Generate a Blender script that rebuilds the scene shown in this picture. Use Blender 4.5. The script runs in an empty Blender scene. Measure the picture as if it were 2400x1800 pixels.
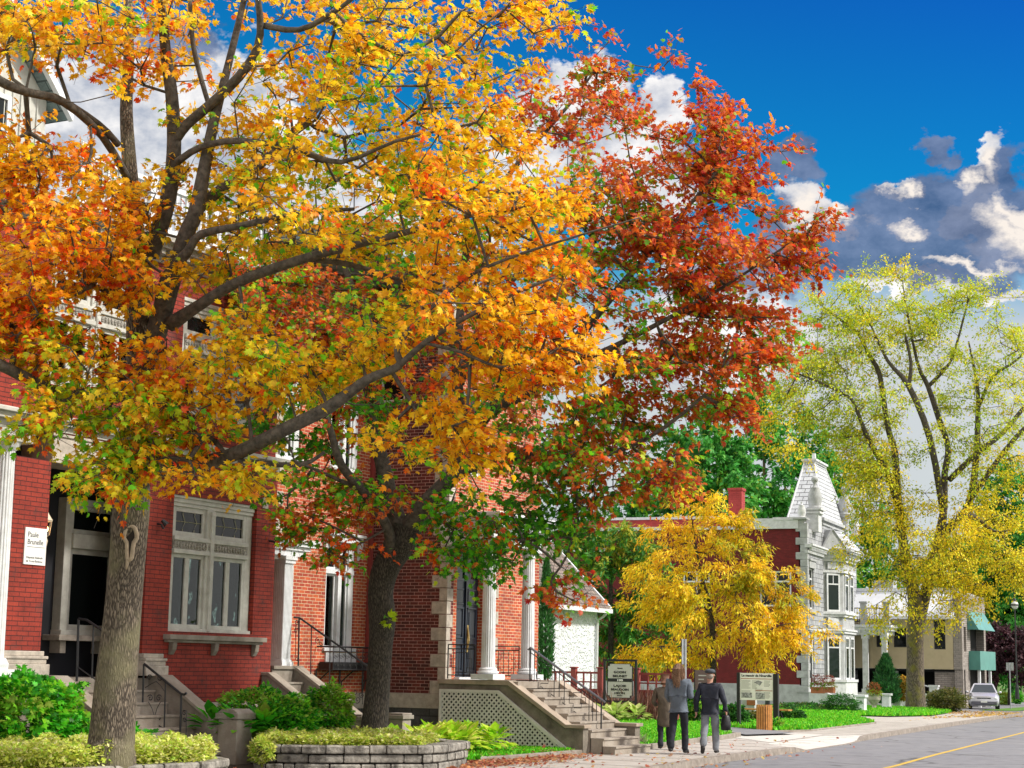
import bpy, bmesh, math, random
import numpy as np
from mathutils import Vector, Matrix
S = bpy.context.scene
COL = S.collection
# ---------------------------------------------------------------- camera
A = math.radians(27.56); F = 4100.0; HC = 1.78; P = math.atan(659 / F); RL = 0.018
f0 = np.array([-math.sin(A) * math.cos(P), math.cos(A) * math.cos(P), math.sin(P)])
r0 = np.array([math.cos(A), math.sin(A), 0.0]); u0 = np.cross(r0, f0)
rr = r0 * math.cos(RL) + u0 * math.sin(RL); uu = u0 * math.cos(RL) - r0 * math.sin(RL)
CP = np.array([0, 0, HC])
cam = bpy.data.cameras.new('camera'); cob = bpy.data.objects.new('camera', cam); COL.objects.link(cob)
cam.sensor_width = 36.0; cam.lens = F / 2400 * 36.0; cam.clip_end = 6000; cam.clip_start = 0.5
M_ = Matrix(((rr[0], uu[0], -f0[0], 0), (rr[1], uu[1], -f0[1], 0), (rr[2], uu[2], -f0[2], HC), (0, 0, 0, 1)))
cob.matrix_world = M_
S.camera = cob
S.view_settings.view_transform = 'Standard'; S.view_settings.look = 'None'
S.view_settings.gamma = 1; S.view_settings.exposure = 0.86
S.cycles.max_bounces = 6; S.cycles.transparent_max_bounces = 6; S.cycles.caustics_reflective = False; S.cycles.caustics_refractive = False

def at(u, v, X=None, Y=None, Z=None, D=None):
    d = f0 + rr * (u - 1200) / F + uu * (900 - v) / F
    t = D if D is not None else X / d[0] if X is not None else Y / d[1] if Y is not None else (Z - HC) / d[2]
    return CP + d * t

def gz(y):
    return 0.0 if y < 42 else max(-0.0042 * (y - 42), -0.32)

def atg(u, v, dz=0.0):
    z = dz
    for _ in range(8):
        p = at(u, v, Z=z); z = gz(p[1]) + dz
    return p

# ---------------------------------------------------------------- sky and sun
SUN_EL = math.radians(42); SUN_AZ = math.radians(72)   # azimuth clockwise from +Y
W = bpy.data.worlds.new('World'); S.world = W; W.use_nodes = True
nt = W.node_tree; nt.nodes.clear(); L = nt.links.new
def N(t, **k):
    n = nt.nodes.new(t)
    for a, b in k.items(): setattr(n, a, b)
    return n
def mth(op, a, b=None, c=None, clamp=False):
    n = N('ShaderNodeMath', operation=op); n.use_clamp = clamp
    for i, x in enumerate((a, b, c)):
        if x is None: continue
        if isinstance(x, (int, float)): n.inputs[i].default_value = x
        else: L(x, n.inputs[i])
    return n.outputs[0]
def mixc(f, a, b, bt='MIX'):
    n = N('ShaderNodeMix', data_type='RGBA', blend_type=bt)
    for s, x in ((0, f), (6, a), (7, b)):
        if isinstance(x, (int, float)): n.inputs[s].default_value = x
        elif isinstance(x, tuple): n.inputs[s].default_value = (*x, 1)
        else: L(x, n.inputs[s])
    return n.outputs[2]
sky = N('ShaderNodeTexSky', sky_type='NISHITA'); sky.sun_disc = False
sky.sun_elevation = SUN_EL; sky.sun_rotation = SUN_AZ; sky.air_density = 1.0; sky.dust_density = 0.4; sky.ozone_density = 3.0
tc = N('ShaderNodeTexCoord'); sep = N('ShaderNodeSeparateXYZ'); L(tc.outputs['Generated'], sep.inputs[0])
az = mth('ARCTAN2', sep.outputs[0], sep.outputs[1])      # clockwise from +Y
el = mth('ARCSINE', sep.outputs[2])
def vec(a, b, c):
    n = N('ShaderNodeCombineXYZ')
    for i, x in enumerate((a, b, c)):
        if isinstance(x, (int, float)): n.inputs[i].default_value = x
        else: L(x, n.inputs[i])
    return n.outputs[0]
def noise(v, sc, det=6, rough=0.55, out=0, w=None, dist=0.0):
    n = N('ShaderNodeTexNoise'); n.inputs['Scale'].default_value = sc; n.inputs['Detail'].default_value = det
    n.inputs['Roughness'].default_value = rough; n.inputs['Distortion'].default_value = dist
    L(v, n.inputs['Vector']); return n.outputs[out]
pv = vec(az, mth('MULTIPLY', el, 1.4), 0.0)
w1 = N('ShaderNodeTexNoise'); w1.inputs['Scale'].default_value = 22; w1.inputs['Detail'].default_value = 6; w1.inputs['Roughness'].default_value = 0.62; L(pv, w1.inputs['Vector'])
ws = N('ShaderNodeSeparateXYZ'); L(w1.outputs['Color'], ws.inputs[0])
azw = mth('ADD', az, mth('MULTIPLY', mth('SUBTRACT', ws.outputs[0], 0.5), 0.075)); elw = mth('ADD', el, mth('MULTIPLY', mth('SUBTRACT', ws.outputs[1], 0.5), 0.055))
nb = noise(pv, 42, 5, 0.6); nf = noise(pv, 110, 4, 0.62); nl = noise(vec(mth('ADD', az, 7.0), mth('MULTIPLY', el, 3.0), 3.0), 6, 3, 0.55)
nd = mth('ADD', mth('MULTIPLY', mth('SUBTRACT', nb, 0.5), 1.3), mth('MULTIPLY', mth('SUBTRACT', nf, 0.5), 0.6))
def lump(u, v, ru, rv):
    d = at(u, v, D=1.0) - CP; d = d / np.linalg.norm(d)
    a0 = math.atan2(d[0], d[1]); e0 = math.asin(d[2])
    x = mth('DIVIDE', mth('SUBTRACT', azw, a0), ru / F); y = mth('DIVIDE', mth('SUBTRACT', elw, e0), rv / F)
    return mth('SUBTRACT', 1.0, mth('SQRT', mth('ADD', mth('MULTIPLY', x, x), mth('MULTIPLY', y, y))))
def union(*ls):
    o = lump(*ls[0])
    for l in ls[1:]: o = mth('SMOOTH_MAX', o, lump(*l), 0.15)
    return o
def ramp(x, a, b): return mth('DIVIDE', mth('SUBTRACT', x, a), b - a, clamp=True)
white = union((1375, 215, 110, 90), (1250, 330, 190, 150), (1560, 260, 80, 90), (1480, 420, 190, 190), (1880, 510, 80, 70), (1870, 560, 90, 60), (1985, 515, 60, 34), (2095, 450, 36, 28), (2110, 532, 50, 24),
              (2330, 370, 46, 70), (2300, 430, 60, 60), (2340, 540, 110, 70), (2250, 525, 60, 40), (2140, 670, 130, 26), (2330, 680, 110, 26), (1700, 640, 150, 60), (400, 330, 420, 260), (650, 560, 560, 240), (130, 150, 60, 50), (1700, 780, 200, 120))
dark = union((2130, 575, 330, 84), (2330, 520, 150, 110), (2180, 490, 160, 70), (1960, 600, 200, 66), (2190, 360, 44, 28), (1860, 390, 60, 50), (2370, 400, 60, 80), (2290, 450, 70, 60), (1840, 540, 60, 50), (1800, 640, 160, 40), (420, 90, 130, 50), (2250, 655, 160, 22))
nd2 = mth('ADD', mth('MULTIPLY', mth('SUBTRACT', noise(pv, 30, 6, 0.62), 0.5), 2.0), 0.0)
cw = ramp(mth('ADD', white, mth('MULTIPLY', nd, 0.7)), -0.02, 0.16)
cd = ramp(mth('ADD', dark, mth('MULTIPLY', nd2, 0.45)), -0.22, 0.12)
hi = ramp(mth('ADD', union((2325, 370, 34, 60), (2270, 430, 40, 40), (2360, 540, 80, 60), (2110, 530, 46, 22), (2280, 622, 130, 16), (2380, 500, 40, 60), (1985, 505, 46, 28), (2095, 448, 30, 22), (1890, 500, 60, 55)), mth('MULTIPLY', nd, 0.9)), 0.05, 0.75)
veil = ramp(mth('ADD', el, mth('MULTIPLY', mth('SUBTRACT', nl, 0.5), 0.05)), 0.228, 0.185)
SK = 0.15
gr = mth('ADD', 0.115, mth('MULTIPLY', mth('SUBTRACT', 0.42, el), 1.15))
gr = mth('ADD', gr, mth('MULTIPLY', mth('SUBTRACT', -0.1, az), 0.22))
tintn = N('ShaderNodeCombineXYZ'); tintn.inputs[0].default_value = 0.012; L(gr, tintn.inputs[1]); tintn.inputs[2].default_value = 0.48
blue = mixc(1.0, sky.outputs[0], tintn.outputs[0], 'MULTIPLY')
q = 1.0 / SK
shade = mixc(ramp(noise(pv, 24, 6, 0.6), 0.38, 0.62), (0.27 * q, 0.29 * q, 0.34 * q), (0.60 * q, 0.58 * q, 0.56 * q))
dk = mixc(ramp(nd2, -0.35, 0.4), (0.035 * q, 0.062 * q, 0.13 * q), (0.13 * q, 0.165 * q, 0.26 * q))
c = mixc(mth('MULTIPLY', veil, 0.95), blue, (0.37 * q, 0.38 * q, 0.39 * q))
c = mixc(mth('MULTIPLY', cw, 0.96), c, shade)
c = mixc(mth('MULTIPLY', cd, 0.9), c, dk)
c = mixc(mth('MULTIPLY', hi, 0.95), c, (0.56 * q, 0.51 * q, 0.46 * q))
# unseen broken bright cloud, added around the blue gap ahead as neutral fill light
dv = N('ShaderNodeVectorMath', operation='DOT_PRODUCT'); L(tc.outputs['Generated'], dv.inputs[0]); dv.inputs[1].default_value = tuple(f0)
gap = ramp(dv.outputs['Value'], 0.86, 0.70)
cov = mixc(noise(tc.outputs['Generated'], 3.0, 4, 0.6), (0.52 * q, 0.51 * q, 0.51 * q), (1.2 * q, 1.17 * q, 1.12 * q))
c = mixc(mth('MULTIPLY', gap, 0.92), c, cov)
bg = N('ShaderNodeBackground'); bg.inputs[1].default_value = SK; L(c, bg.inputs[0])
wo = N('ShaderNodeOutputWorld'); L(bg.outputs[0], wo.inputs[0])
W.cycles.sampling_method = 'MANUAL'; W.cycles.sample_map_resolution = 1024
sl = bpy.data.lights.new('sun', 'SUN'); sl.energy = 2.7; sl.angle = math.radians(6); sl.color = (1, 0.95, 0.86)
so = bpy.data.objects.new('sun', sl); COL.objects.link(so)
sd = Vector((math.sin(SUN_AZ) * math.cos(SUN_EL), math.cos(SUN_AZ) * math.cos(SUN_EL), math.sin(SUN_EL)))
so.rotation_euler = sd.to_track_quat('Z', 'Y').to_euler(); so.location = (20, -10, 30)
# ---------------------------------------------------------------- materials
def mat(name, col, rough=0.7, noise_amt=0.15, scale=8.0, bump=0.0, bscale=40.0, metal=0.0, spec=0.5, col2=None, emit=None):
    m = bpy.data.materials.new(name); m.use_nodes = True; t = m.node_tree; b = t.nodes['Principled BSDF']
    g = t.nodes.new('ShaderNodeNewGeometry'); n = t.nodes.new('ShaderNodeTexNoise')
    n.inputs['Scale'].default_value = scale; n.inputs['Detail'].default_value = 6; n.inputs['Roughness'].default_value = 0.65
    t.links.new(g.outputs['Position'], n.inputs['Vector'])
    r = t.nodes.new('ShaderNodeValToRGB'); t.links.new(n.outputs[0], r.inputs[0])
    c2 = col2 if col2 else tuple(c * (1 - noise_amt * 2) for c in col)
    c1 = col if col2 else tuple(min(1, c * (1 + noise_amt)) for c in col)
    r.color_ramp.elements[0].position = 0.33; r.color_ramp.elements[1].position = 0.64
    r.color_ramp.elements[0].color = (*c2, 1); r.color_ramp.elements[1].color = (*c1, 1)
    t.links.new(r.outputs[0], b.inputs['Base Color']); b.inputs['Roughness'].default_value = rough; b.inputs['Metallic'].default_value = metal
    b.inputs['Specular IOR Level'].default_value = spec
    if bump:
        n2 = t.nodes.new('ShaderNodeTexNoise'); n2.inputs['Scale'].default_value = bscale; n2.inputs['Detail'].default_value = 5
        t.links.new(g.outputs['Position'], n2.inputs['Vector'])
        bp = t.nodes.new('ShaderNodeBump'); bp.inputs['Strength'].default_value = 1.0; bp.inputs['Distance'].default_value = bump
        t.links.new(n2.outputs[0], bp.inputs['Height']); t.links.new(bp.outputs[0], b.inputs['Normal'])
    if emit:
        b.inputs['Emission Color'].default_value = (*emit[0], 1); b.inputs['Emission Strength'].default_value = emit[1]
    return m

def brickmat(name, c1, c2, mortar, bw=0.21, bh=0.07, ms=0.008, stain=0.0, bias=0.0, bump=0.006, rough=0.85, smooth=0.1, offset=0.5, var=0.35, dirt=(0.03, 0.03, 0.028)):
    m = bpy.data.materials.new(name); m.use_nodes = True; t = m.node_tree; b = t.nodes['Principled BSDF']; K = t.links.new
    g = t.nodes.new('ShaderNodeNewGeometry'); sp = t.nodes.new('ShaderNodeSeparateXYZ'); K(g.outputs['Position'], sp.inputs[0])
    sn = t.nodes.new('ShaderNodeSeparateXYZ'); K(g.outputs['True Normal'], sn.inputs[0])
    ab = t.nodes.new('ShaderNodeMath'); ab.operation = 'ABSOLUTE'; K(sn.outputs[1], ab.inputs[0])
    gt = t.nodes.new('ShaderNodeMath'); gt.operation = 'GREATER_THAN'; gt.inputs[1].default_value = 0.6; K(ab.outputs[0], gt.inputs[0])
    mx = t.nodes.new('ShaderNodeMix'); K(gt.outputs[0], mx.inputs[0]); K(sp.outputs[1], mx.inputs[2]); K(sp.outputs[0], mx.inputs[3])
    cb = t.nodes.new('ShaderNodeCombineXYZ'); K(mx.outputs[0], cb.inputs[0]); K(sp.outputs[2], cb.inputs[1])
    br = t.nodes.new('ShaderNodeTexBrick'); K(cb.outputs[0], br.inputs['Vector'])
    br.inputs['Scale'].default_value = 1; br.inputs['Brick Width'].default_value = bw; br.inputs['Row Height'].default_value = bh
    br.inputs['Mortar Size'].default_value = ms; br.inputs['Mortar Smooth'].default_value = smooth; br.inputs['Bias'].default_value = bias; br.offset = offset
    br.inputs['Color1'].default_value = (*c1, 1); br.inputs['Color2'].default_value = (*c2, 1); br.inputs['Mortar'].default_value = (*mortar, 1)
    n = t.nodes.new('ShaderNodeTexNoise'); n.inputs['Scale'].default_value = 2.2; n.inputs['Detail'].default_value = 7; n.inputs['Roughness'].default_value = 0.65; K(g.outputs['Position'], n.inputs['Vector'])
    n3 = t.nodes.new('ShaderNodeTexNoise'); n3.inputs['Scale'].default_value = 30; n3.inputs['Detail'].default_value = 4; K(g.outputs['Position'], n3.inputs['Vector'])
    mr = t.nodes.new('ShaderNodeMapRange'); mr.inputs[1].default_value = 0.3; mr.inputs[2].default_value = 0.7; mr.inputs[3].default_value = 1 - var; mr.inputs[4].default_value = 1 + var; K(n.outputs[0], mr.inputs[0])
    mr2 = t.nodes.new('ShaderNodeMapRange'); mr2.inputs[1].default_value = 0.3; mr2.inputs[2].default_value = 0.7; mr2.inputs[3].default_value = 0.85; mr2.inputs[4].default_value = 1.15; K(n3.outputs[0], mr2.inputs[0])
    ml = t.nodes.new('ShaderNodeMath'); ml.operation = 'MULTIPLY'; K(mr.outputs[0], ml.inputs[0]); K(mr2.outputs[0], ml.inputs[1])
    vm = t.nodes.new('ShaderNodeVectorMath'); vm.operation = 'SCALE'; K(br.outputs['Color'], vm.inputs[0]); K(ml.outputs[0], vm.inputs['Scale'])
    last = vm.outputs[0]
    if stain:
        n4 = t.nodes.new('ShaderNodeTexNoise'); n4.inputs['Scale'].default_value = 1.6; n4.inputs['Detail'].default_value = 8; n4.inputs['Roughness'].default_value = 0.75; K(g.outputs['Position'], n4.inputs['Vector'])
        m4 = t.nodes.new('ShaderNodeMapRange'); m4.inputs[1].default_value = 0.56; m4.inputs[2].default_value = 0.72; m4.inputs[3].default_value = 0; m4.inputs[4].default_value = stain; K(n4.outputs[0], m4.inputs[0])
        mc = t.nodes.new('ShaderNodeMix'); mc.data_type = 'RGBA'; K(m4.outputs[0], mc.inputs[0]); K(last, mc.inputs[6]); mc.inputs[7].default_value = (*dirt, 1); last = mc.outputs[2]
    K(last, b.inputs['Base Color']); b.inputs['Roughness'].default_value = rough
    ad = t.nodes.new('ShaderNodeMath'); ad.operation = 'MULTIPLY_ADD'; K(n3.outputs[0], ad.inputs[0]); ad.inputs[1].default_value = 0.5
    iv = t.nodes.new('ShaderNodeMath'); iv.operation = 'SUBTRACT'; iv.inputs[0].default_value = 1; K(br.outputs['Fac'], iv.inputs[1]); K(iv.outputs[0], ad.inputs[2])
    bp = t.nodes.new('ShaderNodeBump'); bp.inputs['Distance'].default_value = bump; bp.inputs['Strength'].default_value = 1; K(ad.outputs[0], bp.inputs['Height']); K(bp.outputs[0], b.inputs['Normal'])
    return m

def leafmat(name, trans=0.52, rough=0.5):
    m = bpy.data.materials.new(name); m.use_nodes = True; t = m.node_tree; t.nodes.clear(); K = t.links.new
    a = t.nodes.new('ShaderNodeAttribute'); a.attribute_name = 'tint'
    d = t.nodes.new('ShaderNodeBsdfPrincipled'); d.inputs['Roughness'].default_value = rough; d.inputs['Specular IOR Level'].default_value = 0.35
    tr = t.nodes.new('ShaderNodeBsdfTranslucent'); mx = t.nodes.new('ShaderNodeMixShader'); mx.inputs[0].default_value = trans
    g = t.nodes.new('ShaderNodeNewGeometry'); n = t.nodes.new('ShaderNodeTexNoise'); n.inputs['Scale'].default_value = 14; n.inputs['Detail'].default_value = 3; K(g.outputs['Position'], n.inputs[0])
    hs = t.nodes.new('ShaderNodeHueSaturation'); K(a.outputs['Color'], hs.inputs['Color']); h1 = t.nodes.new('ShaderNodeMapRange'); K(n.outputs[0], h1.inputs[0]); h1.inputs[1].default_value = .3; h1.inputs[2].default_value = .7; h1.inputs[3].default_value = .485; h1.inputs[4].default_value = .515; K(h1.outputs[0], hs.inputs['Hue'])
    h2 = t.nodes.new('ShaderNodeMapRange'); K(n.outputs[0], h2.inputs[0]); h2.inputs[1].default_value = .3; h2.inputs[2].default_value = .7; h2.inputs[3].default_value = .72; h2.inputs[4].default_value = 1.25; K(h2.outputs[0], hs.inputs['Value'])
    K(hs.outputs[0], d.inputs['Base Color']); K(hs.outputs[0], tr.inputs['Color'])
    K(d.outputs[0], mx.inputs[1]); K(tr.outputs[0], mx.inputs[2]); o = t.nodes.new('ShaderNodeOutputMaterial'); K(mx.outputs[0], o.inputs[0])
    return m

def barkmat(name, c1, c2, moss=None, sc=1.0, bump=0.03):
    m = bpy.data.materials.new(name); m.use_nodes = True; t = m.node_tree; b = t.nodes['Principled BSDF']; K = t.links.new
    g = t.nodes.new('ShaderNodeNewGeometry'); mp = t.nodes.new('ShaderNodeMapping'); mp.inputs['Scale'].default_value = (14 * sc, 14 * sc, 2.6 * sc); K(g.outputs['Position'], mp.inputs[0])
    n = t.nodes.new('ShaderNodeTexNoise'); n.inputs['Scale'].default_value = 1.6; n.inputs['Detail'].default_value = 8; n.inputs['Roughness'].default_value = 0.7; n.inputs['Distortion'].default_value = 0.6; K(mp.outputs[0], n.inputs[0])
    v = t.nodes.new('ShaderNodeTexVoronoi'); v.inputs['Scale'].default_value = 1.3; v.feature = 'DISTANCE_TO_EDGE'
    ds = t.nodes.new('ShaderNodeVectorMath'); ds.operation = 'ADD'; K(mp.outputs[0], ds.inputs[0])
    n5 = t.nodes.new('ShaderNodeTexNoise'); n5.inputs['Scale'].default_value = 1.2; K(mp.outputs[0], n5.inputs[0]); K(n5.outputs['Color'], ds.inputs[1]); K(ds.outputs[0], v.inputs[0])
    mr = t.nodes.new('ShaderNodeMapRange'); mr.inputs[1].default_value = 0; mr.inputs[2].default_value = 0.28; K(v.outputs[0], mr.inputs[0])
    ml = t.nodes.new('ShaderNodeMath'); ml.operation = 'MULTIPLY'; K(mr.outputs[0], ml.inputs[0]); K(n.outputs[0], ml.inputs[1])
    r = t.nodes.new('ShaderNodeValToRGB'); r.color_ramp.elements[0].color = (*c2, 1); r.color_ramp.elements[1].color = (*c1, 1); r.color_ramp.elements[0].position = 0.08; r.color_ramp.elements[1].position = 0.6; K(ml.outputs[0], r.inputs[0])
    last = r.outputs[0]
    if moss:
        n2 = t.nodes.new('ShaderNodeTexNoise'); n2.inputs['Scale'].default_value = 1.7; n2.inputs['Detail'].default_value = 6; K(g.outputs['Position'], n2.inputs[0])
        m2 = t.nodes.new('ShaderNodeMapRange'); m2.inputs[1].default_value = 0.5; m2.inputs[2].default_value = 0.66; m2.inputs[4].default_value = 0.75; K(n2.outputs[0], m2.inputs[0])
        mc = t.nodes.new('ShaderNodeMix'); mc.data_type = 'RGBA'; K(m2.outputs[0], mc.inputs[0]); K(last, mc.inputs[6]); mc.inputs[7].default_value = (*moss, 1); last = mc.outputs[2]
    K(last, b.inputs['Base Color']); b.inputs['Roughness'].default_value = 0.9
    bp = t.nodes.new('ShaderNodeBump'); bp.inputs['Distance'].default_value = bump; bp.inputs['Strength'].default_value = 1; K(ml.outputs[0], bp.inputs['Height']); K(bp.outputs[0], b.inputs['Normal'])
    return m

def glassmat(name, col=(0.015, 0.02, 0.02), rough=0.04):
    m = bpy.data.materials.new(name); m.use_nodes = True; b = m.node_tree.nodes['Principled BSDF']; t = m.node_tree
    g = t.nodes.new('ShaderNodeNewGeometry'); n = t.nodes.new('ShaderNodeTexNoise'); n.inputs['Scale'].default_value = 2.5; n.inputs['Detail'].default_value = 3
    t.links.new(g.outputs['Position'], n.inputs[0]); bp = t.nodes.new('ShaderNodeBump'); bp.inputs['Distance'].default_value = 0.01; t.links.new(n.outputs[0], bp.inputs['Height']); t.links.new(bp.outputs[0], b.inputs['Normal'])
    b.inputs['Base Color'].default_value = (*col, 1); b.inputs['Roughness'].default_value = rough; b.inputs['Specular IOR Level'].default_value = 0.2
    return m

def clearglass(name):
    m = bpy.data.materials.new(name); m.use_nodes = True; t = m.node_tree; t.nodes.clear(); K = t.links.new
    a = t.nodes.new('ShaderNodeBsdfTransparent'); a.inputs[0].default_value = (.55, .62, .58, 1); g = t.nodes.new('ShaderNodeBsdfGlossy'); g.inputs['Roughness'].default_value = .03; g.inputs['Color'].default_value = (.8, .85, .85, 1)
    p = t.nodes.new('ShaderNodeNewGeometry'); n = t.nodes.new('ShaderNodeTexNoise'); n.inputs['Scale'].default_value = 1.7; K(p.outputs['Position'], n.inputs[0]); b = t.nodes.new('ShaderNodeBump'); b.inputs['Distance'].default_value = .02; K(n.outputs[0], b.inputs['Height']); K(b.outputs[0], g.inputs['Normal'])
    f = t.nodes.new('ShaderNodeFresnel'); f.inputs[0].default_value = 1.45; x = t.nodes.new('ShaderNodeMixShader'); K(f.outputs[0], x.inputs[0]); K(a.outputs[0], x.inputs[1]); K(g.outputs[0], x.inputs[2]); o = t.nodes.new('ShaderNodeOutputMaterial'); K(x.outputs[0], o.inputs[0]); return m
M = {}
M['redbrick'] = brickmat('painted_red_brick', (0.27, 0.030, 0.015), (0.22, 0.022, 0.012), (0.07, 0.010, 0.008), 0.26, 0.078, 0.007, stain=0.7, var=0.3)
M['orangebrick'] = brickmat('orange_brick', (0.50, 0.10, 0.030), (0.30, 0.036, 0.022), (0.60, 0.46, 0.30), 0.212, 0.071, 0.0065, var=0.3, stain=.25)
M['shadedbrick'] = brickmat('orange_brick_shaded', (0.16, 0.028, 0.020), (0.060, 0.014, 0.012), (0.42, 0.24, 0.20), 0.212, 0.071, 0.006, var=0.3)  # the orange brick again, with the side wall's shade put into its colour
M['maroon'] = brickmat('maroon_brick', (0.17, 0.012, 0.014), (0.12, 0.008, 0.010), (0.10, 0.012, 0.012), 0.212, 0.071, 0.006, var=0.15)
M['brightred'] = brickmat('bright_red_brick', (0.42, 0.055, 0.05), (0.36, 0.04, 0.038), (0.26, 0.03, 0.03), 0.5, 0.12, 0.008, var=0.2)
M['ashlar'] = brickmat('grey_ashlar', (0.40, 0.41, 0.43), (0.28, 0.29, 0.31), (0.11, 0.11, 0.12), 0.62, 0.27, 0.014, var=0.25, bump=0.03, smooth=0.4)
M['smooth_stone'] = mat('smooth_grey_stone', (0.40, 0.41, 0.42), 0.85, 0.13, 3.0, 0.004, 30)
M['dressed'] = mat('dressed_white_stone', (0.62, 0.63, 0.65), 0.8, 0.10, 4.0, 0.003, 40)
M['slate'] = brickmat('pale_slate', (0.55, 0.57, 0.60), (0.45, 0.47, 0.50), (0.12, 0.12, 0.13), 0.55, 0.26, 0.02, var=0.15, bump=0.02)
M['greenslate'] = brickmat('green_slate', (0.20, 0.26, 0.25), (0.15, 0.20, 0.20), (0.06, 0.08, 0.08), 0.35, 0.14, 0.012, var=0.2, bump=0.015)
M['shingle'] = brickmat('cedar_shingle', (0.22, 0.17, 0.14), (0.13, 0.10, 0.085), (0.03, 0.025, 0.02), 0.24, 0.15, 0.012, var=0.35, bump=0.02)
M['quoin'] = mat('grey_quoin_stone', (0.44, 0.39, 0.33), 0.85, 0.16, 6, 0.006, 45)
M['concrete'] = mat('old_concrete', (0.30, 0.27, 0.23), 0.92, 0.2, 1.8, 0.006, 30, col2=(0.16, 0.13, 0.10))
M['stained'] = mat('stained_concrete', (0.24, 0.21, 0.165), 0.92, 0.2, 2.5, 0.008, 25, col2=(0.085, 0.075, 0.058))
M['coping'] = mat('brown_coping', (0.34, 0.275, 0.21), 0.9, 0.12, 3, 0.004, 40)
M['steps'] = mat('worn_steps', (0.34, 0.30, 0.25), 0.92, 0.15, 2.5, 0.006, 30, col2=(0.22, 0.18, 0.14))
M['block'] = mat('retaining_block', (0.34, 0.32, 0.28), 0.95, 0.2, 4.5, 0.035, 12, col2=(0.05, 0.045, 0.038))
M['rubble_dark'] = brickmat('dark_rubble', (0.10, 0.10, 0.10), (0.055, 0.055, 0.055), (0.04, 0.04, 0.04), 0.45, 0.22, 0.015, var=0.4, bump=0.03)
M['stucco'] = None
M['white'] = mat('white_paint', (0.72, 0.74, 0.76), 0.6, 0.05, 5, 0.002, 60, col2=(.58, .59, .60))
M['offwhite'] = mat('greyed_cream_paint', (0.54, 0.54, 0.49), 0.65, 0.07, 5, 0.002, 60, col2=(.40, .39, .35))
M['lattice'] = mat('lattice_paint', (0.66, 0.64, 0.60), 0.6, 0.06, 3)
M['trimdirt'] = mat('carved_trim', (0.45, 0.43, 0.38), 0.8, 0.1, 30, 0.02, 30, col2=(0.16, 0.15, 0.13))
M['iron'] = mat('black_iron', (0.012, 0.012, 0.014), 0.45, 0.1, 5)
M['railtop'] = mat('handrail_steel', (0.20, 0.20, 0.22), 0.35, 0.1, 5, metal=0.6)
M['glass'] = glassmat('window_glass', (.006, .008, .008))
M['glass_g'] = glassmat('window_glass_curtain', (0.012, 0.022, 0.018), 0.08)
M['blind'] = mat('blind_slats', (0.16, 0.17, 0.15), 0.7, 0.1, 6)
M['clear'] = clearglass('clear_window_glass')
M['curtain'] = mat('curtain_cloth', (0.30, 0.28, 0.18), 0.9, 0.1, 3)
M['darkroom'] = mat('dark_porch', (0.010, 0.011, 0.016), 0.8, 0.1, 3)  # even near-black for the porch recess walls and the door
M['navy'] = mat('navy_door_paint', (0.012, 0.018, 0.032), 0.35, 0.1, 3)
M['brass'] = mat('brass', (0.55, 0.38, 0.15), 0.3, 0.05, 3, metal=1)
M['lead'] = mat('lead_came', (0.34, 0.33, 0.18), 0.4, 0.05, 3)
M['sign_white'] = mat('sign_white', (0.80, 0.80, 0.78), 0.5, 0.02, 3)
M['sign_grey'] = mat('sign_grey', (0.50, 0.49, 0.46), 0.6, 0.03, 3)
M['ink'] = mat('sign_ink', (0.012, 0.012, 0.014), 0.6, 0.0, 3)
M['grass'] = mat('lawn_soil', (0.10, 0.22, 0.012), 0.95, 0.2, 6, 0.02, 60, col2=(0.045, 0.13, 0.008))
M['soil'] = mat('bed_soil', (0.05, 0.035, 0.022), 0.95, 0.2, 6, 0.02, 30)
M['walk'] = None
M['lamp'] = mat('lamp_glow', (1, 0.6, 0.25), 0.5, 0, 3, emit=((1, 0.55, 0.2), 9))
M['gold_m'] = mat('fixture_cream', (0.62, 0.52, 0.38), 0.4, 0.05, 3)
M['redfence'] = mat('maroon_fence_paint', (0.26, 0.045, 0.040), 0.6, 0.08, 4)
M['beige'] = mat('beige_siding', (0.46, 0.38, 0.24), 0.7, 0.05, 1.5)
M['whiteroof'] = mat('white_roof', (0.66, 0.68, 0.72), 0.5, 0.04, 1.5)
M['teal'] = mat('teal_panel', (0.08, 0.26, 0.23), 0.4, 0.08, 1.5)
M['greybrick'] = brickmat('grey_brick', (0.34, 0.30, 0.27), (0.24, 0.21, 0.19), (0.14, 0.12, 0.11), 0.4, 0.12, 0.012, var=0.1)
M['black'] = mat('void_shade_black', (0.006, 0.006, 0.006), 0.9, 0.1, 2)  # black standing for shade in rooms, in the garage and behind the lattice
M['wood'] = mat('orange_wood', (0.50, 0.22, 0.05), 0.6, 0.15, 8)
M['steel'] = mat('galvanised', (0.42, 0.44, 0.46), 0.45, 0.1, 10, metal=0.5)
M['terracotta'] = mat('terracotta', (0.36, 0.12, 0.05), 0.8, 0.1, 8)
M['bark1'] = barkmat('maple_bark', (0.30, 0.245, 0.18), (0.045, 0.034, 0.024), (0.20, 0.185, 0.10), sc=2.2, bump=.025)
M['bark2'] = barkmat('dark_maple_bark', (0.14, 0.115, 0.085), (0.022, 0.018, 0.014), sc=2.2)
M['bark3'] = barkmat('elm_bark', (0.26, 0.21, 0.15), (0.07, 0.055, 0.04), (0.22, 0.20, 0.02), sc=1.2)
M['branch'] = mat('branch_bark', (0.115, 0.095, 0.075), 0.9, 0.25, 12, 0.01, 30, col2=(0.03, 0.025, 0.02))
M['leaf'] = leafmat('leaf'); M['leaf_flat'] = leafmat('leaf_small', 0.35, 0.6)
M['scar'] = mat('scar_wood', (0.34, 0.27, 0.19), 0.8, 0.12, 10, 0.008, 30)
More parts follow.
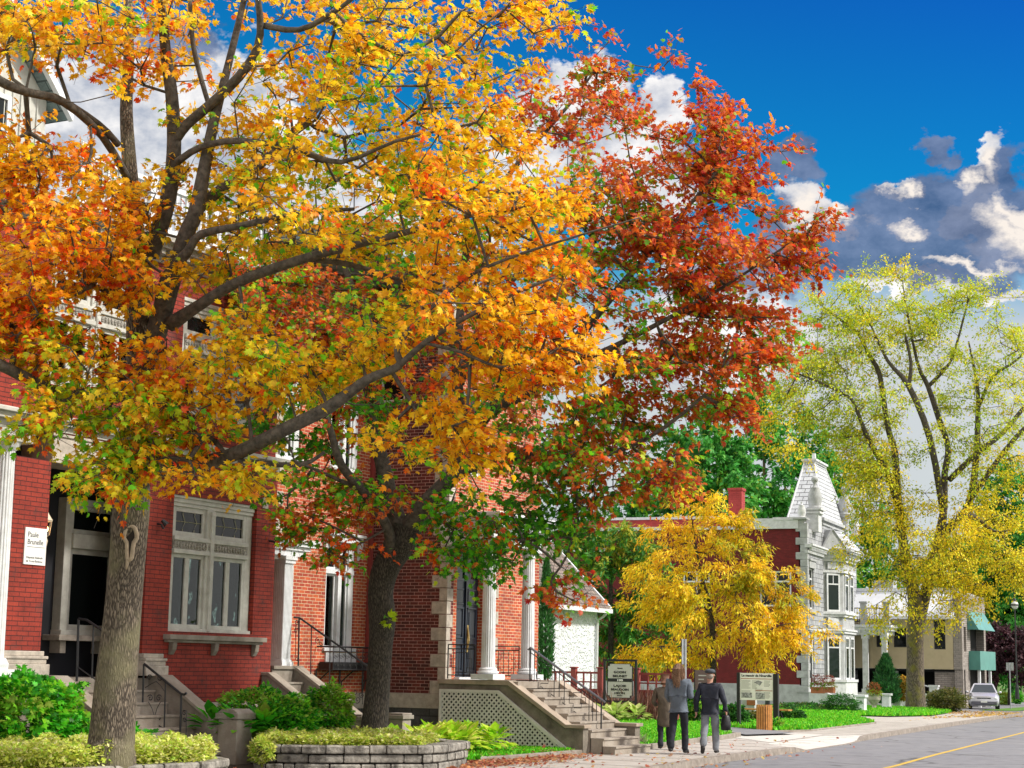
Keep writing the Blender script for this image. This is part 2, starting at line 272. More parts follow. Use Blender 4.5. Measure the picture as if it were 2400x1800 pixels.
M['scar_dark'] = mat('scar_hollow_shade', (0.02, 0.014, 0.010), 0.9, 0.1, 10)

# ---------------------------------------------------------------- mesh helpers
LOC = {}
class MB:
    def __init__(s): s.v = []; s.f = []
    def add(s, vs, fs):
        b = len(s.v); s.v += [tuple(map(float, p)) for p in vs]; s.f += [tuple(b + i for i in f) for f in fs]; return s
    def box(s, x0, x1, y0, y1, z0, z1):
        x0, x1 = min(x0, x1), max(x0, x1); y0, y1 = min(y0, y1), max(y0, y1); z0, z1 = min(z0, z1), max(z0, z1)
        return s.add([(x0, y0, z0), (x1, y0, z0), (x1, y1, z0), (x0, y1, z0), (x0, y0, z1), (x1, y0, z1), (x1, y1, z1), (x0, y1, z1)],
                     [(0, 3, 2, 1), (4, 5, 6, 7), (0, 1, 5, 4), (1, 2, 6, 5), (2, 3, 7, 6), (3, 0, 4, 7)])
    def prism(s, poly, axis, a0, a1):
        # poly of 2D points; axis 'x': (y,z); 'y': (x,z); 'z': (x,y)
        def mk(p, a): return (a, p[0], p[1]) if axis == 'x' else (p[0], a, p[1]) if axis == 'y' else (p[0], p[1], a)
        n = len(poly); vs = [mk(p, a0) for p in poly] + [mk(p, a1) for p in poly]
        fs = [tuple(range(n))[::-1], tuple(range(n, 2 * n))] + [(i, (i + 1) % n, n + (i + 1) % n, n + i) for i in range(n)]
        return s.add(vs, fs)
    def tube(s, pts, r, n=6, cap=True):
        pts = [np.array(p, float) for p in pts]; m = len(pts)
        if not hasattr(r, '__len__'): r = [r] * m
        ring = []; ref = None
        for i in range(m):
            t = pts[min(i + 1, m - 1)] - pts[max(i - 1, 0)]; l = np.linalg.norm(t); t = t / l if l > 1e-9 else np.array([0, 0, 1.0])
            if ref is None: ref = np.array([0, 0, 1.0]) if abs(t[2]) < 0.9 else np.array([1.0, 0, 0])
            a = np.cross(t, ref); a /= (np.linalg.norm(a) + 1e-12); b = np.cross(t, a); ref = -np.cross(a, t) if False else np.cross(a, t)
            ring += [pts[i] + r[i] * (a * math.cos(2 * math.pi * k / n) + b * math.sin(2 * math.pi * k / n)) for k in range(n)]
        fs = [(i * n + k, i * n + (k + 1) % n, (i + 1) * n + (k + 1) % n, (i + 1) * n + k) for i in range(m - 1) for k in range(n)]
        if cap: fs += [tuple(range(n))[::-1], tuple((m - 1) * n + k for k in range(n))]
        return s.add(ring, fs)
    def lathe(s, prof, c, n=16):
        vs = []; m = len(prof)
        for r, z in prof: vs += [(c[0] + r * math.cos(2 * math.pi * k / n), c[1] + r * math.sin(2 * math.pi * k / n), c[2] + z) for k in range(n)]
        fs = [(i * n + k, i * n + (k + 1) % n, (i + 1) * n + (k + 1) % n, (i + 1) * n + k) for i in range(m - 1) for k in range(n)]
        fs += [tuple(range(n))[::-1], tuple((m - 1) * n + k for k in range(n))]
        return s.add(vs, fs)
    def ell(s, c, r, n=10, m=7):
        return s.lathe([(math.sin(math.pi * i / m) * r[0] + 1e-4, -math.cos(math.pi * i / m) * r[2]) for i in range(m + 1)], c, n)
    def build(s, name, m, parent=None, smooth=False, bevel=0.0, local=False):
        me = bpy.data.meshes.new(name); off = np.zeros(3)
        if parent is not None and not local: off = np.array(LOC.get(parent.name, (0, 0, 0)))
        me.from_pydata([(p[0] - off[0], p[1] - off[1], p[2] - off[2]) for p in s.v], [], s.f); me.update()
        o = bpy.data.objects.new(name, me); COL.objects.link(o)
        if m: me.materials.append(m if not isinstance(m, str) else M[m])
        if smooth:
            for p in me.polygons: p.use_smooth = True
        if bevel:
            b = o.modifiers.new('b', 'BEVEL'); b.width = bevel; b.segments = 2; b.limit_method = 'ANGLE'
        if parent is not None: o.parent = parent; LOC[o.name] = tuple(LOC.get(parent.name, (0, 0, 0)))
        return o

def thing(name, label, cat, loc=(0, 0, 0), rz=0.0, group=None):
    o = bpy.data.objects.new(name, None); COL.objects.link(o); o.location = tuple(map(float, loc)); o.rotation_euler = (0, 0, rz)
    o.empty_display_size = 0.2; LOC[o.name] = tuple(map(float, loc)); o['label'] = label; o['category'] = cat
    if group: o['group'] = group
    return o
def tag(o, label=None, cat=None, group=None, kind=None):
    if label: o['label'] = label
    if cat: o['category'] = cat
    if group: o['group'] = group
    if kind: o['kind'] = kind
    return o

def scatter_mesh(name, tmpl_v, tmpl_f, pos, rot, scl, tint, m, parent=None, local=False):
    """many small leaf shapes as one mesh. tmpl_v (k,3), tmpl_f (t,3); pos (n,3), rot (n,3,3), scl (n,), tint (n,3)"""
    tv = np.array(tmpl_v, float); tf = np.array(tmpl_f, int); n = len(pos); k = len(tv)
    off = np.zeros(3) if parent is None or local else np.array(LOC.get(parent.name, (0, 0, 0)))
    V = np.einsum('nij,kj->nki', rot, tv) * np.asarray(scl).reshape(n, -1, 1) + (pos - off)[:, None, :]
    Fc = (tf[None] + (np.arange(n) * k)[:, None, None]).reshape(-1, 3)
    me = bpy.data.meshes.new(name); me.vertices.add(n * k); me.vertices.foreach_set('co', V.reshape(-1).astype(np.float32))
    me.loops.add(Fc.size); me.loops.foreach_set('vertex_index', Fc.reshape(-1).astype(np.int32))
    me.polygons.add(len(Fc)); me.polygons.foreach_set('loop_start', np.arange(0, Fc.size, 3, dtype=np.int32)); me.polygons.foreach_set('loop_total', np.full(len(Fc), 3, np.int32))
    me.update(calc_edges=True)
    at_ = me.color_attributes.new('tint', 'FLOAT_COLOR', 'POINT')
    c4 = np.ones((n, k, 4), np.float32); c4[:, :, :3] = np.asarray(tint)[:, None, :]
    at_.data.foreach_set('color', c4.reshape(-1)); me.materials.append(m)
    o = bpy.data.objects.new(name, me); COL.objects.link(o)
    if parent is not None: o.parent = parent
    return o

def frames(tip, nrm):
    """rotation matrices with local y -> tip, local z -> near nrm"""
    y = tip / (np.linalg.norm(tip, axis=1, keepdims=True) + 1e-9)
    x = np.cross(y, nrm); x /= (np.linalg.norm(x, axis=1, keepdims=True) + 1e-9); z = np.cross(x, y)
    return np.stack([x, y, z], axis=2)

# maple leaf: fan
_ml = [(0, 0, 0), (0.0, -0.05, 0), (0.28, 0.02, -.03), (0.50, 0.30, -.08), (0.24, 0.36, 0), (0.42, 0.72, -.06), (0.14, 0.62, 0), (0, 1.02, -.10), (-0.14, 0.62, 0), (-0.42, 0.72, -.06), (-0.24, 0.36, 0), (-0.50, 0.30, -.08), (-0.28, 0.02, -.03)]
MAPLE_V = [(0, 0.33, 0.03)] + [(x, y, z) for x, y, z in _ml[1:]]
MAPLE_F = [(0, i, i + 1 if i < 12 else 1) for i in range(1, 13)]
OVAL_V = [(0, 0, 0), (0.28, 0.45, 0.05), (0, 1, -0.05), (-0.28, 0.45, 0.05)]; OVAL_F = [(0, 1, 2), (0, 2, 3)]
STRIP_V = [(0, 0, 0), (0.14, 0.4, 0.02), (0, 1, -0.12), (-0.14, 0.4, 0.02)]; STRIP_F = OVAL_F

def text(name, body, size, m, parent, origin, xdir, ydir, width=None, bold=0.0, depth=0.002, align='CENTER', local=False):
    cu = bpy.data.curves.new(name, 'FONT'); cu.body = body; cu.size = size; cu.extrude = depth; cu.offset = bold; cu.align_x = align; cu.resolution_u = 3
    t = bpy.data.objects.new(name, cu); COL.objects.link(t); bpy.context.view_layer.update()
    me = bpy.data.meshes.new_from_object(t.evaluated_get(bpy.context.evaluated_depsgraph_get())); bpy.data.objects.remove(t)
    xs = [v.co.x for v in me.vertices]; w = max(xs) - min(xs) if xs else 1
    sx = width / w if width else 1.0
    x = Vector(xdir).normalized(); y = Vector(ydir).normalized(); z = x.cross(y)
    off = Vector((0, 0, 0)) if local else Vector(LOC.get(parent.name, (0, 0, 0)))
    for v in me.vertices: v.co = Vector(origin) + x * v.co.x * sx + y * v.co.y + z * v.co.z - off
    me.materials.clear(); me.materials.append(M[m]); o = bpy.data.objects.new(name, me); COL.objects.link(o); o.parent = parent
    return o
# ---------------------------------------------------------------- building helpers
def grid_wall(mb, a0, a1, z0, z1, holes, put):
    ys = sorted(set([a0, a1] + [h[i] for h in holes for i in (0, 1) if a0 < h[i] < a1])); zs = sorted(set([z0, z1] + [h[i] for h in holes for i in (2, 3) if z0 < h[i] < z1]))
    for i in range(len(ys) - 1):
        run = None
        for j in range(len(zs) - 1):
            cy, cz = (ys[i] + ys[i + 1]) / 2, (zs[j] + zs[j + 1]) / 2
            hole = any(h[0] < cy < h[1] and h[2] < cz < h[3] for h in holes)
            if hole:
                if run: put(ys[i], ys[i + 1], run[0], run[1]); run = None
            else: run = (run[0], zs[j + 1]) if run else (zs[j], zs[j + 1])
        if run: put(ys[i], ys[i + 1], run[0], run[1])
def wall_x(mb, xf, th, y0, y1, z0, z1, holes=()):
    grid_wall(mb, y0, y1, z0, z1, holes, lambda a, b, c, d: mb.box(xf - th, xf, a, b, c, d)); return mb
def wall_y(mb, yf, th, x0, x1, z0, z1, holes=()):
    grid_wall(mb, x0, x1, z0, z1, holes, lambda a, b, c, d: mb.box(a, b, yf, yf + th, c, d)); return mb

def window(parent, ax, f, a0, a1, z0, z1, m='white', fw=0.07, cols=(), rows=(), dep=0.07, glass='glass', local=False, bar=None, curtain=False):
    """frame + pane facing +x (ax='x', plane x=f) or -y (ax='y', plane y=f). cols/rows: absolute positions of bars"""
    mb = MB(); bar = bar or fw
    def bx(b, p0, p1, q0, q1, d0, d1):
        if ax == 'x': b.box(f - d1, f - d0, p0, p1, q0, q1)
        else: b.box(p0, p1, f + d0, f + d1, q0, q1)
    bx(mb, a0, a0 + fw, z0, z1, 0, dep); bx(mb, a1 - fw, a1, z0, z1, 0, dep)
    bx(mb, a0 + fw, a1 - fw, z0, z0 + fw, 0, dep); bx(mb, a0 + fw, a1 - fw, z1 - fw, z1, 0, dep)
    for c_ in cols: bx(mb, c_ - bar / 2, c_ + bar / 2, z0 + fw, z1 - fw, .004, dep - .004)
    for r_ in rows: bx(mb, a0 + fw, a1 - fw, r_ - bar / 2, r_ + bar / 2, .007, dep - .007)
    fr = mb.build('window', m, parent, local=local, bevel=0.006)
    p = MB(); bx(p, a0 + fw * .5, a1 - fw * .5, z0 + fw * .5, z1 - fw * .5, dep * .5, dep * .5 + .012); p.build('pane', glass, fr, local=local)
    return fr

def cornice(mb, ax, f, a0, a1, z, steps, back=0.3):
    """stacked projecting bands; steps: list of (projection, height) going up from z"""
    for pr, h in steps:
        if ax == 'x': mb.box(f - back, f + pr, a0 - pr, a1 + pr, z, z + h)
        else: mb.box(a0 - pr, a1 + pr, f - pr, f + back, z, z + h)
        z += h
    return mb

def scroll(mb, o, ex, ez, r, turns=1.4, flip=1, rad=0.0085, start=0.0, n=22):
    o = np.array(o, float); pts = []
    for i in range(n):
        t = i / (n - 1); a = start + flip * turns * 2 * math.pi * t; q = r * (1 - 0.82 * t)
        pts.append(o + ex * q * math.cos(a) + ez * q * math.sin(a))
    mb.tube(pts, rad, 4)

def stairs(mb, x_top, x_bot, y0, y1, z_top, n, z_bot=0.0):
    h = (z_top - z_bot) / n; d = (x_bot - x_top) / (n - 1)
    for i in range(n - 1):
        zt = z_top - h * (i + 1); xa = x_top + d * i
        mb.box(xa - 0.02, xa + d, y0, y1, z_bot - .2, zt)
        mb.box(xa - 0.02, xa + d + .025, y0 + .002, y1 - .002, zt - 0.035, zt + .003)

def fluted(mb, c, z0, z1, r0_, r1_, n=20):
    prof = []
    vs = []; m = 2
    for z, r in ((z0, r0_), ((z0 + z1) / 2, (r0_ + r1_) / 2 * 1.015), (z1, r1_)):
        for k in range(n * 4):
            a = 2 * math.pi * k / (n * 4); q = r * (1 if k % 4 in (0, 3) else 0.93)
            vs.append((c[0] + q * math.cos(a), c[1] + q * math.sin(a), z))
    K_ = n * 4; fs = [(i * K_ + k, i * K_ + (k + 1) % K_, (i + 1) * K_ + (k + 1) % K_, (i + 1) * K_ + k) for i in range(2) for k in range(K_)]
    mb.add(vs, fs)

YH, ZH = np.array([0, 1., 0]), np.array([0, 0, 1.]); XH = np.array([1., 0, 0])

# ================================================================ HOUSE 1 : painted red brick
H1 = thing('red_brick_house', 'dark red painted brick house with dark recessed porch and grey window frames', 'house', (-20.2, 25.2, 0))
X1 = -20.2
w = MB()
wall_x(w, X1, .28, 25.22, 28.68, 1.0, 5.5, [(25.45, 28.03, 2.28, 4.76)])
wall_y(w, 28.4, .28, -32, X1 - .28, 1.0, 9.2)                       # far flank
w.box(-20.9, X1 + .03, 21.3, 22.14, 1.87, 5.0)                      # porch piers
w.box(-20.9, X1 + .03, 24.72, 25.22, 1.87, 5.0)
w.box(-20.7, X1, 20.2, 25.22, 5.45, 5.9)
UP = [(22.0, 24.5, 6.3, 8.45), (25.55, 28.0, 6.3, 8.45)]
wall_x(w, X1 - .06, .28, 17.5, 28.66, 5.5, 9.1, UP + [(18.2, 20.4, 6.3, 8.45)])
w.box(-21, -20.5, 12, 20.0, 0.9, 5.5)
w.build('wall', 'redbrick', H1)
b = MB(); b.box(-21.2, X1 + .06, 25.24, 28.72, -0.3, 1.0); b.box(-32, -20.5, 28.45, 28.72, -.3, 1.0); b.build('stone_base', 'quoin', H1)
b = MB(); b.box(-22, X1 - .02, 20.0, 22.3, -.3, 1.48); b.box(-22.2, X1 - .02, 22.3, 25.2, -.3, 1.44); b.build('porch_floor', 'concrete', H1)
for ya, yb in ((21.3, 22.14), (24.72, 25.22)):
    b = MB()
    for e, za, zb in ((.12, 1.48, 1.66), (.08, 1.66, 1.74), (.10, 1.74, 1.79), (.05, 1.79, 1.87)): b.box(-20.9, X1 + .03 + e, ya - (e if ya < 22 else .003), yb + (e if ya < 22 else e), za, zb)
    b.build('plinth', 'quoin', H1, bevel=.012)
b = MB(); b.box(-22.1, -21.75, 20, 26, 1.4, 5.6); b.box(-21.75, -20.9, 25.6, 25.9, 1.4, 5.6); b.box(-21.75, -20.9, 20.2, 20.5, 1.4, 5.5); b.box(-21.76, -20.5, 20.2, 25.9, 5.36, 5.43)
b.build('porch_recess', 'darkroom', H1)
b = MB(); b.box(-20.85, X1 + .05, 22.142, 24.718, 4.98, 5.42); b.box(-20.85, X1 + .08, 22.1, 24.76, 5.42, 5.47); b.build('lintel', 'quoin', H1, bevel=.01)
# porch window (recessed)
b = MB(); b.box(-21.75, -21.55, 24.12, 24.3, 2.2, 4.62); b.box(-21.75, -21.55, 25.5, 25.58, 2.2, 4.62); b.box(-21.75, -21.53, 24.3, 25.5, 4.5, 4.62); b.box(-21.75, -21.5, 24.3, 25.5, 3.72, 3.98)
b.box(-21.75, -21.5, 24.1, 25.59, 2.17, 2.26); b.build('window_surround', 'offwhite', H1, bevel=.01)
window(H1, 'x', -21.6, 24.3, 25.5, 3.98, 4.5, 'offwhite', .09); window(H1, 'x', -21.6, 24.3, 25.5, 2.26, 3.72, 'offwhite', .1)
b = MB(); b.box(-21.75, -21.35, 23.9, 25.59, 2.07, 2.17); b.box(-21.75, -21.5, 24.1, 24.25, 1.85, 2.07); b.box(-21.75, -21.5, 25.2, 25.35, 1.85, 2.07); b.build('sill', 'quoin', H1, bevel=.01)
# door in the dark recess
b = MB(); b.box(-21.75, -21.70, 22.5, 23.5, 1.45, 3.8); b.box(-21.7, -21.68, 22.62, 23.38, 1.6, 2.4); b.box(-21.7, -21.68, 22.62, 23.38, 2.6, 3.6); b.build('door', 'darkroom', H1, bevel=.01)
# bay window
def big_window(ya, yb, za, zb, xf, belt, lead=False):
    ym = ya + (yb - ya) * .475; b = MB(); sx = xf - .13
    b.box(sx, xf - .02, ya, ya + .12, za, zb); b.box(sx, xf - .03, yb - .2, yb, za, zb); b.box(sx, xf + .01, ym - .13, ym + .1, za, zb - .2); b.box(sx, xf + .05, ym - .03, ym + .07, za + .02, zb - .22)
    b.box(sx, xf + .02, ya, yb, zb - .13, zb); b.box(sx, xf + .05, ya - .01, yb + .03, zb - .05, zb + .02); b.box(sx, xf, ya, yb, zb - .2, zb - .13)
    b.box(sx, xf + .03, ya + .12, yb - .16, belt + .22, belt + .30); b.box(sx, xf + .03, ya + .12, yb - .16, belt - .02, belt + .06)
    b.box(sx, xf + .03, ya, yb, za - .01, za + .06); b.box(sx, xf + .06, ym - .04, ym + .08, zb - .32, zb - .27)
    s_ = b.build('window_surround', 'offwhite', H1, bevel=.008)
    rm = MB(); rm.box(sx - .9, sx - .88, ya - .1, yb + .1, za - .1, zb); rm.box(sx - .9, sx - .16, ya - .12, ya - .1, za - .1, zb); rm.box(sx - .9, sx - .16, yb + .1, yb + .12, za - .1, zb); rm.box(sx - .9, sx - .16, ya - .1, yb + .1, za - .14, za - .1); rm.box(sx - .9, sx - .16, ya - .1, yb + .1, zb, zb + .04); rm.build('room_shade_box', 'black', s_)  # black box added behind the glass to stop light and give a dark interior
    c_ = MB(); c_.box(sx, xf, ya + .12, yb - .16, belt + .06, belt + .22)
    y = ya + .16
    while y < yb - .2: c_.ell((xf + .005, y, belt + .14), (.03, .03, .06), 6, 4); y += .085
    c_.build('carved_band', 'trimdirt', s_)
    for p0, p1 in ((ya + .12, ym - .13), (ym + .1, yb - .2)):
        wf = window(H1, 'x', xf - .03, p0, p1, belt + .30, zb - .2, 'offwhite', .09)
        if lead:
            l_ = MB(); zc = (belt + .3 + zb - .2) / 2
            for q_ in (.32, .68):
                yc = p0 + (p1 - p0) * q_
                for dz in (-1, 1): l_.tube([(xf - .05, yc, zc + dz * .26), (xf - .05, yc, zc + dz * .13)], .006, 4)
                l_.tube([(xf - .05, yc, zc + .13), (xf - .05, yc + .07, zc), (xf - .05, yc, zc - .13), (xf - .05, yc - .07, zc), (xf - .05, yc, zc + .13)], .006, 4)
            l_.tube([(xf - .05, p0 + .08, zc), (xf - .05, p1 - .08, zc)], .005, 4); l_.build('lead_came', 'lead', wf)
        mid = (p0 + p1) / 2
        wf = window(H1, 'x', xf - .03, p0, p1, za + .06, belt - .02, 'offwhite', .075, cols=(mid,), bar=.13, glass='clear')
        bl_ = MB(); z = za + .1
        while z < belt - .06: bl_.prism([(xf - .20, z), (xf - .165, z + .022), (xf - .163, z + .020), (xf - .198, z - .003)], 'y', p0 + .03, p1 - .03); z += .034
        bl_.build('blind', 'blind', wf)
big_window(25.45, 28.02, 2.28, 4.76, -20.27, 3.72, True)
for ya, yb, za, zb in UP + [(18.2, 20.4, 6.3, 8.45)]: big_window(ya, yb, za, zb, -20.3, 7.5, False)
b = MB(); b.box(X1 - .3, X1 + .17, 25.32, 28.30, 2.13, 2.22); b.box(X1 - .3, X1 + .10, 25.36, 28.26, 2.08, 2.13); b.box(X1 - .3, X1 - .02, 25.5, 28.0, 2.22, 2.27)
for yc in (25.55, 26.8, 28.08): b.prism([(X1, 2.08), (X1 + .11, 2.08), (X1 + .09, 1.95), (X1 + .03, 1.86), (X1, 1.86)], 'y', yc - .06, yc + .06)
b.build('sill', 'concrete', H1, bevel=.008)
b = MB(); b.prism([(28.18, 4.74), (28.36, 4.74), (28.36, 5.03), (28.18, 5.03)], 'x', X1 - .01, X1 + .03); b.prism([(28.27, 4.79), (28.33, 4.885), (28.27, 4.98), (28.21, 4.885)], 'x', X1 + .03, X1 + .055); b.build('carved_stone', 'quoin', H1)
b = MB(); cornice(b, 'x', X1, 20.0, 28.62, 5.5, [(.05, .1), (.14, .07), (.2, .08)]); b.build('band_course', 'offwhite', H1, bevel=.01)
b = MB(); cornice(b, 'x', X1 - .06, 17.5, 28.6, 8.95, [(.04, .12), (.1, .1), (.28, .1), (.4, .12)]); 
for k in range(46): b.box(X1 - .06, X1 + .16, 17.6 + k * .24, 17.7 + k * .24, 9.07, 9.17)
b.build('eaves_cornice', 'trimdirt', H1)
b = MB(); b.box(-32, -20.4, 17.5, 28.6, 9.3, 9.5); b.build('roof', 'greenslate', H1)
# attic dormer and balustrade
b = MB(); b.box(-24, -21.2, 19.3, 22.6, 9.5, 11.5)
for k in range(16): b.box(-21.22, -21.17, 19.35 + k * .2, 19.37 + k * .2, 9.6, 11.5)
b.prism([(19.3, 11.5), (22.6, 11.5), (20.95, 13.0)], 'x', -24, -21.2); dm = b.build('dormer', 'offwhite', H1)
b = MB(); b.prism([(19.0, 11.35), (20.95, 13.25), (22.9, 11.35), (22.9, 11.2), (20.95, 13.05), (19.0, 11.2)], 'x', -24.4, -20.95); b.build('dormer_roof', 'greenslate', dm)
b = MB(); b.prism([(18.98, 11.18), (18.98, 11.36), (20.95, 13.27), (22.92, 11.36), (22.92, 11.18), (20.95, 13.08)], 'x', -20.95, -20.85); b.build('bargeboard', 'white', dm)
window(dm, 'x', -21.14, 20.2, 21.7, 10.0, 11.3, 'white', .09, cols=(20.95,), rows=(10.7,))
b = MB(); b.box(-20.55, -20.45, 22.7, 28.4, 9.62, 9.7); b.box(-20.56, -20.44, 22.7, 28.4, 10.45, 10.54)
for k in range(38): b.box(-20.52, -20.48, 22.75 + k * .15, 22.79 + k * .15, 9.7, 10.45)
for y in (22.7, 24.6, 26.5, 28.3): b.box(-20.6, -20.4, y, y + .16, 9.5, 10.7)
b.build('balustrade', 'white', H1)
# white side porch at the far left
b = MB(); fluted(b, (-19.55, 20.42), 1.75, 4.95, .17, .15); b.build('column', 'white', H1)
b = MB(); b.box(-19.8, -19.3, 20.17, 20.67, 1.46, 1.58); b.lathe([(.24, 1.58), (.25, 1.66), (.2, 1.75)], (-19.55, 20.42, 0)); b.build('column_base', 'white', H1); b = MB(); b.lathe([(.165, 4.95), (.2, 5.0), (.24, 5.08)], (-19.55, 20.42, 0)); b.build('column_capital', 'white', H1)
b = MB(); b.box(-20.2, -19.3, 14, 20.82, 5.08, 5.4); b.box(-20.2, -19.18, 14, 20.94, 5.4, 5.5); b.box(-20.2, -19.1, 14, 21.02, 5.5, 5.56); b.box(-22, -19.4, 12, 20.8, 1.3, 1.46); b.build('side_porch', 'offwhite', H1, bevel=.008)
b = MB(); b.box(-21, -19.45, 12, 20.7, -.3, 1.3); b.build('side_porch_base', 'concrete', H1)
# steps and cheek walls
b = MB(); stairs(b, -20.36, -18.55, 22.62, 24.98, 1.44, 7); b.build('steps', 'steps', H1)
def cheek(y0, y1, xt, zt, xb, zb, parent, m='concrete', lip=.03, flat=0.0, name='cheek_wall'):
    b = MB(); b.prism([(xt - .3, -.3), (xb, -.3), (xb, zb), (xb - flat, zb), (xt, zt), (xt - .3, zt)], 'y', y0, y1)
    o = b.build(name, m, parent, bevel=.01)
    c_ = MB(); c_.prism([(xt - .3, zt), (xt, zt), (xb - flat, zb), (xb + lip, zb), (xb + lip, zb + .06), (xb - flat, zb + .06), (xt + .02, zt + .06), (xt - .3, zt + .06)], 'y', y0 - lip, y1 + lip)
    c_.build('coping', 'steps' if m == 'concrete' else 'coping', o, bevel=.008); return o
cheek(22.3, 22.6, -20.0, 1.42, -18.3, .42, H1); cheek(25.0, 25.28, -19.95, 1.44, -18.45, .5, H1)
b = MB(); b.box(-18.62, -18.22, 24.95, 25.4, -.1, .78); b.build('gate_pier', 'steps', H1, bevel=.012)
b = MB(); b.box(-18.66, -18.18, 24.91, 25.44, .78, .88); b.prism([(-18.64, .88), (-18.2, .88), (-18.3, .95), (-18.54, .95)], 'y', 24.93, 25.42); b.build('pier_cap', 'concrete', H1, bevel=.01)
# iron railings of the red house
def rail(parent, Y, top, bot, posts, r=.014, post_r=.02, name='railing', lift=0.0, hand='iron'):
    mb = MB(); mb.tube([at(*p, Y=Y) for p in top], .022, 6); 
    if bot: mb.tube([at(*p, Y=Y) for p in bot], .012, 4)
    for (u, va, vb, rr_) in posts: mb.tube([at(u, va, Y=Y), at(u - (vb - va) * .03, vb, Y=Y)], rr_, 5)
    return mb
mb = rail(H1, 24.4, [(338, 1556), (424, 1626), (432, 1628), (437, 1624)], [(334, 1678), (430, 1735)], [(337, 1556, 1680, .017), (388, 1597, 1712, .014), (425, 1627, 1735, .02)])
def sc_(u, v, r, fl, st, tu=1.3, Y=24.4): scroll(mb, at(u, v, Y=Y), XH, ZH, r, tu, fl, .0095, st)
for u in (352, 372):
    s__ = 1 if u > 360 else -1
    sc_(u, 1636, .06, s__, math.pi / 2 - s__ * 1.2); sc_(u, 1683, .05, -s__, 0 if s__ < 0 else math.pi)
    mb.tube([at(362, 1680, Y=24.4), at(362 + s__ * 6, 1660, Y=24.4), at(362 + s__ * 14, 1645, Y=24.4)], .007, 4)
    sc_(u + s__ * 2, 1588, .055, -s__, 0, 1.2)
mb.tube([at(340, 1612, Y=24.4), at(352, 1604, Y=24.4), at(366, 1597, Y=24.4)], .007, 4); mb.tube([at(385, 1620, Y=24.4), at(376, 1606, Y=24.4), at(366, 1597, Y=24.4)], .007, 4)
sc_(432, 1671, .05, 1, 0); sc_(433, 1686, .045, -1, 0); mb.tube([at(437, 1665, Y=24.4), at(436, 1735, Y=24.4)], .008, 4)
mb.build('railing', 'iron', H1)
mb = rail(H1, 22.9, [(185, 1450), (203, 1453), (262, 1492)], [(182, 1563), (262, 1620)], [(184, 1450, 1597, .022), (219, 1465, 1590, .014)]); mb.build('railing', 'iron', H1)
# wall sign of the office (flat board)
b = MB(); b.prism([(21.61, 3.26), (22.115, 3.26), (22.115, 3.86), (21.61, 3.86)], 'x', X1 + .03, X1 + .05)
sg = b.build('name_board', 'sign_white', None); tag(sg, 'white office name board fixed to the red brick porch pier', 'sign')
def yt(body, y, z, size, w_, mt='ink', bold=0.0, al='LEFT'): text('lettering', body, size, mt, sg, (X1 + .051, y, z), (0, 1, 0), (0, 0, 1), w_, bold, .002, al)
yt('Paule', 21.67, 3.71, .12, .24); yt('Brunelle', 21.67, 3.59, .12, .36); yt('Députée fédérale', 21.66, 3.36, .05, .38); yt('de Trois-Rivières', 21.66, 3.30, .05, .38)
b = MB(); b.box(X1 + .05, X1 + .053, 21.67, 22.08, 3.545, 3.551); b.build('rule_line', 'ink', sg)
# lantern
LT = thing('wall_lantern', 'small lit cream lantern on the inner side of the red porch pier', 'lantern', (-20.3, 22.2, 3.9))
b = MB(); p = np.array([-20.33, 22.27, 0]); b.lathe([(.02, 3.55), (.035, 3.6), (.05, 3.68), (.03, 3.74), (.07, 3.78)], p, 8); b.lathe([(.1, 4.0), (.11, 4.03), (.05, 4.12), (.015, 4.2)], p, 8)
for k in range(6): a = k * math.pi / 3; b.tube([(p[0] + .07 * math.cos(a), p[1] + .07 * math.sin(a), 3.78), (p[0] + .1 * math.cos(a), p[1] + .1 * math.sin(a), 4.0)], .006, 4)
b.box(-20.36, -20.3, 22.14, 22.27, 3.62, 3.66); b.build('lantern_frame', 'gold_m', LT)
b = MB(); b.ell((p[0], p[1], 3.88), (.045, .045, .06)); b.build('bulb', 'lamp', LT, smooth=True)
# little black spotlights on the wall
for (u, v) in ((631, 1268), (366, 1227)):
    q_ = at(u, v, X=X1); sp_ = thing('wall_spotlight', 'small black spotlight on the red brick, ' + ('beside the bay window' if u > 500 else 'behind the big maple trunk'), 'lamp', q_)
    b = MB(); b.tube([q_, q_ + (.12, .0, -.02), q_ + (.16, .02, -.1)], [.02, .02, .02], 6); b.build('bracket', 'iron', sp_)
    b = MB(); b.tube([q_ + (.13, .0, .06), q_ + (.19, .06, -.02)], [.03, .055], 8); b.build('lamp_head', 'iron', sp_)

# ================================================================ HOUSE 2/3 : orange brick with quoined wing and portico
H2 = thing('orange_brick_house', 'orange brick house with stone corner blocks, white columns and dark double door', 'house', (-19.5, 33, 0))
X2, X3, YS = -21.0, -19.0, 33.5
w = MB(); wall_x(w, X2, .3, 28.73, YS, 1.1, 10.6, [(31.74, 32.9, 2.08, 4.35), (31.74, 32.9, 6.0, 8.0), (29.6, 30.6, 6.0, 8.0)])
wall_x(w, X3, .3, YS + .3, 37.7, 1.1, 9.8, [(33.95, 35.15, 1.4, 4.3), (34.0, 35.1, 6.0, 7.9), ]); wall_y(w, 37.7, .3, -30, X3, 1.1, 9.8)
w.build('front_wall', 'orangebrick', H2)
w = MB(); wall_y(w, YS, .3, -21.0, X3 - .0, 1.14, 10.4, [(-20.9, -20.2, 7.6, 9.0)]); wall_y(w, YS + .1, .3, -30, -21.3, 1.1, 10.4); w.build('side_wall', 'shadedbrick', H2)
window(H2, 'y', YS + .06, -20.9, -20.2, 7.6, 9.0, 'white', .08, rows=(8.3,))
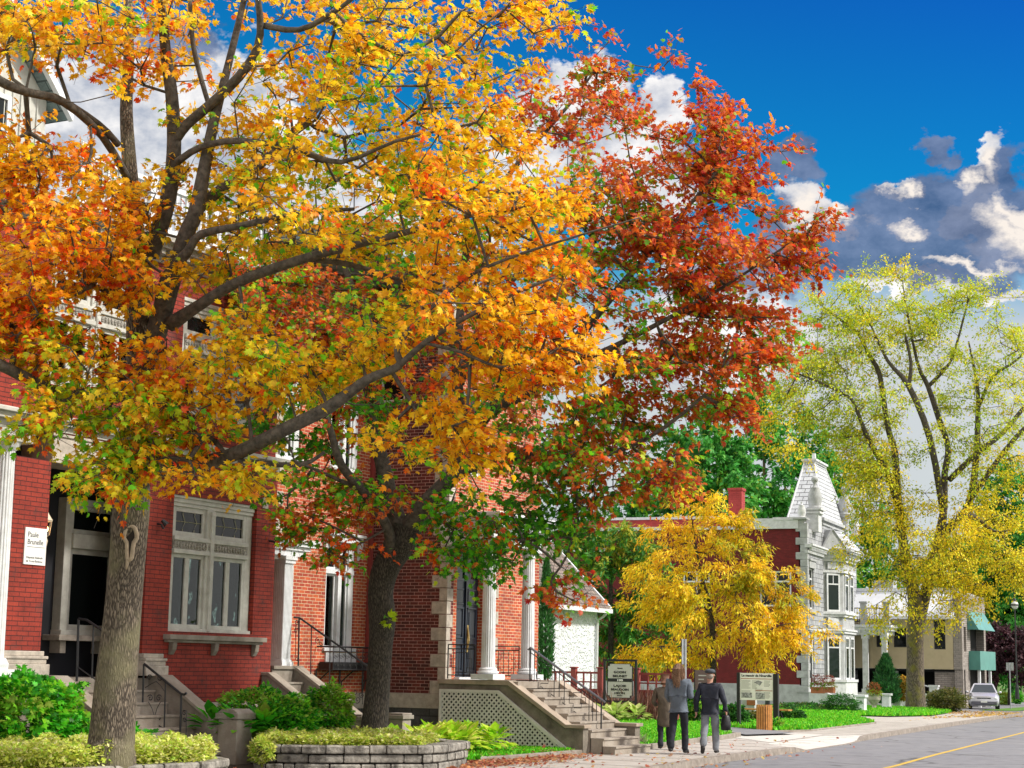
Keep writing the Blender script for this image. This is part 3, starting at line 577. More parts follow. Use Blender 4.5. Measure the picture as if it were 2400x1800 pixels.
b = MB(); b.box(-21.3, X3 + .04, YS - .04, YS + .5, .82, 1.14); b.box(X3 - .4, X3 + .04, YS + .5, 37.72, .82, 1.1); b.box(-21.4, -20.96, 28.74, YS - .04, .78, 1.12); b.build('stone_band', 'quoin', H2, bevel=.008)
b = MB(); b.box(-21.3, X3 + .02, YS - .02, 37.7, -.3, .82); b.box(-21.5, -20.98, 28.76, YS, -.3, .78); b.build('foundation', 'rubble_dark', H2)
b = MB(); k = 0; z = 1.143
while z < 9.7:
    L1, L2 = (.36, .14) if k % 2 == 0 else (.17, .24)
    b.box(X3 - L1, X3 + .03, YS - .03, YS + L2, z, z + .272); z += .286; k += 1
b.build('quoins', 'quoin', H2, bevel=.008)
b = MB(); k = 0; z = 1.5
while z < 4.3:
    b.box(X3, X3 + .03, 35.3, 35.3 + (.42 if k % 2 else .58), z, z + .29); z += .3; k += 1
k = 0; z = 4.4
while z < 10:
    b.box(X2, X2 + .035, 29.0, 29.55 + (.45 if k % 2 == 0 else .2), z, z + .28); z += .29; k += 1
b.build('stone_blocks', 'quoin', H2, bevel=.006)
b = MB(); cornice(b, 'x', X2, 28.8, YS, 10.3, [(.06, .2), (.2, .15), (.4, .15)]); cornice(b, 'x', X3, YS - .1, 37.7, 9.7, [(.06, .2), (.2, .15), (.4, .15)]); b.build('eaves_cornice', 'white', H2)
b = MB(); b.box(-30, -19.1, 28.8, 37.9, 10.3, 10.45); b.build('roof', 'greenslate', H2)
b = MB(); b.box(-20.99, -20.9, YS - .12, YS - .03, 1.2, 9.8); b.build('downpipe', 'redfence', H2)
# portico 2 (at the left, against red house)
b = MB(); b.box(-20.95, -19.42, 26.6, 28.86, 4.02, 4.16) if False else None
b.box(X2, -20.36, 28.74, 30.0, 3.88, 4.0); b.box(X2, -20.32, 28.74, 30.12, 4.0, 4.08); b.box(X2, -20.26, 28.74, 30.28, 4.08, 4.15); b.box(X2, -20.22, 28.74, 30.36, 4.15, 4.22); b.box(X2, -20.46, 28.74, 29.8, 3.80, 3.88)
b.build('porch_roof', 'white', H2, bevel=.008)
def post(cx, cy, z0, z1, r=.15):
    b = MB()
    for k in range(-3, 4):
        b.box(cx - r, cx + r, cy + k * r / 3.5 - .012, cy + k * r / 3.5 + .012, z0 + .12, z1 - .16); b.box(cx + k * r / 3.5 - .012, cx + k * r / 3.5 + .012, cy - r, cy + r, z0 + .12, z1 - .16)
    b.box(cx - r + .015, cx + r - .015, cy - r + .015, cy + r - .015, z0, z1); b.box(cx - r - .04, cx + r + .04, cy - r - .04, cy + r + .04, z0, z0 + .09); b.box(cx - r - .02, cx + r + .02, cy - r - .02, cy + r + .02, z0 + .09, z0 + .13)
    b.box(cx - r - .05, cx + r + .05, cy - r - .05, cy + r + .05, z1 - .08, z1); b.box(cx - r - .025, cx + r + .025, cy - r - .025, cy + r + .025, z1 - .15, z1 - .08); return b.build('column', 'white', H2, bevel=.004)
post(-20.5, 29.42, 1.68, 3.88, .155)
# tall windows
for (ya, yb, za, zb) in ((31.74, 32.9, 2.08, 4.35), (31.74, 32.9, 6.0, 8.0), (29.6, 30.6, 6.0, 8.0)):
    ym = (ya + yb) / 2; b = MB(); b.box(X2 - .2, X2 - .04, ya, ya + .09, za, zb); b.box(X2 - .2, X2 - .04, yb - .2, yb, za, zb); b.box(X2 - .2, X2 - .04, ya, yb, zb - .08, zb); b.box(X2 - .2, X2 + .06, ya - .05, yb + .05, za - .07, za + .0)
    b.box(X2 - .18, X2 - .0, ym - .09, ym + .05, za, zb - .08); b.box(X2 - .18, X2 - .02, ya, yb, zb - .68, zb - .58); b.build('window_surround', 'white', H2, bevel=.006)
    for p0, p1 in ((ya + .09, ym - .09), (ym + .05, yb - .2)):
        window(H2, 'x', X2 - .08, p0, p1, za, zb - .68, 'white', .05, glass='clear'); window(H2, 'x', X2 - .08, p0, p1, zb - .58, zb - .08, 'white', .05)
for (ya, yb, za, zb) in ((31.74, 32.9, 2.08, 4.35), (31.74, 32.9, 6.0, 8.0), (29.6, 30.6, 6.0, 8.0)):
    b = MB(); y = ya + .05
    while y < yb: b.box(X2 - .36 - .03 * math.sin(y * 60), X2 - .33 - .03 * math.sin(y * 60), y, y + .03, za, zb - .1); y += .03
    b.build('curtain', 'curtain', H2); b = MB(); b.box(X2 - .9, X2 - .88, ya - .2, yb + .2, za - .2, zb + .1); b.box(X2 - .9, X2 - .31, ya - .22, ya - .2, za - .2, zb + .1); b.box(X2 - .9, X2 - .31, yb + .2, yb + .22, za - .2, zb + .1); b.box(X2 - .9, X2 - .31, ya - .2, yb + .2, za - .24, za - .2); b.box(X2 - .9, X2 - .31, ya - .2, yb + .2, zb + .1, zb + .14); b.build('room_shade_box', 'black', H2)  # the last boxes are an added black shell for the unlit interior
b = MB(); b.box(X2 - .02, X2 + .1, 31.6, 33.05, 4.36, 4.5); b.box(X2 - .02, X2 + .15, 31.55, 33.1, 4.5, 4.56); b.prism([(X2, 4.36), (X2 + .1, 4.36), (X2 + .04, 4.1), (X2, 4.0)], 'y', 31.6, 31.7); b.prism([(X2, 4.36), (X2 + .1, 4.36), (X2 + .04, 4.1), (X2, 4.0)], 'y', 32.95, 33.05); b.build('window_hood', 'white', H2, bevel=.006)
b = MB(); b.box(X2 - .02, X2 + .03, 31.8, 33.0, 1.72, 1.98); b.build('sill_panel', 'white', H2)
# stairs 2
b = MB(); b.box(X2, -20.2, 28.75, 29.75, -.2, 1.62); b.box(X2, -20.16, 28.75, 29.8, 1.62, 1.69); b.build('porch_floor', 'concrete', H2, bevel=.01)
b = MB(); stairs(b, -20.18, -18.9, 28.62, 29.5, 1.6, 7); b.build('steps', 'concrete', H2)
cheek(29.5, 29.74, -20.15, 1.6, -18.7, .72, H2, 'concrete'); cheek(28.4, 28.6, -20.05, 1.5, -18.75, .68, H2, 'concrete')
for y in (29.45, 31.0):
    b = MB(); b.box(-18.86, -18.54, y, y + .34, -.1, .66); pr_ = b.build('gate_pier', 'steps', H2, bevel=.012)
    b = MB(); b.box(-18.9, -18.5, y - .05, y + .39, .66, .74); b.box(-18.87, -18.53, y - .02, y + .36, .74, .78); b.build('pier_cap', 'concrete', pr_, bevel=.01)
mb = MB(); Yr = 29.62
mb.tube([at(689, 1447, Y=Yr), at(702, 1448, Y=Yr), at(862, 1562, Y=Yr), at(902, 1594, Y=Yr)], .02, 6)
for u, va, vb in ((701, 1448, 1563), (730, 1468, 1580), (774, 1500, 1608), (861, 1562, 1662)): mb.tube([at(u, va, Y=Yr), at(u - 2, vb, Y=Yr)], .018 if u < 710 else .012, 5)
mb.tube([at(693, 1540, Y=Yr), at(693, 1465, Y=Yr)], .008, 4)
for (u, v, r, fl, st) in ((696, 1458, .06, -1, 0), (694, 1478, .06, 1, 0), (696, 1545, .05, 1, 0), (745, 1502, .07, 1, 1.5), (752, 1508, .05, -1, 0), (838, 1640, .08, 1, 3.14), (846, 1628, .06, -1, 0), (832, 1622, .06, 1, 3.14)): scroll(mb, at(u, v, Y=Yr), XH, ZH, r, 1.3, fl, .007, st)
mb.build('railing', 'iron', H2)
# iron window balcony
BX0, BX1, BY0, BY1, BZ0, BZ1 = X2 + .03, -20.55, 31.45, 33.3, 1.62, 2.1
mb = MB(); 
for z in (BZ0, BZ1): mb.tube([(BX0, BY0, z), (BX1, BY0, z), (BX1, BY1, z), (BX0, BY1, z)], .016, 4)
mb.tube([(BX1, BY0, BZ1 - .1), (BX1, BY1, BZ1 - .1)], .008, 4)
for k in range(9):
    y = BY0 + (BY1 - BY0) * k / 8; mb.tube([(BX1, y, BZ0), (BX1, y, BZ1)], .010, 4)
    if k < 8:
        for sg_ in (-1, 1):
            scroll(mb, (BX1, y + .115 + sg_ * .05, BZ0 + .28), YH, ZH, .05, 1.2, sg_, .006, 0); scroll(mb, (BX1, y + .115 + sg_ * .045, BZ0 + .12), YH, ZH, .045, 1.2, -sg_, .006, 0)
for y in (BY0, (BY0 + BY1) / 2, BY1):
    mb.tube([(BX0, y, BZ0 - .5), (BX0 + .05, y, BZ0 - .25), (BX1 - .1, y, BZ0 - .03), (BX1, y, BZ0)], .016, 4); mb.tube([(BX0, y, BZ0 - .75), (BX0, y, BZ0)], .02, 4)
mb.build('window_balcony', 'iron', H2)
b = MB(); b.box(BX0, BX1 - .06, BY0 + .1, BY1 - .1, BZ0, BZ0 + .16); b.build('planter_box', 'iron', H2)
# door
b = MB(); b.box(X3 - .2, X3 - .12, 33.95, 35.15, 1.45, 3.62)
for ya in (34.0, 34.6):
    yb = ya + .5
    for za, zb in ((1.62, 2.2), (2.35, 3.0)):
        b.box(X3 - .12, X3 - .095, ya + .04, ya + .08, za, zb); b.box(X3 - .12, X3 - .095, yb - .08, yb - .04, za, zb); b.box(X3 - .12, X3 - .095, ya + .08, yb - .08, za, za + .03); b.box(X3 - .12, X3 - .08, ya + .04, yb - .04, zb, zb + .035)
        b.box(X3 - .12, X3 - .10, ya + .13, yb - .13, za + .08, zb - .06)
    b.box(X3 - .12, X3 - .09, ya + .05, yb - .05, 3.1, 3.13); b.box(X3 - .12, X3 - .09, ya + .05, yb - .05, 3.42, 3.45)
b.box(X3 - .13, X3 - .08, 34.53, 34.58, 1.45, 3.62); dr = b.build('door', 'navy', H2, bevel=.006)
for ya in (34.08, 34.68): b = MB(); b.box(X3 - .115, X3 - .105, ya, ya + .34, 3.14, 3.41); b.build('door_light', 'glass_g', dr)
b = MB(); b.tube([(X3 - .07, 34.62, 2.1), (X3 - .04, 34.62, 2.3), (X3 - .05, 34.62, 2.42), (X3 - .07, 34.62, 2.6)], [.012, .02, .02, .012], 6); b.box(X3 - .085, X3 - .07, 34.59, 34.65, 2.05, 2.65); b.build('handle', 'brass', dr)
b = MB(); b.box(X3 - .2, X3 - .05, 33.95, 35.15, 1.40, 1.45); b.box(X3 - .2, X3 + .14, 33.9, 35.2, 1.42, 1.5); b.build('door_sill', 'white', H2)
window(H2, 'x', X3 - .12, 33.95, 35.15, 3.62, 4.3, 'navy', .06, cols=(34.55,), glass='glass_g'); window(H2, 'x', X3 - .1, 34.0, 35.1, 6.0, 7.9, 'white', .09, rows=(7.0,))
# portico 3
CX = -17.9
for cy in (33.42, 35.28):
    b = MB(); fluted(b, (CX, cy), 1.72, 4.15, .152, .132, 18); cl_ = b.build('column', 'white', H2)
    b = MB(); b.box(CX - .27, CX + .27, cy - .27, cy + .27, 1.47, 1.585); b.lathe([(.2, 1.585), (.235, 1.61), (.235, 1.64), (.19, 1.66), (.2, 1.69), (.16, 1.725)], (CX, cy, 0), 24); b.build('column_base', 'white', cl_)
    b = MB(); b.lathe([(.135, 4.15), (.16, 4.17), (.15, 4.2), (.2, 4.28)], (CX, cy, 0), 24); b.box(CX - .22, CX + .22, cy - .22, cy + .22, 4.28, 4.35); b.build('column_capital', 'white', cl_)
b = MB(); b.box(X3, CX + .2, 33.2, 35.5, 4.35, 4.62); b.box(X3, CX + .26, 33.14, 35.56, 4.62, 4.72); b.box(X3, CX + .45, 32.95, 35.75, 4.86, 4.94); b.box(X3, CX + .36, 33.04, 35.66, 4.72, 4.86); b.box(X3, CX + .5, 32.9, 35.8, 4.94, 5.02)
b.build('entablature', 'white', H2, bevel=.008)
b = MB(); b.box(X3, -17.12, 33.32, 35.52, 1.30, 1.44); b.build('porch_floor', 'steps', H2)
CW_ = MB(); CW_.prism([(X3, -.2), (-15.55, -.2), (-15.55, .52), (-15.95, .52), (-17.3, 1.36), (X3, 1.36)], 'y', 33.24, 33.5); CW_ = CW_.build('cheek_wall', 'stained', H2, bevel=.01)
b = MB(); b.prism([(X3, 1.36), (-17.3, 1.36), (-15.95, .52), (-15.5, .52), (-15.5, .59), (-15.93, .59), (-17.28, 1.46), (X3, 1.46)], 'y', 33.19, 33.53); b.build('coping', 'coping', CW_, bevel=.008)
CW2 = MB(); CW2.prism([(X3, -.2), (-15.3, -.2), (-15.3, .52), (-15.8, .52), (-17.2, 1.36), (X3, 1.36)], 'y', 35.34, 35.62); CW2 = CW2.build('cheek_wall', 'stained', H2, bevel=.01)
b = MB(); b.prism([(X3, 1.36), (-17.2, 1.36), (-15.8, .52), (-15.25, .52), (-15.25, .59), (-15.78, .59), (-17.18, 1.46), (X3, 1.46)], 'y', 35.3, 35.67); b.build('coping', 'coping', CW2, bevel=.008)
b = MB(); stairs(b, -17.14, -14.95, 33.5, 35.34, 1.44, 9); b.build('steps', 'steps', H2)
# lattice skirt
lat = MB(); Yl = 33.2
pl = [(X3 + .08, -.1), (X3 + .08, 1.2), (-17.55, 1.2), (-15.95, .08), (-15.95, -.1)]
lat.prism([(X3 + .05, -.1), (X3 + .05, 1.25), (-17.52, 1.25), (-15.85, .08), (-15.85, -.02), (-17.55, 1.19), (X3 + .11, 1.19), (X3 + .11, -.1)], 'y', Yl - .02, Yl + .03)
def inside_clip(p, d):
    # clip the line p+t*d to polygon (convex)
    t0, t1 = -10, 10
    cs = [(1, 0, X3 + .1), (0, -1, -1.2), (0, 1, -.1)]
    nx, nz = -(1.2 - .08), -(17.55 - 15.95); l_ = math.hypot(nx, nz); nx, nz = nx / l_, nz / l_; cs.append((nx, nz, nx * -15.95 + nz * .08))
    for a, b_, c_ in cs:
        num = c_ - (a * p[0] + b_ * p[1]); den = a * d[0] + b_ * d[1]
        if abs(den) < 1e-9: continue
        t = num / den
        if den > 0: t0 = max(t0, t)
        else: t1 = min(t1, t)
    return (t0, t1) if t0 < t1 else None
for sgn, yy in ((1, 0.0), (-1, 0.012)):
    for k in range(-40, 60):
        p = (X3 + k * .115, 0.0); d_ = (math.cos(math.pi / 4), sgn * math.sin(math.pi / 4)); r_ = inside_clip(p, d_)
        if r_:
            a = (p[0] + d_[0] * r_[0], p[1] + d_[1] * r_[0]); c_ = (p[0] + d_[0] * r_[1], p[1] + d_[1] * r_[1]); nx, nz = -d_[1] * .019, d_[0] * .019
            lat.prism([(a[0] - nx, a[1] - nz), (c_[0] - nx, c_[1] - nz), (c_[0] + nx, c_[1] + nz), (a[0] + nx, a[1] + nz)], 'y', Yl + yy - .006, Yl + yy + .005)
lat.build('lattice_skirt', 'lattice', H2)
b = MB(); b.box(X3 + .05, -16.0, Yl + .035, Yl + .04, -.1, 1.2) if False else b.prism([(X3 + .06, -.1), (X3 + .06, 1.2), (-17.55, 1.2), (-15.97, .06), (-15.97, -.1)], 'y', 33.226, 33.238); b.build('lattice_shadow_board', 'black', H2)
# railings on the portico
def panel_rail(Y, x0, x1, za=1.5, zb=2.2):
    mb = MB(); pt = lambda x, z: (x, Y, z)
    for x in (x0, x1): mb.tube([pt(x, za - .03), pt(x, zb)], .016, 4)
    for z in (zb, zb - .09, za + .05): mb.tube([pt(x0, z), pt(x1, z)], .012, 4)
    n = 5; W_ = x1 - x0
    for k in range(1, n): mb.tube([pt(x0 + W_ * k / n, za + .05), pt(x0 + W_ * k / n, zb - .09)], .009, 4)
    c_ = (x0 + x1) / 2; zc = (za + zb) / 2 - .02
    mb.tube([pt(c_ - W_ * .35, zc - .12), pt(c_ - W_ * .35, zc + .08), pt(c_ - W_ * .2, zc + .08), pt(c_ - W_ * .2, zc + .2), pt(c_ + W_ * .2, zc + .2), pt(c_ + W_ * .2, zc + .08), pt(c_ + W_ * .35, zc + .08), pt(c_ + W_ * .35, zc - .12), pt(c_ + W_ * .2, zc - .12), pt(c_ + W_ * .2, zc - .22), pt(c_ - W_ * .2, zc - .22), pt(c_ - W_ * .2, zc - .12), pt(c_ - W_ * .35, zc - .12)], .009, 4)
    return mb.build('railing', 'iron', H2)
panel_rail(33.36, -18.85, -18.18); panel_rail(35.45, -18.85, -18.2)
Yr = 34.4; mb = MB(); t0 = np.array(at(1243, 1518, Y=Yr)); t1 = np.array(at(1412, 1642, Y=Yr)); dn = np.array([0, 0, -1.0])
hr = MB(); hr.tube([t0 + (-.05, 0, -.05), t0, t1, t1 + (.06, 0, -.03)], .026, 6)
H_ = .86
for fr in (0, .985): mb.tube([t0 + (t1 - t0) * fr, t0 + (t1 - t0) * fr + dn * (H_ + .06)], .018, 4)
mb.tube([t0 + dn * .1, t1 + dn * .1], .010, 4); mb.tube([t0 + dn * .74, t1 + dn * .74], .012, 4); mb.tube([t0 + dn * .66, t1 + dn * .66], .009, 4)
for fr in (.06, .10, .34, .41, .48, .82, .87, .92): mb.tube([t0 + (t1 - t0) * fr, t0 + (t1 - t0) * fr + dn * .74], .010, 4)
for fr in (.2, .66):
    c_ = t0 + (t1 - t0) * fr; q = (t1 - t0) / np.linalg.norm(t1 - t0)
    for rr_ in (.16,): mb.tube([c_ + XH * a_ * rr_ * 1.2 + dn * (.38 + b_ * rr_) + dn * (-a_ * rr_ * .0) for a_, b_ in ((-1, 0), (-1, -.4), (-.5, -.4), (-.5, -1), (.5, -1), (.5, -.4), (1, -.4), (1, .4), (.5, .4), (.5, 1), (-.5, 1), (-.5, .4), (-1, .4), (-1, 0))], .009, 4)
rl = mb.build('stair_railing', 'iron', H2); hr.build('handrail', 'railtop', rl)

# ================================================================ white stone annex
m = mat('rough_white_stucco', (0.74, 0.76, 0.80), 0.9, 0.04, 3, 0.0)
t = m.node_tree; v_ = t.nodes.new('ShaderNodeTexNoise'); v_.inputs['Scale'].default_value = 5.5; v_.inputs['Detail'].default_value = 2; v_.inputs['Distortion'].default_value = 1.2
g_ = t.nodes.new('ShaderNodeNewGeometry'); t.links.new(g_.outputs['Position'], v_.inputs[0]); r_ = t.nodes.new('ShaderNodeMapRange'); r_.inputs[1].default_value = .42; r_.inputs[2].default_value = .62; t.links.new(v_.outputs[0], r_.inputs[0])
bp_ = t.nodes.new('ShaderNodeBump'); bp_.inputs['Distance'].default_value = .05; bp_.inputs['Strength'].default_value = 1; t.links.new(r_.outputs[0], bp_.inputs['Height']); t.links.new(bp_.outputs[0], t.nodes['Principled BSDF'].inputs['Normal']); M['stucco'] = m
AN = thing('white_stone_cottage', 'low white rough stone cottage with grey shingle roof behind the porch columns', 'house', (-29.5, 60, 0))
b = MB(); b.box(-38, -29.5, 50, 64.26, -.4, 4.0); b.prism([(-29.5, 4.0), (-38, 4.0), (-33.75, 8.3)], 'y', 50, 64.26); b.build('wall', 'stucco', AN)
b = MB(); b.prism([(-29.05, 4.12), (-33.75, 8.85), (-33.75, 8.6), (-29.05, 3.98)], 'y', 49.8, 64.45); b.prism([(-38.45, 4.12), (-33.75, 8.85), (-33.75, 8.6), (-38.45, 3.98)], 'y', 49.8, 64.45); rf = b.build('roof', 'shingle', AN)
b = MB(); b.prism([(-29.0, 4.14), (-33.75, 8.9), (-33.75, 8.68), (-29.0, 3.96)], 'y', 64.452, 64.56); b.box(-29.06, -28.95, 49.8, 64.56, 3.9, 4.06); b.box(-29.5, -29.06, 49.8, 64.5, 3.92, 3.975); b.build('eaves_trim', 'white', rf)
b = MB(); b.tube([(-29.05, 64.2, 3.9), (-29.2, 64.15, 3.75), (-29.42, 64.1, 3.6), (-29.42, 64.1, 0)], .05, 8); b.build('downpipe', 'white', AN)
b = MB(); b.tube([(-29.45, 53.0, 1.9), (-29.45, 53.4, 1.9)], .05, 4); 
# ================================================================ grey stone mansion with red side wall (local frame turned with the street)
TH = math.radians(5.6); CR = at(1894, 1648, Z=0.0)
CA = thing('stone_mansion', 'grey stone mansion with slate tower, bay window and maroon brick side wall', 'mansion', CR, TH)
exl = np.array([math.cos(TH), math.sin(TH), 0]); eyl = np.array([-math.sin(TH), math.cos(TH), 0])
def lo(u, v, xl=None, yl=None):
    d = f0 + rr * (u - 1200) / F + uu * (900 - v) / F; o = CP - CR
    t = (xl - o @ exl) / (d @ exl) if xl is not None else (yl - o @ eyl) / (d @ eyl)
    p = o + d * t; return np.array([p @ exl, p @ eyl, p[2]])
def LB(b, name, m, parent=CA, **k): return b.build(name, m, parent, local=True, **k)
w = MB(); wall_y(w, 0.02, .35, -16.5, -.45, 1.0, 9.65, [(-2.7, -.9, 5.3, 7.3), (-7.2, -5.6, 5.3, 7.3), (-13.6, -12.5, 5.0, 6.8), (-13.8, -12.4, 1.6, 3.2)]); LB(w, 'side_wall', 'maroon')
w = MB(); w.box(-16.5, -.45, -.02, .4, -1.2, 1.0); w.box(-.5, .06, -.03, 14.2, -1.2, .55); LB(w, 'stone_base', 'smooth_stone')
for (a0, a1, c0, c1) in ((-2.7, -.9, 5.3, 7.3), (-7.2, -5.6, 5.3, 7.3), (-13.6, -12.5, 5.0, 6.8), (-13.8, -12.4, 1.6, 3.2)):
    window(CA, 'y', .08, a0, a1, c0, c1, 'white', .1, cols=((a0 + a1) / 2,), rows=(c1 - .6,), local=True)
b = MB(); b.box(-16.5, -1.9, -.08, .4, 9.65, 9.85); b.box(-3.3, -.45, -.1, .4, 9.66, 10.25); b.box(-1.9, -.4, -.14, .4, 10.15, 10.3); LB(b, 'parapet', 'dressed')
# upper red storey further back
b = MB(); b.box(-22, -4.5, 2.0, 2.4, 8.6, 10.45); b.box(-22, -16.5, .0, .4, -1, 8.5); LB(b, 'rear_wall', 'brightred')
b = MB(); b.box(-22, -4.5, 1.9, 2.4, 10.45, 10.6); b.box(-22, -11.5, -.1, 2.0, 8.45, 8.62); b.box(-5.1, -4.4, 2.9, 3.4, 10.6, 12.3) if False else None; LB(b, 'roof_edge', 'dressed')
b = MB(); b.box(-5.3, -4.5, 3, 3.8, 10.2, 12.2); b.box(-5.35, -4.45, 2.95, 3.85, 12.2, 12.35); LB(b, 'chimney', 'brightred')
b = MB(); b.box(-22, -.6, .42, 14, 8.8, 9.3); LB(b, 'roof', 'smooth_stone')
# front wall
FH = [(.55, 1.7, 5.2, 7.5), (.45, 1.75, .6, 3.9)]
w = MB(); wall_x(w, 0.0, .35, .36, 14.2, .5, 9.7, FH); wall_y(w, 14.2, .35, -12, 0, .5, 9.7); LB(w, 'front_wall', 'ashlar')
b = MB(); k = 0; z = .55
while z < 9.6:
    b.box(-(.62 if k % 2 == 0 else .36), .05, -.06, (.3 if k % 2 == 0 else .5), z, z + .4); z += .41; k += 1
LB(b, 'quoins', 'smooth_stone', bevel=.02)
window(CA, 'x', -.08, .55, 1.7, 5.2, 7.5, 'white', .1, rows=(6.9,), local=True); window(CA, 'x', -.08, .45, 1.75, .6, 3.9, 'white', .16, rows=(3.1, 2.9), local=True)
b = MB(); b.box(-.1, .1, .3, 1.95, 7.5, 7.9); b.box(-.1, .16, .25, 2.0, 7.9, 8.0); b.box(-.1, .12, .2, 2.0, 5.0, 5.2); b.box(-.1, .1, .25, 1.95, 3.9, 4.3); LB(b, 'window_hood', 'smooth_stone')
# bay
BP = [(0, 4.3), (.95, 5.35), (.95, 8.7), (0, 9.7)]
def inset(pl, e): return [(x + (0 if x == 0 else e), y + (-e * .6 if i < 2 else e * .6)) for i, (x, y) in enumerate(pl)]
b = MB(); b.prism([(-.1, 4.3)] + BP[1:3] + [(-.1, 9.7)], 'z', .5, 8.1); by = LB(b, 'bay_wall', 'smooth_stone')
b = MB()
for z0_, z1_, e in ((.0, 1.15, .12), (1.15, 1.3, .18), (3.95, 4.1, .1), (4.1, 4.2, .17), (4.9, 5.05, .12), (5.05, 5.2, .2), (7.45, 7.6, .12), (8.1, 8.3, .12), (8.3, 8.42, .25), (8.42, 8.6, .3), (8.6, 8.7, .5), (8.7, 8.8, .58)):
    p_ = inset(BP, e); b.prism([(-.1, p_[0][1])] + p_[1:3] + [(-.1, p_[3][1])], 'z', z0_, z1_)
b.box(-.1, .12, -.1, 4.3, 8.3, 8.45); b.box(-.1, .3, -.1, 4.3, 8.6, 8.7); b.box(-.1, .38, -.1, 4.2, 8.7, 8.8); b.box(-.1, .14, -.05, 4.2, 4.0, 4.15)
b.box(-.1, .3, 9.8, 14.3, 8.6, 8.8); LB(b, 'string_course', 'dressed')
b = MB()
for k in range(14): b.box(.12, .28, .1 + k * .3, .22 + k * .3, 8.45, 8.6)
d_ = np.array([.95, 1.05]); 
for k in range(8):
    q_ = np.array([0, 4.3]) + d_ * (k + .5) / 8 + np.array([.16, -.14]); b.box(q_[0] - .05, q_[0] + .05, q_[1] - .05, q_[1] + .05, 8.45, 8.6)
for k in range(11): b.box(1.2, 1.32, 5.4 + k * .3, 5.5 + k * .3, 8.45, 8.6)
LB(b, 'dentils', 'dressed')
# windows of the bay: oblique face + front face
def quadwin(p0, p1, z0_, z1_, par, fw=.1):
    p0 = np.array([*p0, 0.]); p1 = np.array([*p1, 0.]); d = (p1 - p0); l_ = np.linalg.norm(d); d /= l_; n_ = np.array([d[1], -d[0], 0])
    def bx(b, a0, a1, z0, z1, o0, o1):
        vs = [p0 + d * a + n_ * o + np.array([0, 0, z]) for z in (z0, z1) for (a, o) in ((a0, o0), (a1, o0), (a1, o1), (a0, o1))]
        b.add(vs, [(0, 3, 2, 1), (4, 5, 6, 7), (0, 1, 5, 4), (1, 2, 6, 5), (2, 3, 7, 6), (3, 0, 4, 7)])
    b = MB(); bx(b, 0, fw, z0_, z1_, 0, .05); bx(b, l_ - fw, l_, z0_, z1_, 0, .05); bx(b, fw, l_ - fw, z0_, z0_ + fw, 0, .05); bx(b, fw, l_ - fw, z1_ - fw, z1_, 0, .05)
    zt = z1_ - .62; bx(b, fw, l_ - fw, zt - .04, zt + .04, 0, .045); bx(b, l_ / 2 - .02, l_ / 2 + .02, zt, z1_ - fw, 0, .04)
    fr = LB(b, 'window', 'white', par); g = MB(); bx(g, fw * .5, l_ - fw * .5, z0_ + .05, z1_ - .05, .0, .02); LB(g, 'pane', 'glass_g', fr)
    return fr
for z0_, z1_ in ((1.3, 3.75), (5.2, 7.4)):
    quadwin((.16, 4.48), (.78, 5.17), z0_, z1_, CA); quadwin((.955, 5.75), (.955, 6.75), z0_, z1_, CA); quadwin((.955, 7.25), (.955, 8.25), z0_, z1_, CA)
b = MB()
for z0_, z1_ in ((4.25, 4.85), (7.65, 8.05)):
    for (p0, p1) in (((.22, 4.54), (.72, 5.1)),): 
        p0 = np.array([*p0, 0.]); p1 = np.array([*p1, 0.]); n_ = np.array([.74, -.67, 0]) * .03
        b.add([p0 + (0, 0, z0_), p1 + (0, 0, z0_), p1 + (0, 0, z1_), p0 + (0, 0, z1_), p0 + n_ + (0, 0, z0_ + .03), p1 + n_ + (0, 0, z0_ + .03), p1 + n_ + (0, 0, z1_ - .03), p0 + n_ + (0, 0, z1_ - .03)], [(4, 5, 6, 7), (0, 1, 5, 4), (1, 2, 6, 5), (2, 3, 7, 6), (3, 0, 4, 7)])
LB(b, 'carved_panel', 'dressed')
# bay roof: small hipped roof with front gable
e0, e1 = 3.75, 10.2
b = MB(); P_ = [(-.1, e0, 8.8), (1.55, 5.0, 8.8), (1.55, 9.0, 8.8), (-.1, e1, 8.8), (-.1, 6.2, 10.0), (.55, 6.6, 10.0), (.55, 7.6, 10.0), (-.1, 8.2, 10.0)]
b.add(P_, [(0, 1, 5, 4), (1, 2, 6, 5), (2, 3, 7, 6), (4, 5, 6, 7)]); LB(b, 'bay_roof', 'slate')
b = MB(); b.add([(.05, 3.9, 8.8), (1.25, 5.2, 8.8), (.55, 4.45, 9.95), (-.35, 4.9, 9.9)], [(0, 1, 2), (1, 3, 2), (0, 2, 3)]); 
for a_, c_ in (((.05, 3.9, 8.8), (.55, 4.45, 9.98)), ((1.25, 5.2, 8.8), (.55, 4.45, 9.98))): b.tube([a_, c_], .07, 4)
LB(b, 'bay_gable', 'smooth_stone')
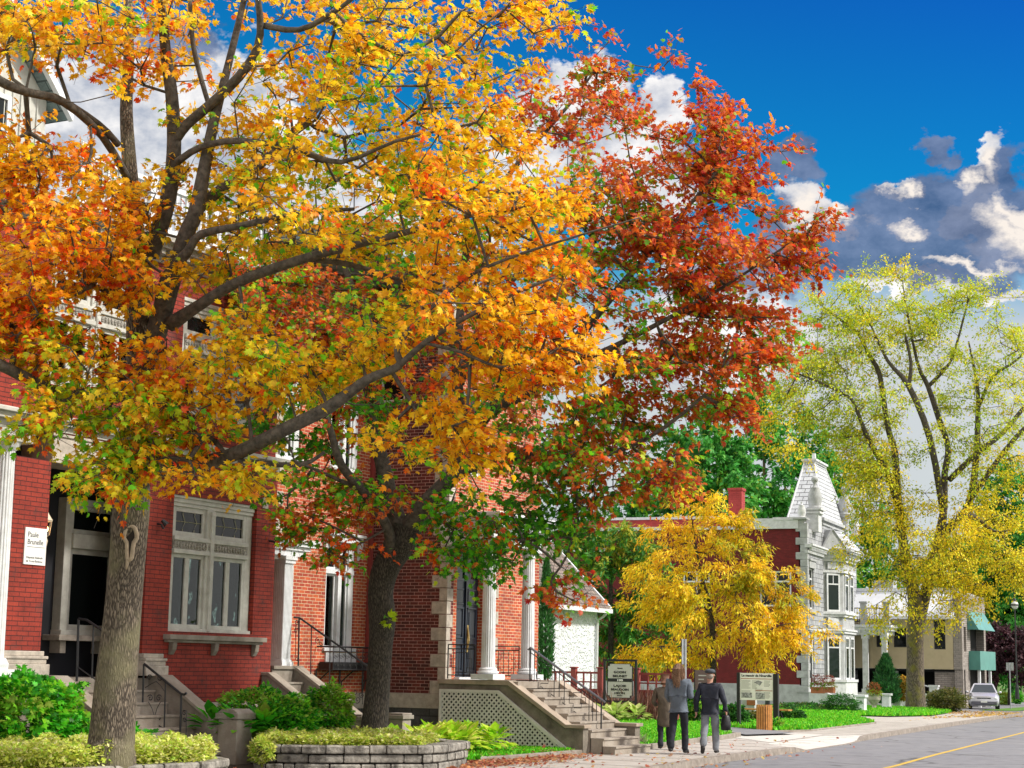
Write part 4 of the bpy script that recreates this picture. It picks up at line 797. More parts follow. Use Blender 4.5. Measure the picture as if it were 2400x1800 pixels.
# tower
tx0, tx1, ty0, ty1 = -2.1, .1, .9, 3.9
b = MB(); b.box(-2.0, .04, 4.0, 11.8, 8.8, 10.5); b.box(-.3, 0.0, 3.7, 9.6, 9.3, 11.0) if False else None; LB(b, 'tower_wall', 'ashlar')
b = MB(); b.box(-2.15, .2, 3.9, 11.9, 10.45, 10.62); b.box(-2.05, .12, 3.95, 11.85, 10.2, 10.3); LB(b, 'tower_cornice', 'smooth_stone')
cx_, cy_ = (tx0 + tx1) / 2 + .05, (ty0 + 7.0) / 2
A0 = lo(1846, 1212, yl=.8); zb_ = 10.6
b = MB(); B4 = [(-2.0, 4.0), (.1, 4.0), (.1, 11.8), (-2.0, 11.8)]; T4 = [(-1.6, 6.9), (-1.0, 6.9), (-1.0, 10.0), (-1.6, 10.0)]; zt_ = 14.2
b.add([(x, y, zb_) for x, y in B4] + [(x, y, zt_) for x, y in T4], [(0, 1, 5, 4), (1, 2, 6, 5), (2, 3, 7, 6), (3, 0, 4, 7), (4, 5, 6, 7), (3, 2, 1, 0)]); tr_ = LB(b, 'tower_roof', 'slate')
b = MB()
for i in range(4): b.tube([(*B4[i], zb_), (*T4[i], zt_)], .06, 5); b.tube([(*B4[i], zb_), (*B4[(i + 1) % 4], zb_)], .07, 5)
b.box(-1.68, -.92, 6.8, 10.1, zt_, zt_ + .1); b.box(-1.76, -.84, 6.7, 10.2, zt_ + .1, zt_ + .22); b.box(-1.2, -1.02, 7.2, 7.5, zt_ + .22, zt_ + .6) ; LB(b, 'roof_ridge', 'dressed', tr_)
def finial(x, y, z, s, label='finial', sq=False, ball=True, m='smooth_stone'):
    b = MB(); pr = [(.42, 0), (.45, .08), (.34, .12), (.34, .2), (.40, .5), (.36, .85), (.24, 1.1), (.27, 1.16), (.12, 1.2), (.08, 1.38), (.12, 1.44)]
    b.lathe([(r * s, h * s) for r, h in pr], (x, y, z), 4 if sq else 12)
    if ball: b.ell((x, y, z + 1.62 * s), (.2 * s, .2 * s, .2 * s), 10, 7)
    return LB(b, 'finial', m, smooth=not sq)
def at_l(u, v, xl=None, yl=None): return lo(u, v, xl, yl)
q_ = lo(1910, 1193, xl=.05); finial(q_[0], q_[1], q_[2], 1.05)
b = MB(); b.box(q_[0] - .5, q_[0] + .3, q_[1] - .5, q_[1] + .4, 9.6, q_[2] - .3); b.box(q_[0] - .65, q_[0] + .42, q_[1] - .65, q_[1] + .55, q_[2] - .3, q_[2] - .18); b.box(q_[0] - .75, q_[0] + .5, q_[1] - .75, q_[1] + .65, q_[2] - .1, q_[2]); b.box(q_[0] - .6, q_[0] + .36, q_[1] - .6, q_[1] + .5, q_[2] - .18, q_[2] - .1)
LB(b, 'finial_pedestal', 'dressed')
q2 = lo(1979, 1208, xl=.1); finial(q2[0], q2[1], q2[2], 1.0)
b = MB(); b.lathe([(.25, -1.6), (.3, -.2), (.45, -.1), (.5, 0)], (q2[0], q2[1], q2[2]), 12); LB(b, 'finial_pedestal', 'smooth_stone')
q3 = lo(1879, 1214, yl=.2); finial(q3[0], q3[1], q3[2], .62, ball=False, m='dressed'); b = MB(); b.box(q3[0] - .3, q3[0] + .2, q3[1] - .25, q3[1] + .3, 9.5, q3[2] - .05); b.box(q3[0] - .42, q3[0] + .36, q3[1] - .4, q3[1] + .4, q3[2] - .1, q3[2]); LB(b, 'finial_pedestal', 'smooth_stone')
q4 = lo(2005, 1255, xl=.0); finial(q4[0], q4[1], q4[2], .75, ball=False, m='dressed')
# porch on the right
py0, py1 = 10.3, 14.6
b = MB(); b.box(0, 2.6, py0, py1, 4.0, 4.25); b.box(0, 2.75, py0 - .15, py1 + .15, 4.25, 4.45); b.box(0, 2.9, py0 - .3, py1 + .3, 4.45, 4.6)
for k in range(8): b.box(.2 + k * .33, .34 + k * .33, py0 - .12, py0, 4.12, 4.25)
LB(b, 'porch_roof', 'white')
for x, y in ((1.25, py0 + .25), (2.4, py0 + .25), (2.4, py1 - .25)):
    b = MB(); b.box(x - .16, x + .16, y - .16, y + .16, .5, 4.0); b.box(x - .22, x + .22, y - .22, y + .22, .5, .75); b.box(x - .22, x + .22, y - .22, y + .22, 3.75, 4.0); LB(b, 'porch_column', 'dressed')
for x, y in ((1.2, py0 + .1), (2.6, py0 + .1), (2.6, py1 - .1)):
    b = MB(); b.box(x - .18, x + .18, y - .18, y + .18, 4.6, 5.9); b.box(x - .24, x + .24, y - .24, y + .24, 5.9, 6.0); LB(b, 'balcony_post', 'smooth_stone')
b = MB()
for z in (4.8, 5.6): b.tube([(.4, py0 + .1, z), (2.6, py0 + .1, z), (2.6, py1 - .1, z)], .03, 4)
for k in range(14): x = .5 + k * .15; b.tube([(x, py0 + .1, 4.6), (x, py0 + .1, 5.6)], .015, 4)
for k in range(5): scroll(b, (.8 + k * .35, py0 + .1, 5.2), XH, ZH, .15, 1.2, 1, .015)
LB(b, 'balcony_railing', 'iron')
b = MB(); b.box(0, 3.0, py0, py1, -1, .5); stairs(b, 3.0, 5.4, py0 + .8, py1 - .8, .5, 5, -.3); LB(b, 'porch_steps', 'dressed')
b = MB(); b.box(3.0, 5.2, py0 + .5, py0 + .75, -1, .55); b.box(5.0, 5.5, py0 + .35, py0 + .85, -1, .95); b.box(4.95, 5.55, py0 + .3, py0 + .9, .95, 1.05); LB(b, 'stair_wall', 'white')
b = MB(); b.tube([(2.6, py0 + .9, 1.55), (5.1, py0 + .9, .9), (5.5, py0 + .9, .85), (5.5, py0 + .9, -.2)], .045, 5); b.tube([(2.7, py0 + .9, .5), (2.7, py0 + .9, 1.5)], .03, 4); b.tube([(4.0, py0 + .9, .1), (4.0, py0 + .9, 1.2)], .03, 4); LB(b, 'handrail', 'steel')
# front entrance steps with side blocks
b = MB(); stairs(b, .3, 1.9, .3, 2.1, .6, 4, -.4); b.prism([(.1, -.6), (2.6, -.6), (2.6, .05), (2.2, .15), (1.0, .62), (.1, .62)], 'y', -.25, .2); b.prism([(.1, -.6), (2.6, -.6), (2.6, .05), (2.2, .15), (1.0, .62), (.1, .62)], 'y', 2.1, 2.5); LB(b, 'entrance_steps', 'dressed')

# free-standing white pedestals before the porch
for k, (u, v) in enumerate(((2019, 1670), (2078, 1662), (2104, 1659))):
    p = atg(u, v, .05); s = pj_ = 0.0
    T_ = thing('stone_pedestal', ['squat white stone pedestal just right of the juniper', 'white stone pedestal beside the potted flowers, left one of a close pair', 'white stone pedestal nearest the big elm trunk'][k], 'pedestal', p, 0, 'white pedestals by the mansion porch')
    h = .82; b = MB(); b.box(p[0] - .2, p[0] + .2, p[1] - .2, p[1] + .2, p[2] - .3, p[2] + h - .12); b.build('shaft', 'white', T_, bevel=.02)
    b = MB(); b.box(p[0] - .27, p[0] + .27, p[1] - .27, p[1] + .27, p[2] + h - .12, p[2] + h); b.build('cap', 'white', T_, bevel=.02); b = MB(); b.box(p[0] - .25, p[0] + .25, p[1] - .25, p[1] + .25, p[2] - .3, p[2] + .12); b.build('plinth', 'white', T_, bevel=.02)

# ================================================================ beige building with white mansard roof
BG = thing('beige_apartment_building', 'beige two storey building with white roof and teal balconies', 'building', (-28, 108, -.3)); YB = 108.0
bx0, bx1 = -34.0, -25.75
w = MB(); wall_y(w, YB, .3, bx0, bx1, 2.0, 5.2, [(-30.5, -29.7, 3.3, 4.5), (-29.4, -28.6, 3.3, 4.5), (-26.9, -26.2, 3.2, 5.0), (-33.0, -32.2, 3.3, 4.5)])
for x in (-30.9, -28.25): w.box(x, x + .12, YB - .06, YB, 2.0, 5.2)
w.build('wall', 'beige', BG)
for a0, a1 in ((-30.5, -29.7), (-29.4, -28.6), (-33, -32.2)): window(BG, 'y', YB + .06, a0, a1, 3.3, 4.5, 'iron', .06)
window(BG, 'y', YB + .06, -26.9, -26.2, 3.2, 5.0, 'iron', .05)
b = MB(); b.add([(bx0, YB - .35, 5.15), (bx1 + .15, YB - .35, 5.15), (bx1 + .15, YB + 1.4, 6.85), (bx0, YB + 1.4, 6.85)], [(0, 1, 2, 3)]); b.box(bx0, bx1 + .2, YB - .45, YB + .0, 5.02, 5.2); b.box(bx0, bx1 + .1, YB + 1.3, YB + 1.8, 6.8, 7.0); b.box(bx0, bx1, YB + 1.4, YB + 6.6, 6.6, 6.8); b.build('roof', 'whiteroof', BG)
b = MB(); b.box(-31, -29.8, YB + 1.5, YB + 2.5, 6.9, 7.5); b.build('roof_unit', 'steel', BG)
w = MB(); wall_x(w, -25.2, .5, YB + .1, YB + 6.5, -.5, 6.6, [(YB + .5, YB + 1.1, 3.1, 4.6), (YB + 2.2, YB + 6, 2.2, 4.6), (YB + 2.0, YB + 6, -.4, 2.0)]); w.box(bx1 + .02, -25.2, YB + .02, YB + .1, 2, 6.6); w.box(-27.0, -25.2, YB + .4, YB + .7, -.5, 2.0); w.build('side_wall', 'greybrick', BG)
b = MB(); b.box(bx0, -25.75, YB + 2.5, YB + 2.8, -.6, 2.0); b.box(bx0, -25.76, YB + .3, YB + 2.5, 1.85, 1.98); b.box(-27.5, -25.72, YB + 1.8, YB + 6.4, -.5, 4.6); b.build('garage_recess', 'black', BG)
for x in (-30.6, -28.2): b = MB(); b.box(x, x + .3, YB + .1, YB + .4, -.5, 2.0); b.build('garage_pillar', 'greybrick', BG)
b = MB(); b.box(-25.2, -24.5, YB + 1.8, YB + 6, 2.0, 2.15); b.box(-24.58, -24.5, YB + 1.8, YB + 6, 2.15, 3.15); b.box(-25.2, -24.5, YB + 1.72, YB + 1.8, 2.0, 3.15); b.build('balcony', 'teal', BG)
b = MB(); b.add([(-25.2, YB + 1.5, 5.6), (-24.5, YB + 1.5, 4.45), (-24.5, YB + 6.1, 4.45), (-25.2, YB + 6.1, 5.6)], [(0, 1, 2, 3)]); b.add([(-25.2, YB + 1.5, 5.6), (-25.2, YB + 1.5, 4.45), (-24.5, YB + 1.5, 4.45)], [(0, 1, 2)]); b.build('awning', 'teal', BG)
for y in (YB + 2, YB + 5): b = MB(); b.box(-24.75, -24.6, y, y + .2, -.4, 2.1); b.build('balcony_post', 'white', BG)

# ================================================================ maroon garden fence
def fence(xa, xb, posts, label):
    T_ = thing('garden_fence', label, 'fence', ((xa + xb) / 2, 55, 0)); z0_ = -.05; Y = 55.0
    for x in posts:
        b = MB(); b.box(x - .09, x + .09, Y - .09, Y + .09, z0_, 1.72); b.box(x - .12, x + .12, Y - .12, Y + .12, 1.72, 1.77); b.build('post', 'redfence', T_, bevel=.01)
    b = MB()
    for i in range(len(posts) - 1):
        a, c_ = posts[i] + .09, posts[i + 1] - .09
        for z, h in ((1.54, .07), (1.24, .05), (.94, .1), (.1, .1)): b.box(a, c_, Y - .03, Y + .03, z, z + h)
        n = max(2, round((c_ - a) / .3))
        for k in range(1, n): x = a + (c_ - a) * k / n; b.box(x - .025, x + .025, Y - .025, Y + .025, 1.0, 1.56)
        x = a + .02
        while x < c_ - .05: b.box(x, x + .1, Y - .012, Y + .012, .2, .95); x += .115
    b.build('fence_panel', 'redfence', T_)
fence(-28, -24.6, [-27.8, -26.1, -25.1], 'maroon lattice top fence in front of the white cottage wall'); fence(-24.6, -22.2, [-23.75, -22.35], 'maroon lattice top fence to the right of the lawyers sign')

# ================================================================ white panel sign on black frame
Ys = 54.3; TS = thing('office_sign', 'grey office sign in a black metal frame with two posts in the flower bed', 'sign', (-24.2, Ys, 0))
fl = at(1416, 1690, Y=Ys)[0]; frr = at(1490, 1686, Y=Ys)[0]
b = MB(); b.box(fl - .035, fl + .035, Ys - .03, Ys + .03, -.05, 2.04); b.box(frr - .035, frr + .035, Ys - .03, Ys + .03, -.05, 2.04); b.box(fl + .035, frr - .035, Ys - .025, Ys + .025, 1.97, 2.04); b.box(fl + .035, frr - .035, Ys - .025, Ys + .025, .62, .68); b.build('frame', 'iron', TS)
xa, xb, za, zb = fl + .12, frr - .12, .76, 1.9; c_ = .07
def notch(xa, xb, za, zb, c_): return [(xa + c_, za), (xb - c_, za), (xb - c_, za + c_), (xb, za + c_), (xb, zb - c_), (xb - c_, zb - c_), (xb - c_, zb), (xa + c_, zb), (xa + c_, zb - c_), (xa, zb - c_), (xa, za + c_), (xa + c_, za + c_)]
b = MB(); b.prism(notch(xa, xb, za, zb, c_), 'y', Ys - .02, Ys + .02); b.build('board', 'ink', TS); b = MB(); b.prism(notch(xa + .02, xb - .02, za + .02, zb - .02, c_), 'y', Ys - .026, Ys - .02); b.build('board_face', 'sign_grey', TS)
zm = za + (zb - za) * .52; b = MB(); b.box(xa + .02, xb - .02, Ys - .030, Ys - .026, zm - .055, zm + .055); b.build('number_band', 'ink', TS); xm = (xa + xb) / 2
def st(body, z, size, w_, m='ink'): text('lettering', body, size, m, TS, (xm, Ys - .031, z), (1, 0, 0), (0, 0, 1), w_, .004, .002)
st('GODIN', 1.58, .105, .44); st('BRUNET', 1.45, .105, .52); st('190', zm - .035, .09, .2, 'sign_white'); st('LAJOIE', 1.13, .1, .46); st('BEAUDOIN', 1.01, .1, .64); st('HÉON', .89, .1, .38); st('Avocats', 1.73, .05, .2); st('Notaires', .83, .045, .2)

# ================================================================ heritage panel
YP = 53.2; x0_ = at(1735, 1600, Y=YP)[0]; x1_ = at(1813, 1600, Y=YP)[0]
TP = thing('heritage_panel', 'cream history panel with small pictures between two black posts', 'sign', ((x0_ + x1_) / 2, YP, 0))
b = MB(); b.box(x0_ - .1, x0_, YP - .06, YP + .06, -.1, 1.68); b.build('post', 'iron', TP); b = MB(); b.box(x1_, x1_ + .16, YP - .06, YP + .06, -.1, 1.66); b.build('post', 'iron', TP)
pz0, pz1 = .83, 1.67; b = MB(); b.box(x0_, x1_, YP - .03, YP + .03, pz0, pz1); b.build('board', mat('panel_cream', (.80, .78, .68), .5, .03, 4), TP)
text('lettering', 'Le manoir de Niverville', .1, 'ink', TP, ((x0_ + x1_) / 2, YP - .032, 1.56), (1, 0, 0), (0, 0, 1), (x1_ - x0_) * .9, .004)
b = MB(); b.box(x0_ + .03, x1_ - .03, YP - .034, YP - .03, 1.485, 1.505); b.box(x0_ + .52, x1_ - .03, YP - .034, YP - .03, 1.12, 1.14); b.build('rule_line', mat('panel_rust', (.35, .12, .04), .6, .05, 4), TP)
b = MB()
for (xx, zz, ww, rows) in ((.05, 1.46, .3, 8), (.4, 1.46, .16, 8), (.8, 1.46, .2, 6), (.05, 1.14, .3, 2), (.8, 1.1, .2, 6), (.5, 1.2, .25, 3)):
    for k in range(rows): b.box(x0_ + xx, x0_ + xx + ww * (.8 if k % 3 == 2 else 1), YP - .033, YP - .03, zz - .03 - k * .034, zz - .02 - k * .034)
b.build('text_block', mat('panel_text', (.20, .19, .16), .7, .1, 30), TP)
b = MB(); b.box(x0_ + .05, x0_ + .4, YP - .034, YP - .03, .9, 1.06); b.box(x0_ + .52, x0_ + .82, YP - .034, YP - .03, .87, 1.07); b.build('picture', mat('panel_picture', (.5, .5, .46), .6, .1, 16, col2=(.03, .03, .03)), TP)
b = MB(); b.prism([(x0_ + .47, 1.38), (x0_ + .6, 1.45), (x0_ + .75, 1.4), (x0_ + .7, 1.34), (x0_ + .66, 1.28), (x0_ + .58, 1.33)], 'y', YP - .034, YP - .03); b.build('drawing', mat('panel_drawing', (.38, .38, .35), .6, .1, 16, col2=(.1, .1, .1)), TP)

# litter bin of wooden slats
YB_ = 51.0; TB = thing('litter_bin', 'orange wooden slatted litter bin by the heritage panel', 'bin', (-17.85, YB_, -.03)); c0 = np.array([-17.86, YB_, -.02])
b = MB(); b.lathe([(.2, .02), (.21, .70), (.16, .71)], c0, 20); b.build('liner', 'ink', TB); b = MB()
for k in range(20):
    a = 2 * math.pi * k / 20; q = np.array([math.cos(a), math.sin(a), 0]); t_ = np.array([-q[1], q[0], 0]); w_ = .026
    vs = [c0 + q * r + t_ * s_ + ZH * z for z in (0.0, .76) for r, s_ in ((.215, -w_), (.24, -w_), (.24, w_), (.215, w_))]; b.add(vs, [(0, 3, 2, 1), (4, 5, 6, 7), (0, 1, 5, 4), (1, 2, 6, 5), (2, 3, 7, 6), (3, 0, 4, 7)])
b.build('slats', 'wood', TB)
# bench
YN = 60.0; x0n = at(1697, 1660, Y=YN)[0]; x1n = at(1848, 1660, Y=YN)[0]; zs = at(1740, 1660, Y=YN)[2]
TN = thing('park_bench', 'backless wooden bench with black legs behind the history panel', 'bench', ((x0n + x1n) / 2, YN, -.05))
b = MB(); 
for k in range(3): b.box(x0n, x1n, YN + k * .14, YN + k * .14 + .12, zs - .05, zs)
b.build('seat', 'wood', TN)
for x in (x0n + .3, x1n - .4, (x0n + x1n) / 2): b = MB(); b.tube([(x - .12, YN + .05, -.1), (x + .05, YN + .2, zs - .05)], .03, 5); b.tube([(x + .15, YN + .35, -.1), (x, YN + .2, zs - .05)], .03, 5); b.build('leg', 'iron', TN)
# grey memorial stone seen below the panel
YM = 66.0; p0 = at(1742, 1672, Y=YM); p1 = at(1764, 1636, Y=YM)
TM = thing('memorial_stone', 'pale grey stone slab with a bronze plaque behind the bench', 'monument', (p0[0], YM, -.1))
b = MB(); b.prism([(p0[0] - .05, -.2), (p1[0] + .1, -.2), (p1[0] + .05, 1.0), (p0[0] + .3, 1.15), (p0[0] - .05, .9)], 'y', YM, YM + .35); b.build('stone', 'smooth_stone', TM, bevel=.03); b = MB(); b.box(p0[0] + .15, p0[0] + .5, YM - .02, YM, .4, .85); b.build('plaque', 'terracotta', TM)
# street sign seen edge-on
def pole_sign(name, label, u, v0, v1, D_Y, w_, hgt, rz, zt=None):
    p = at(u, v0, Y=D_Y); top = at(u, v1, Y=D_Y)[2]; T_ = thing(name, label, 'sign', p, rz)
    b = MB(); b.lathe([(.03, -.1), (.03, top - p[2])], (0, 0, 0), 8); b.build('post', 'steel', T_, local=True)
    b = MB(); b.box(-w_ / 2, w_ / 2, .035, .05, top - p[2] - hgt, top - p[2]); b.build('plate', 'steel', T_, local=True, bevel=.003); return T_
pole_sign('street_sign', 'steel street sign on a pole seen from its edge beside the walkers', 1606, 1640, 1498, 41.0, .36, .62, math.radians(98))
pole_sign('street_sign', 'small pale street sign on a thin pole near the parked car', 2369, 1658, 1553, 104.0, .42, .45, 0)
# brown visitor sign
YV = 57.0; p0 = at(1632, 1600, Y=YV); p1 = at(1657, 1571, Y=YV); TV = thing('visitor_sign', 'small brown board with white lines behind the walker in the cap', 'sign', (p0[0], YV, 0)); vm = mat('sign_brown', (.16, .11, .10), .5, .05, 4)
b = MB(); b.box(p0[0] - .05, p0[0] + .42, YV, YV + .05, .3, p1[2]); b.build('board', vm, TV); b = MB(); b.box(p0[0] - .08, p0[0] - .05, YV - .01, YV + .06, -.1, p1[2]); b.build('post', 'ink', TV)
b = MB()
for k, (a_, l_) in enumerate(((.08, .28), (.08, .2), (.08, .1), (.08, .3), (.08, .18))): b.box(p0[0] + a_, p0[0] + a_ + l_, YV - .005, YV, p1[2] - .2 - k * .13, p1[2] - .16 - k * .13)
b.build('text_line', 'sign_grey', TV)
# street lamps
def lamp(u, vb, vt, Y, label, arm=False):
    p = at(u, vb, Y=Y); top = at(u, vt, Y=Y)[2]; T_ = thing('street_lamp', label, 'street lamp', p)
    b = MB(); b.lathe([(.12, -.3), (.10, .3), (.05, .5), (.03, top - p[2])], p, 8); b.build('pole', 'iron', T_)
    zl = at(u, vt + 50 if not arm else vt, Y=Y)[2]; b = MB(); b.ell((p[0], p[1], zl), (.2, .2, .24)); b.build('globe', 'white', T_, smooth=True)
    b = MB(); b.lathe([(.215, -.04), (.215, .04)], (p[0], p[1], zl), 12); b.lathe([(.12, .22), (.03, .4)], (p[0], p[1], zl), 8); b.build('lamp_band', 'iron', T_); return T_
lamp(2384, 1625, 1368, 100.0, 'black street lamp with round white globe above the purple tree')
lamp(1799, 1650, 1452, 70.0, 'black street lamp half hidden behind the yellow tree', True)
# ================================================================ ground, road, sidewalk
rng = np.random.default_rng(7)
def sheet(name, left, right, dz, m, y0, y1, ny=60, skirt=0.0, label=None):
    """strip between x=left(y) and x=right(y) following gz(y)+dz"""
    ys = np.unique(np.concatenate([np.linspace(y0, y1, ny), [42.0]])) if y0 < 42 < y1 else np.linspace(y0, y1, ny)
    mb = MB(); vs = []
    for y in ys: vs += [(left(y), y, gz(y) + dz), (right(y), y, gz(y) + dz)]
    mb.add(vs, [(2 * i, 2 * i + 1, 2 * i + 3, 2 * i + 2) for i in range(len(ys) - 1)])
    o = mb.build(name, m); tag(o, kind='structure'); return o
def poly_sheet(name, pts, dz, m, kind='structure', step=None):
    mb = MB(); mb.add([(x, y, gz(y) + dz) for x, y in pts], [tuple(range(len(pts)))]); o = mb.build(name, m); tag(o, kind=kind); return o
asph = mat('asphalt', (0.19, 0.19, 0.20), 0.85, 0.12, 3.0, 0.004, 120, col2=(0.14, 0.14, 0.15))
def wear(m, sc, crack, dark, stain):
    t = m.node_tree; b = t.nodes['Principled BSDF']; K = t.links.new; src = b.inputs['Base Color'].links[0].from_socket; g = t.nodes.new('ShaderNodeNewGeometry')
    n = t.nodes.new('ShaderNodeTexNoise'); n.inputs['Scale'].default_value = 1.3; n.inputs['Detail'].default_value = 5; K(g.outputs['Position'], n.inputs[0]); ad = t.nodes.new('ShaderNodeVectorMath'); ad.operation = 'MULTIPLY_ADD'; K(n.outputs['Color'], ad.inputs[0]); ad.inputs[1].default_value = (.9, .9, 0); K(g.outputs['Position'], ad.inputs[2])
    v = t.nodes.new('ShaderNodeTexVoronoi'); v.feature = 'DISTANCE_TO_EDGE'; v.inputs['Scale'].default_value = sc; K(ad.outputs[0], v.inputs[0]); r = t.nodes.new('ShaderNodeMapRange'); r.inputs[1].default_value = 0; r.inputs[2].default_value = crack; r.inputs[3].default_value = 1; r.inputs[4].default_value = 0; K(v.outputs[0], r.inputs[0])
    n2 = t.nodes.new('ShaderNodeTexNoise'); n2.inputs['Scale'].default_value = .35; n2.inputs['Detail'].default_value = 6; K(g.outputs['Position'], n2.inputs[0]); r2 = t.nodes.new('ShaderNodeMapRange'); r2.inputs[1].default_value = .42; r2.inputs[2].default_value = .52; K(n2.outputs[0], r2.inputs[0]); ml = t.nodes.new('ShaderNodeMath'); ml.operation = 'MULTIPLY'; K(r.outputs[0], ml.inputs[0]); K(r2.outputs[0], ml.inputs[1])
    x = t.nodes.new('ShaderNodeMix'); x.data_type = 'RGBA'; K(ml.outputs[0], x.inputs[0]); K(src, x.inputs[6]); x.inputs[7].default_value = (*dark, 1)
    n3 = t.nodes.new('ShaderNodeTexNoise'); n3.inputs['Scale'].default_value = .8; n3.inputs['Detail'].default_value = 8; n3.inputs['Roughness'].default_value = .7; K(g.outputs['Position'], n3.inputs[0]); r3 = t.nodes.new('ShaderNodeMapRange'); r3.inputs[1].default_value = .5; r3.inputs[2].default_value = .72; r3.inputs[4].default_value = .55; K(n3.outputs[0], r3.inputs[0])
    y = t.nodes.new('ShaderNodeMix'); y.data_type = 'RGBA'; K(r3.outputs[0], y.inputs[0]); K(x.outputs[2], y.inputs[6]); y.inputs[7].default_value = (*stain, 1); K(y.outputs[2], b.inputs['Base Color'])
wear(asph, .3, .022, (.05, .05, .05), (.25, .245, .24))
walkm = mat('pavement_concrete', (0.42, 0.39, 0.35), 0.9, 0.12, 2.2, 0.003, 90, col2=(0.33, 0.30, 0.265))
wear(walkm, .5, .008, (.14, .12, .10), (.26, .235, .205))
kerbm = mat('kerb_stone', (0.30, 0.26, 0.22), 0.9, 0.2, 5, 0.006, 40, col2=(0.16, 0.135, 0.11))
base = mat('ground_earth', (0.09, 0.16, 0.02), 0.95, 0.2, 0.5, col2=(0.07, 0.12, 0.02))
g = MB(); ys = [-60, 42, 118.5, 400, 1500, 4000]; vs = []
for y in ys: vs += [(-3000, y, gz(y) - .35), (3000, y, gz(y) - .35)]
g.add(vs, [(2 * i, 2 * i + 1, 2 * i + 3, 2 * i + 2) for i in range(5)]); tag(g.build('ground', base), kind='structure')
KP = [(-60, -8.6), (20, -12.0), (29.66, -12.6), (35.1, -13.15), (40.3, -13.35), (46.6, -13.95), (49.7, -14.46), (67.3, -16.36), (84.5, -18.1), (95.8, -19.2), (150, -25.5), (400, -60)]
def XL(y): return float(np.interp(y, [k[0] for k in KP], [k[1] for k in KP]))
def dropf(y): return float(np.clip((y - 40.2) / 1.4, 0, 1) * np.clip((50.2 - y) / 1.4, 0, 1))
sheet('driveway_ramp', lambda y: XL(y) - .17 - dropf(y) * .9, lambda y: XL(y) - .1 + .1 * dropf(y), -.0, mat('light_concrete', (.50, .48, .44), .9, .08, 2, .003, 80), 40.2, 50.2, 60)
for v_ in bpy.data.objects['driveway_ramp'].data.vertices:
    if v_.index % 2: v_.co.z -= .125 * dropf(v_.co.y)
tag(sheet('road', lambda y: XL(y) + .0, lambda y: XL(y) + 10.5, -.13, asph, -20, 400, 160), kind='structure')
sheet('sidewalk', lambda y: XL(y) - 4.0, lambda y: XL(y) - .16 - dropf(y) * .9, 0.0, walkm, -20, 70, 180)
sheet('far_sidewalk', lambda y: XL(y) - 5.5, lambda y: XL(y) - .16, 0.001, walkm, 70, 300, 60)
# kerb: raised beside the pavement, lowered at the drive
kb = MB(); ys = np.arange(-20, 98, 0.35)
def kh(y): return 0.005 - .12 * dropf(y)
for i in range(len(ys) - 1):
    a, c = ys[i], ys[i + 1]; x0, x1 = XL(a), XL(c); z0, z1 = gz(a), gz(c)
    kb.add([(x0 - .18, a, z0 - .3), (x0 + .02, a, z0 - .3), (x0, a, z0 + kh(a)), (x0 - .18, a, z0 + kh(a)), (x1 - .18, c, z1 - .3), (x1 + .02, c, z1 - .3), (x1, c, z1 + kh(c)), (x1 - .18, c, z1 + kh(c))],
           [(3, 2, 6, 7), (2, 1, 5, 6), (0, 3, 7, 4)])
tag(kb.build('kerb', kerbm), kind='structure')
# dropped drive slab
poly_sheet('driveway_slab', [(XL(42) - 1.1, 42.2), (XL(49.4) - 1.1, 49.4), (XL(49.4) - 3.2, 49.8), (XL(45) - 3.3, 45.5)], .006, bpy.data.materials['light_concrete'])
# driveway to the parked car
poly_sheet('car_driveway', [(-19.3, 96), (-21.5, 92.5), (-24, 97), (-27.2, 108), (-27.5, 140), (-20.5, 140), (-21.6, 108)], .012, asph)
# pavement joints
jm = mat('joint_dark', (0.12, 0.11, 0.10), 0.95, 0.1, 5); b = MB()
for y in np.arange(-10, 68, 1.6): b.box(XL(y) - 3.3, XL(y) - .2, y, y + .014, gz(y) + .001, gz(y) + .004)
tag(b.build('pavement_joints', jm), kind='structure')
# yellow centre line
YLn = lambda y: float(np.interp(y, [-20, 35.5, 45.7, 63.3, 90, 150, 400], [-6.5, -9.82, -10.87, -12.7, -16.2, -23, -57.5])); ym_ = mat('yellow_paint', (0.62, 0.40, 0.03), 0.7, 0.12, 9, col2=(.40, .27, .05))
sheet('centre_line', lambda y: YLn(y) - .06, lambda y: YLn(y) + .06, -.126, ym_, -20, 300, 120)
# lawns and beds
lawnm = M['grass']
def lawn(name, pts, dz=.05): return poly_sheet(name, pts, dz, lawnm)
LA = [(-19.0, 25.6), (-15.9, 28.6), (-15.75, 29.6), (-15.7, 33.2), (-19, 33.2)]
LBp = [(-19, 35.7), (-15.7, 35.7), (-15.5, 36.9), (-15.65, 38.5), (-16.35, 43.5), (-16.55, 45.9), (-17.3, 47), (-22, 47.5), (-19.0, 37.7)]
LBp = [(-28.9, 35.7 + 2.1), (-19.0, 37.75), (-18.9, 35.68), (-15.75, 35.68), (-15.55, 37.2), (-16.1, 41.0), (-16.4, 43.8), (-16.9, 45.6), (-19.6, 52.4), (-29, 52.8)]
LC = [(-29, 52.8), (-19.6, 52.4), (-17.5, 51.0), (-16.9, 52.2), (-18.2, 64.0), (-21.9, 73), (-22.0, 75.5), (-45, 75.5)]
LD = [(-45, 75.6), (-20.9, 75.6), (-20.1, 80), (-21.6, 90.0), (-24.3, 97), (-27.4, 108), (-45, 108)]
lawn('lawn', LA); lawn('lawn', LBp, .04); lawn('lawn', LC, .045); lawn('lawn', LD, .05)
lawn('lawn', [(-60, 97), (-27.6, 108.4), (-27.6, 180), (-90, 180)], .03); lawn('lawn', [(-20.4, 100), (-22.3, 99), (-21.5, 140), (-24, 180), (-23.9, 140)], .03)
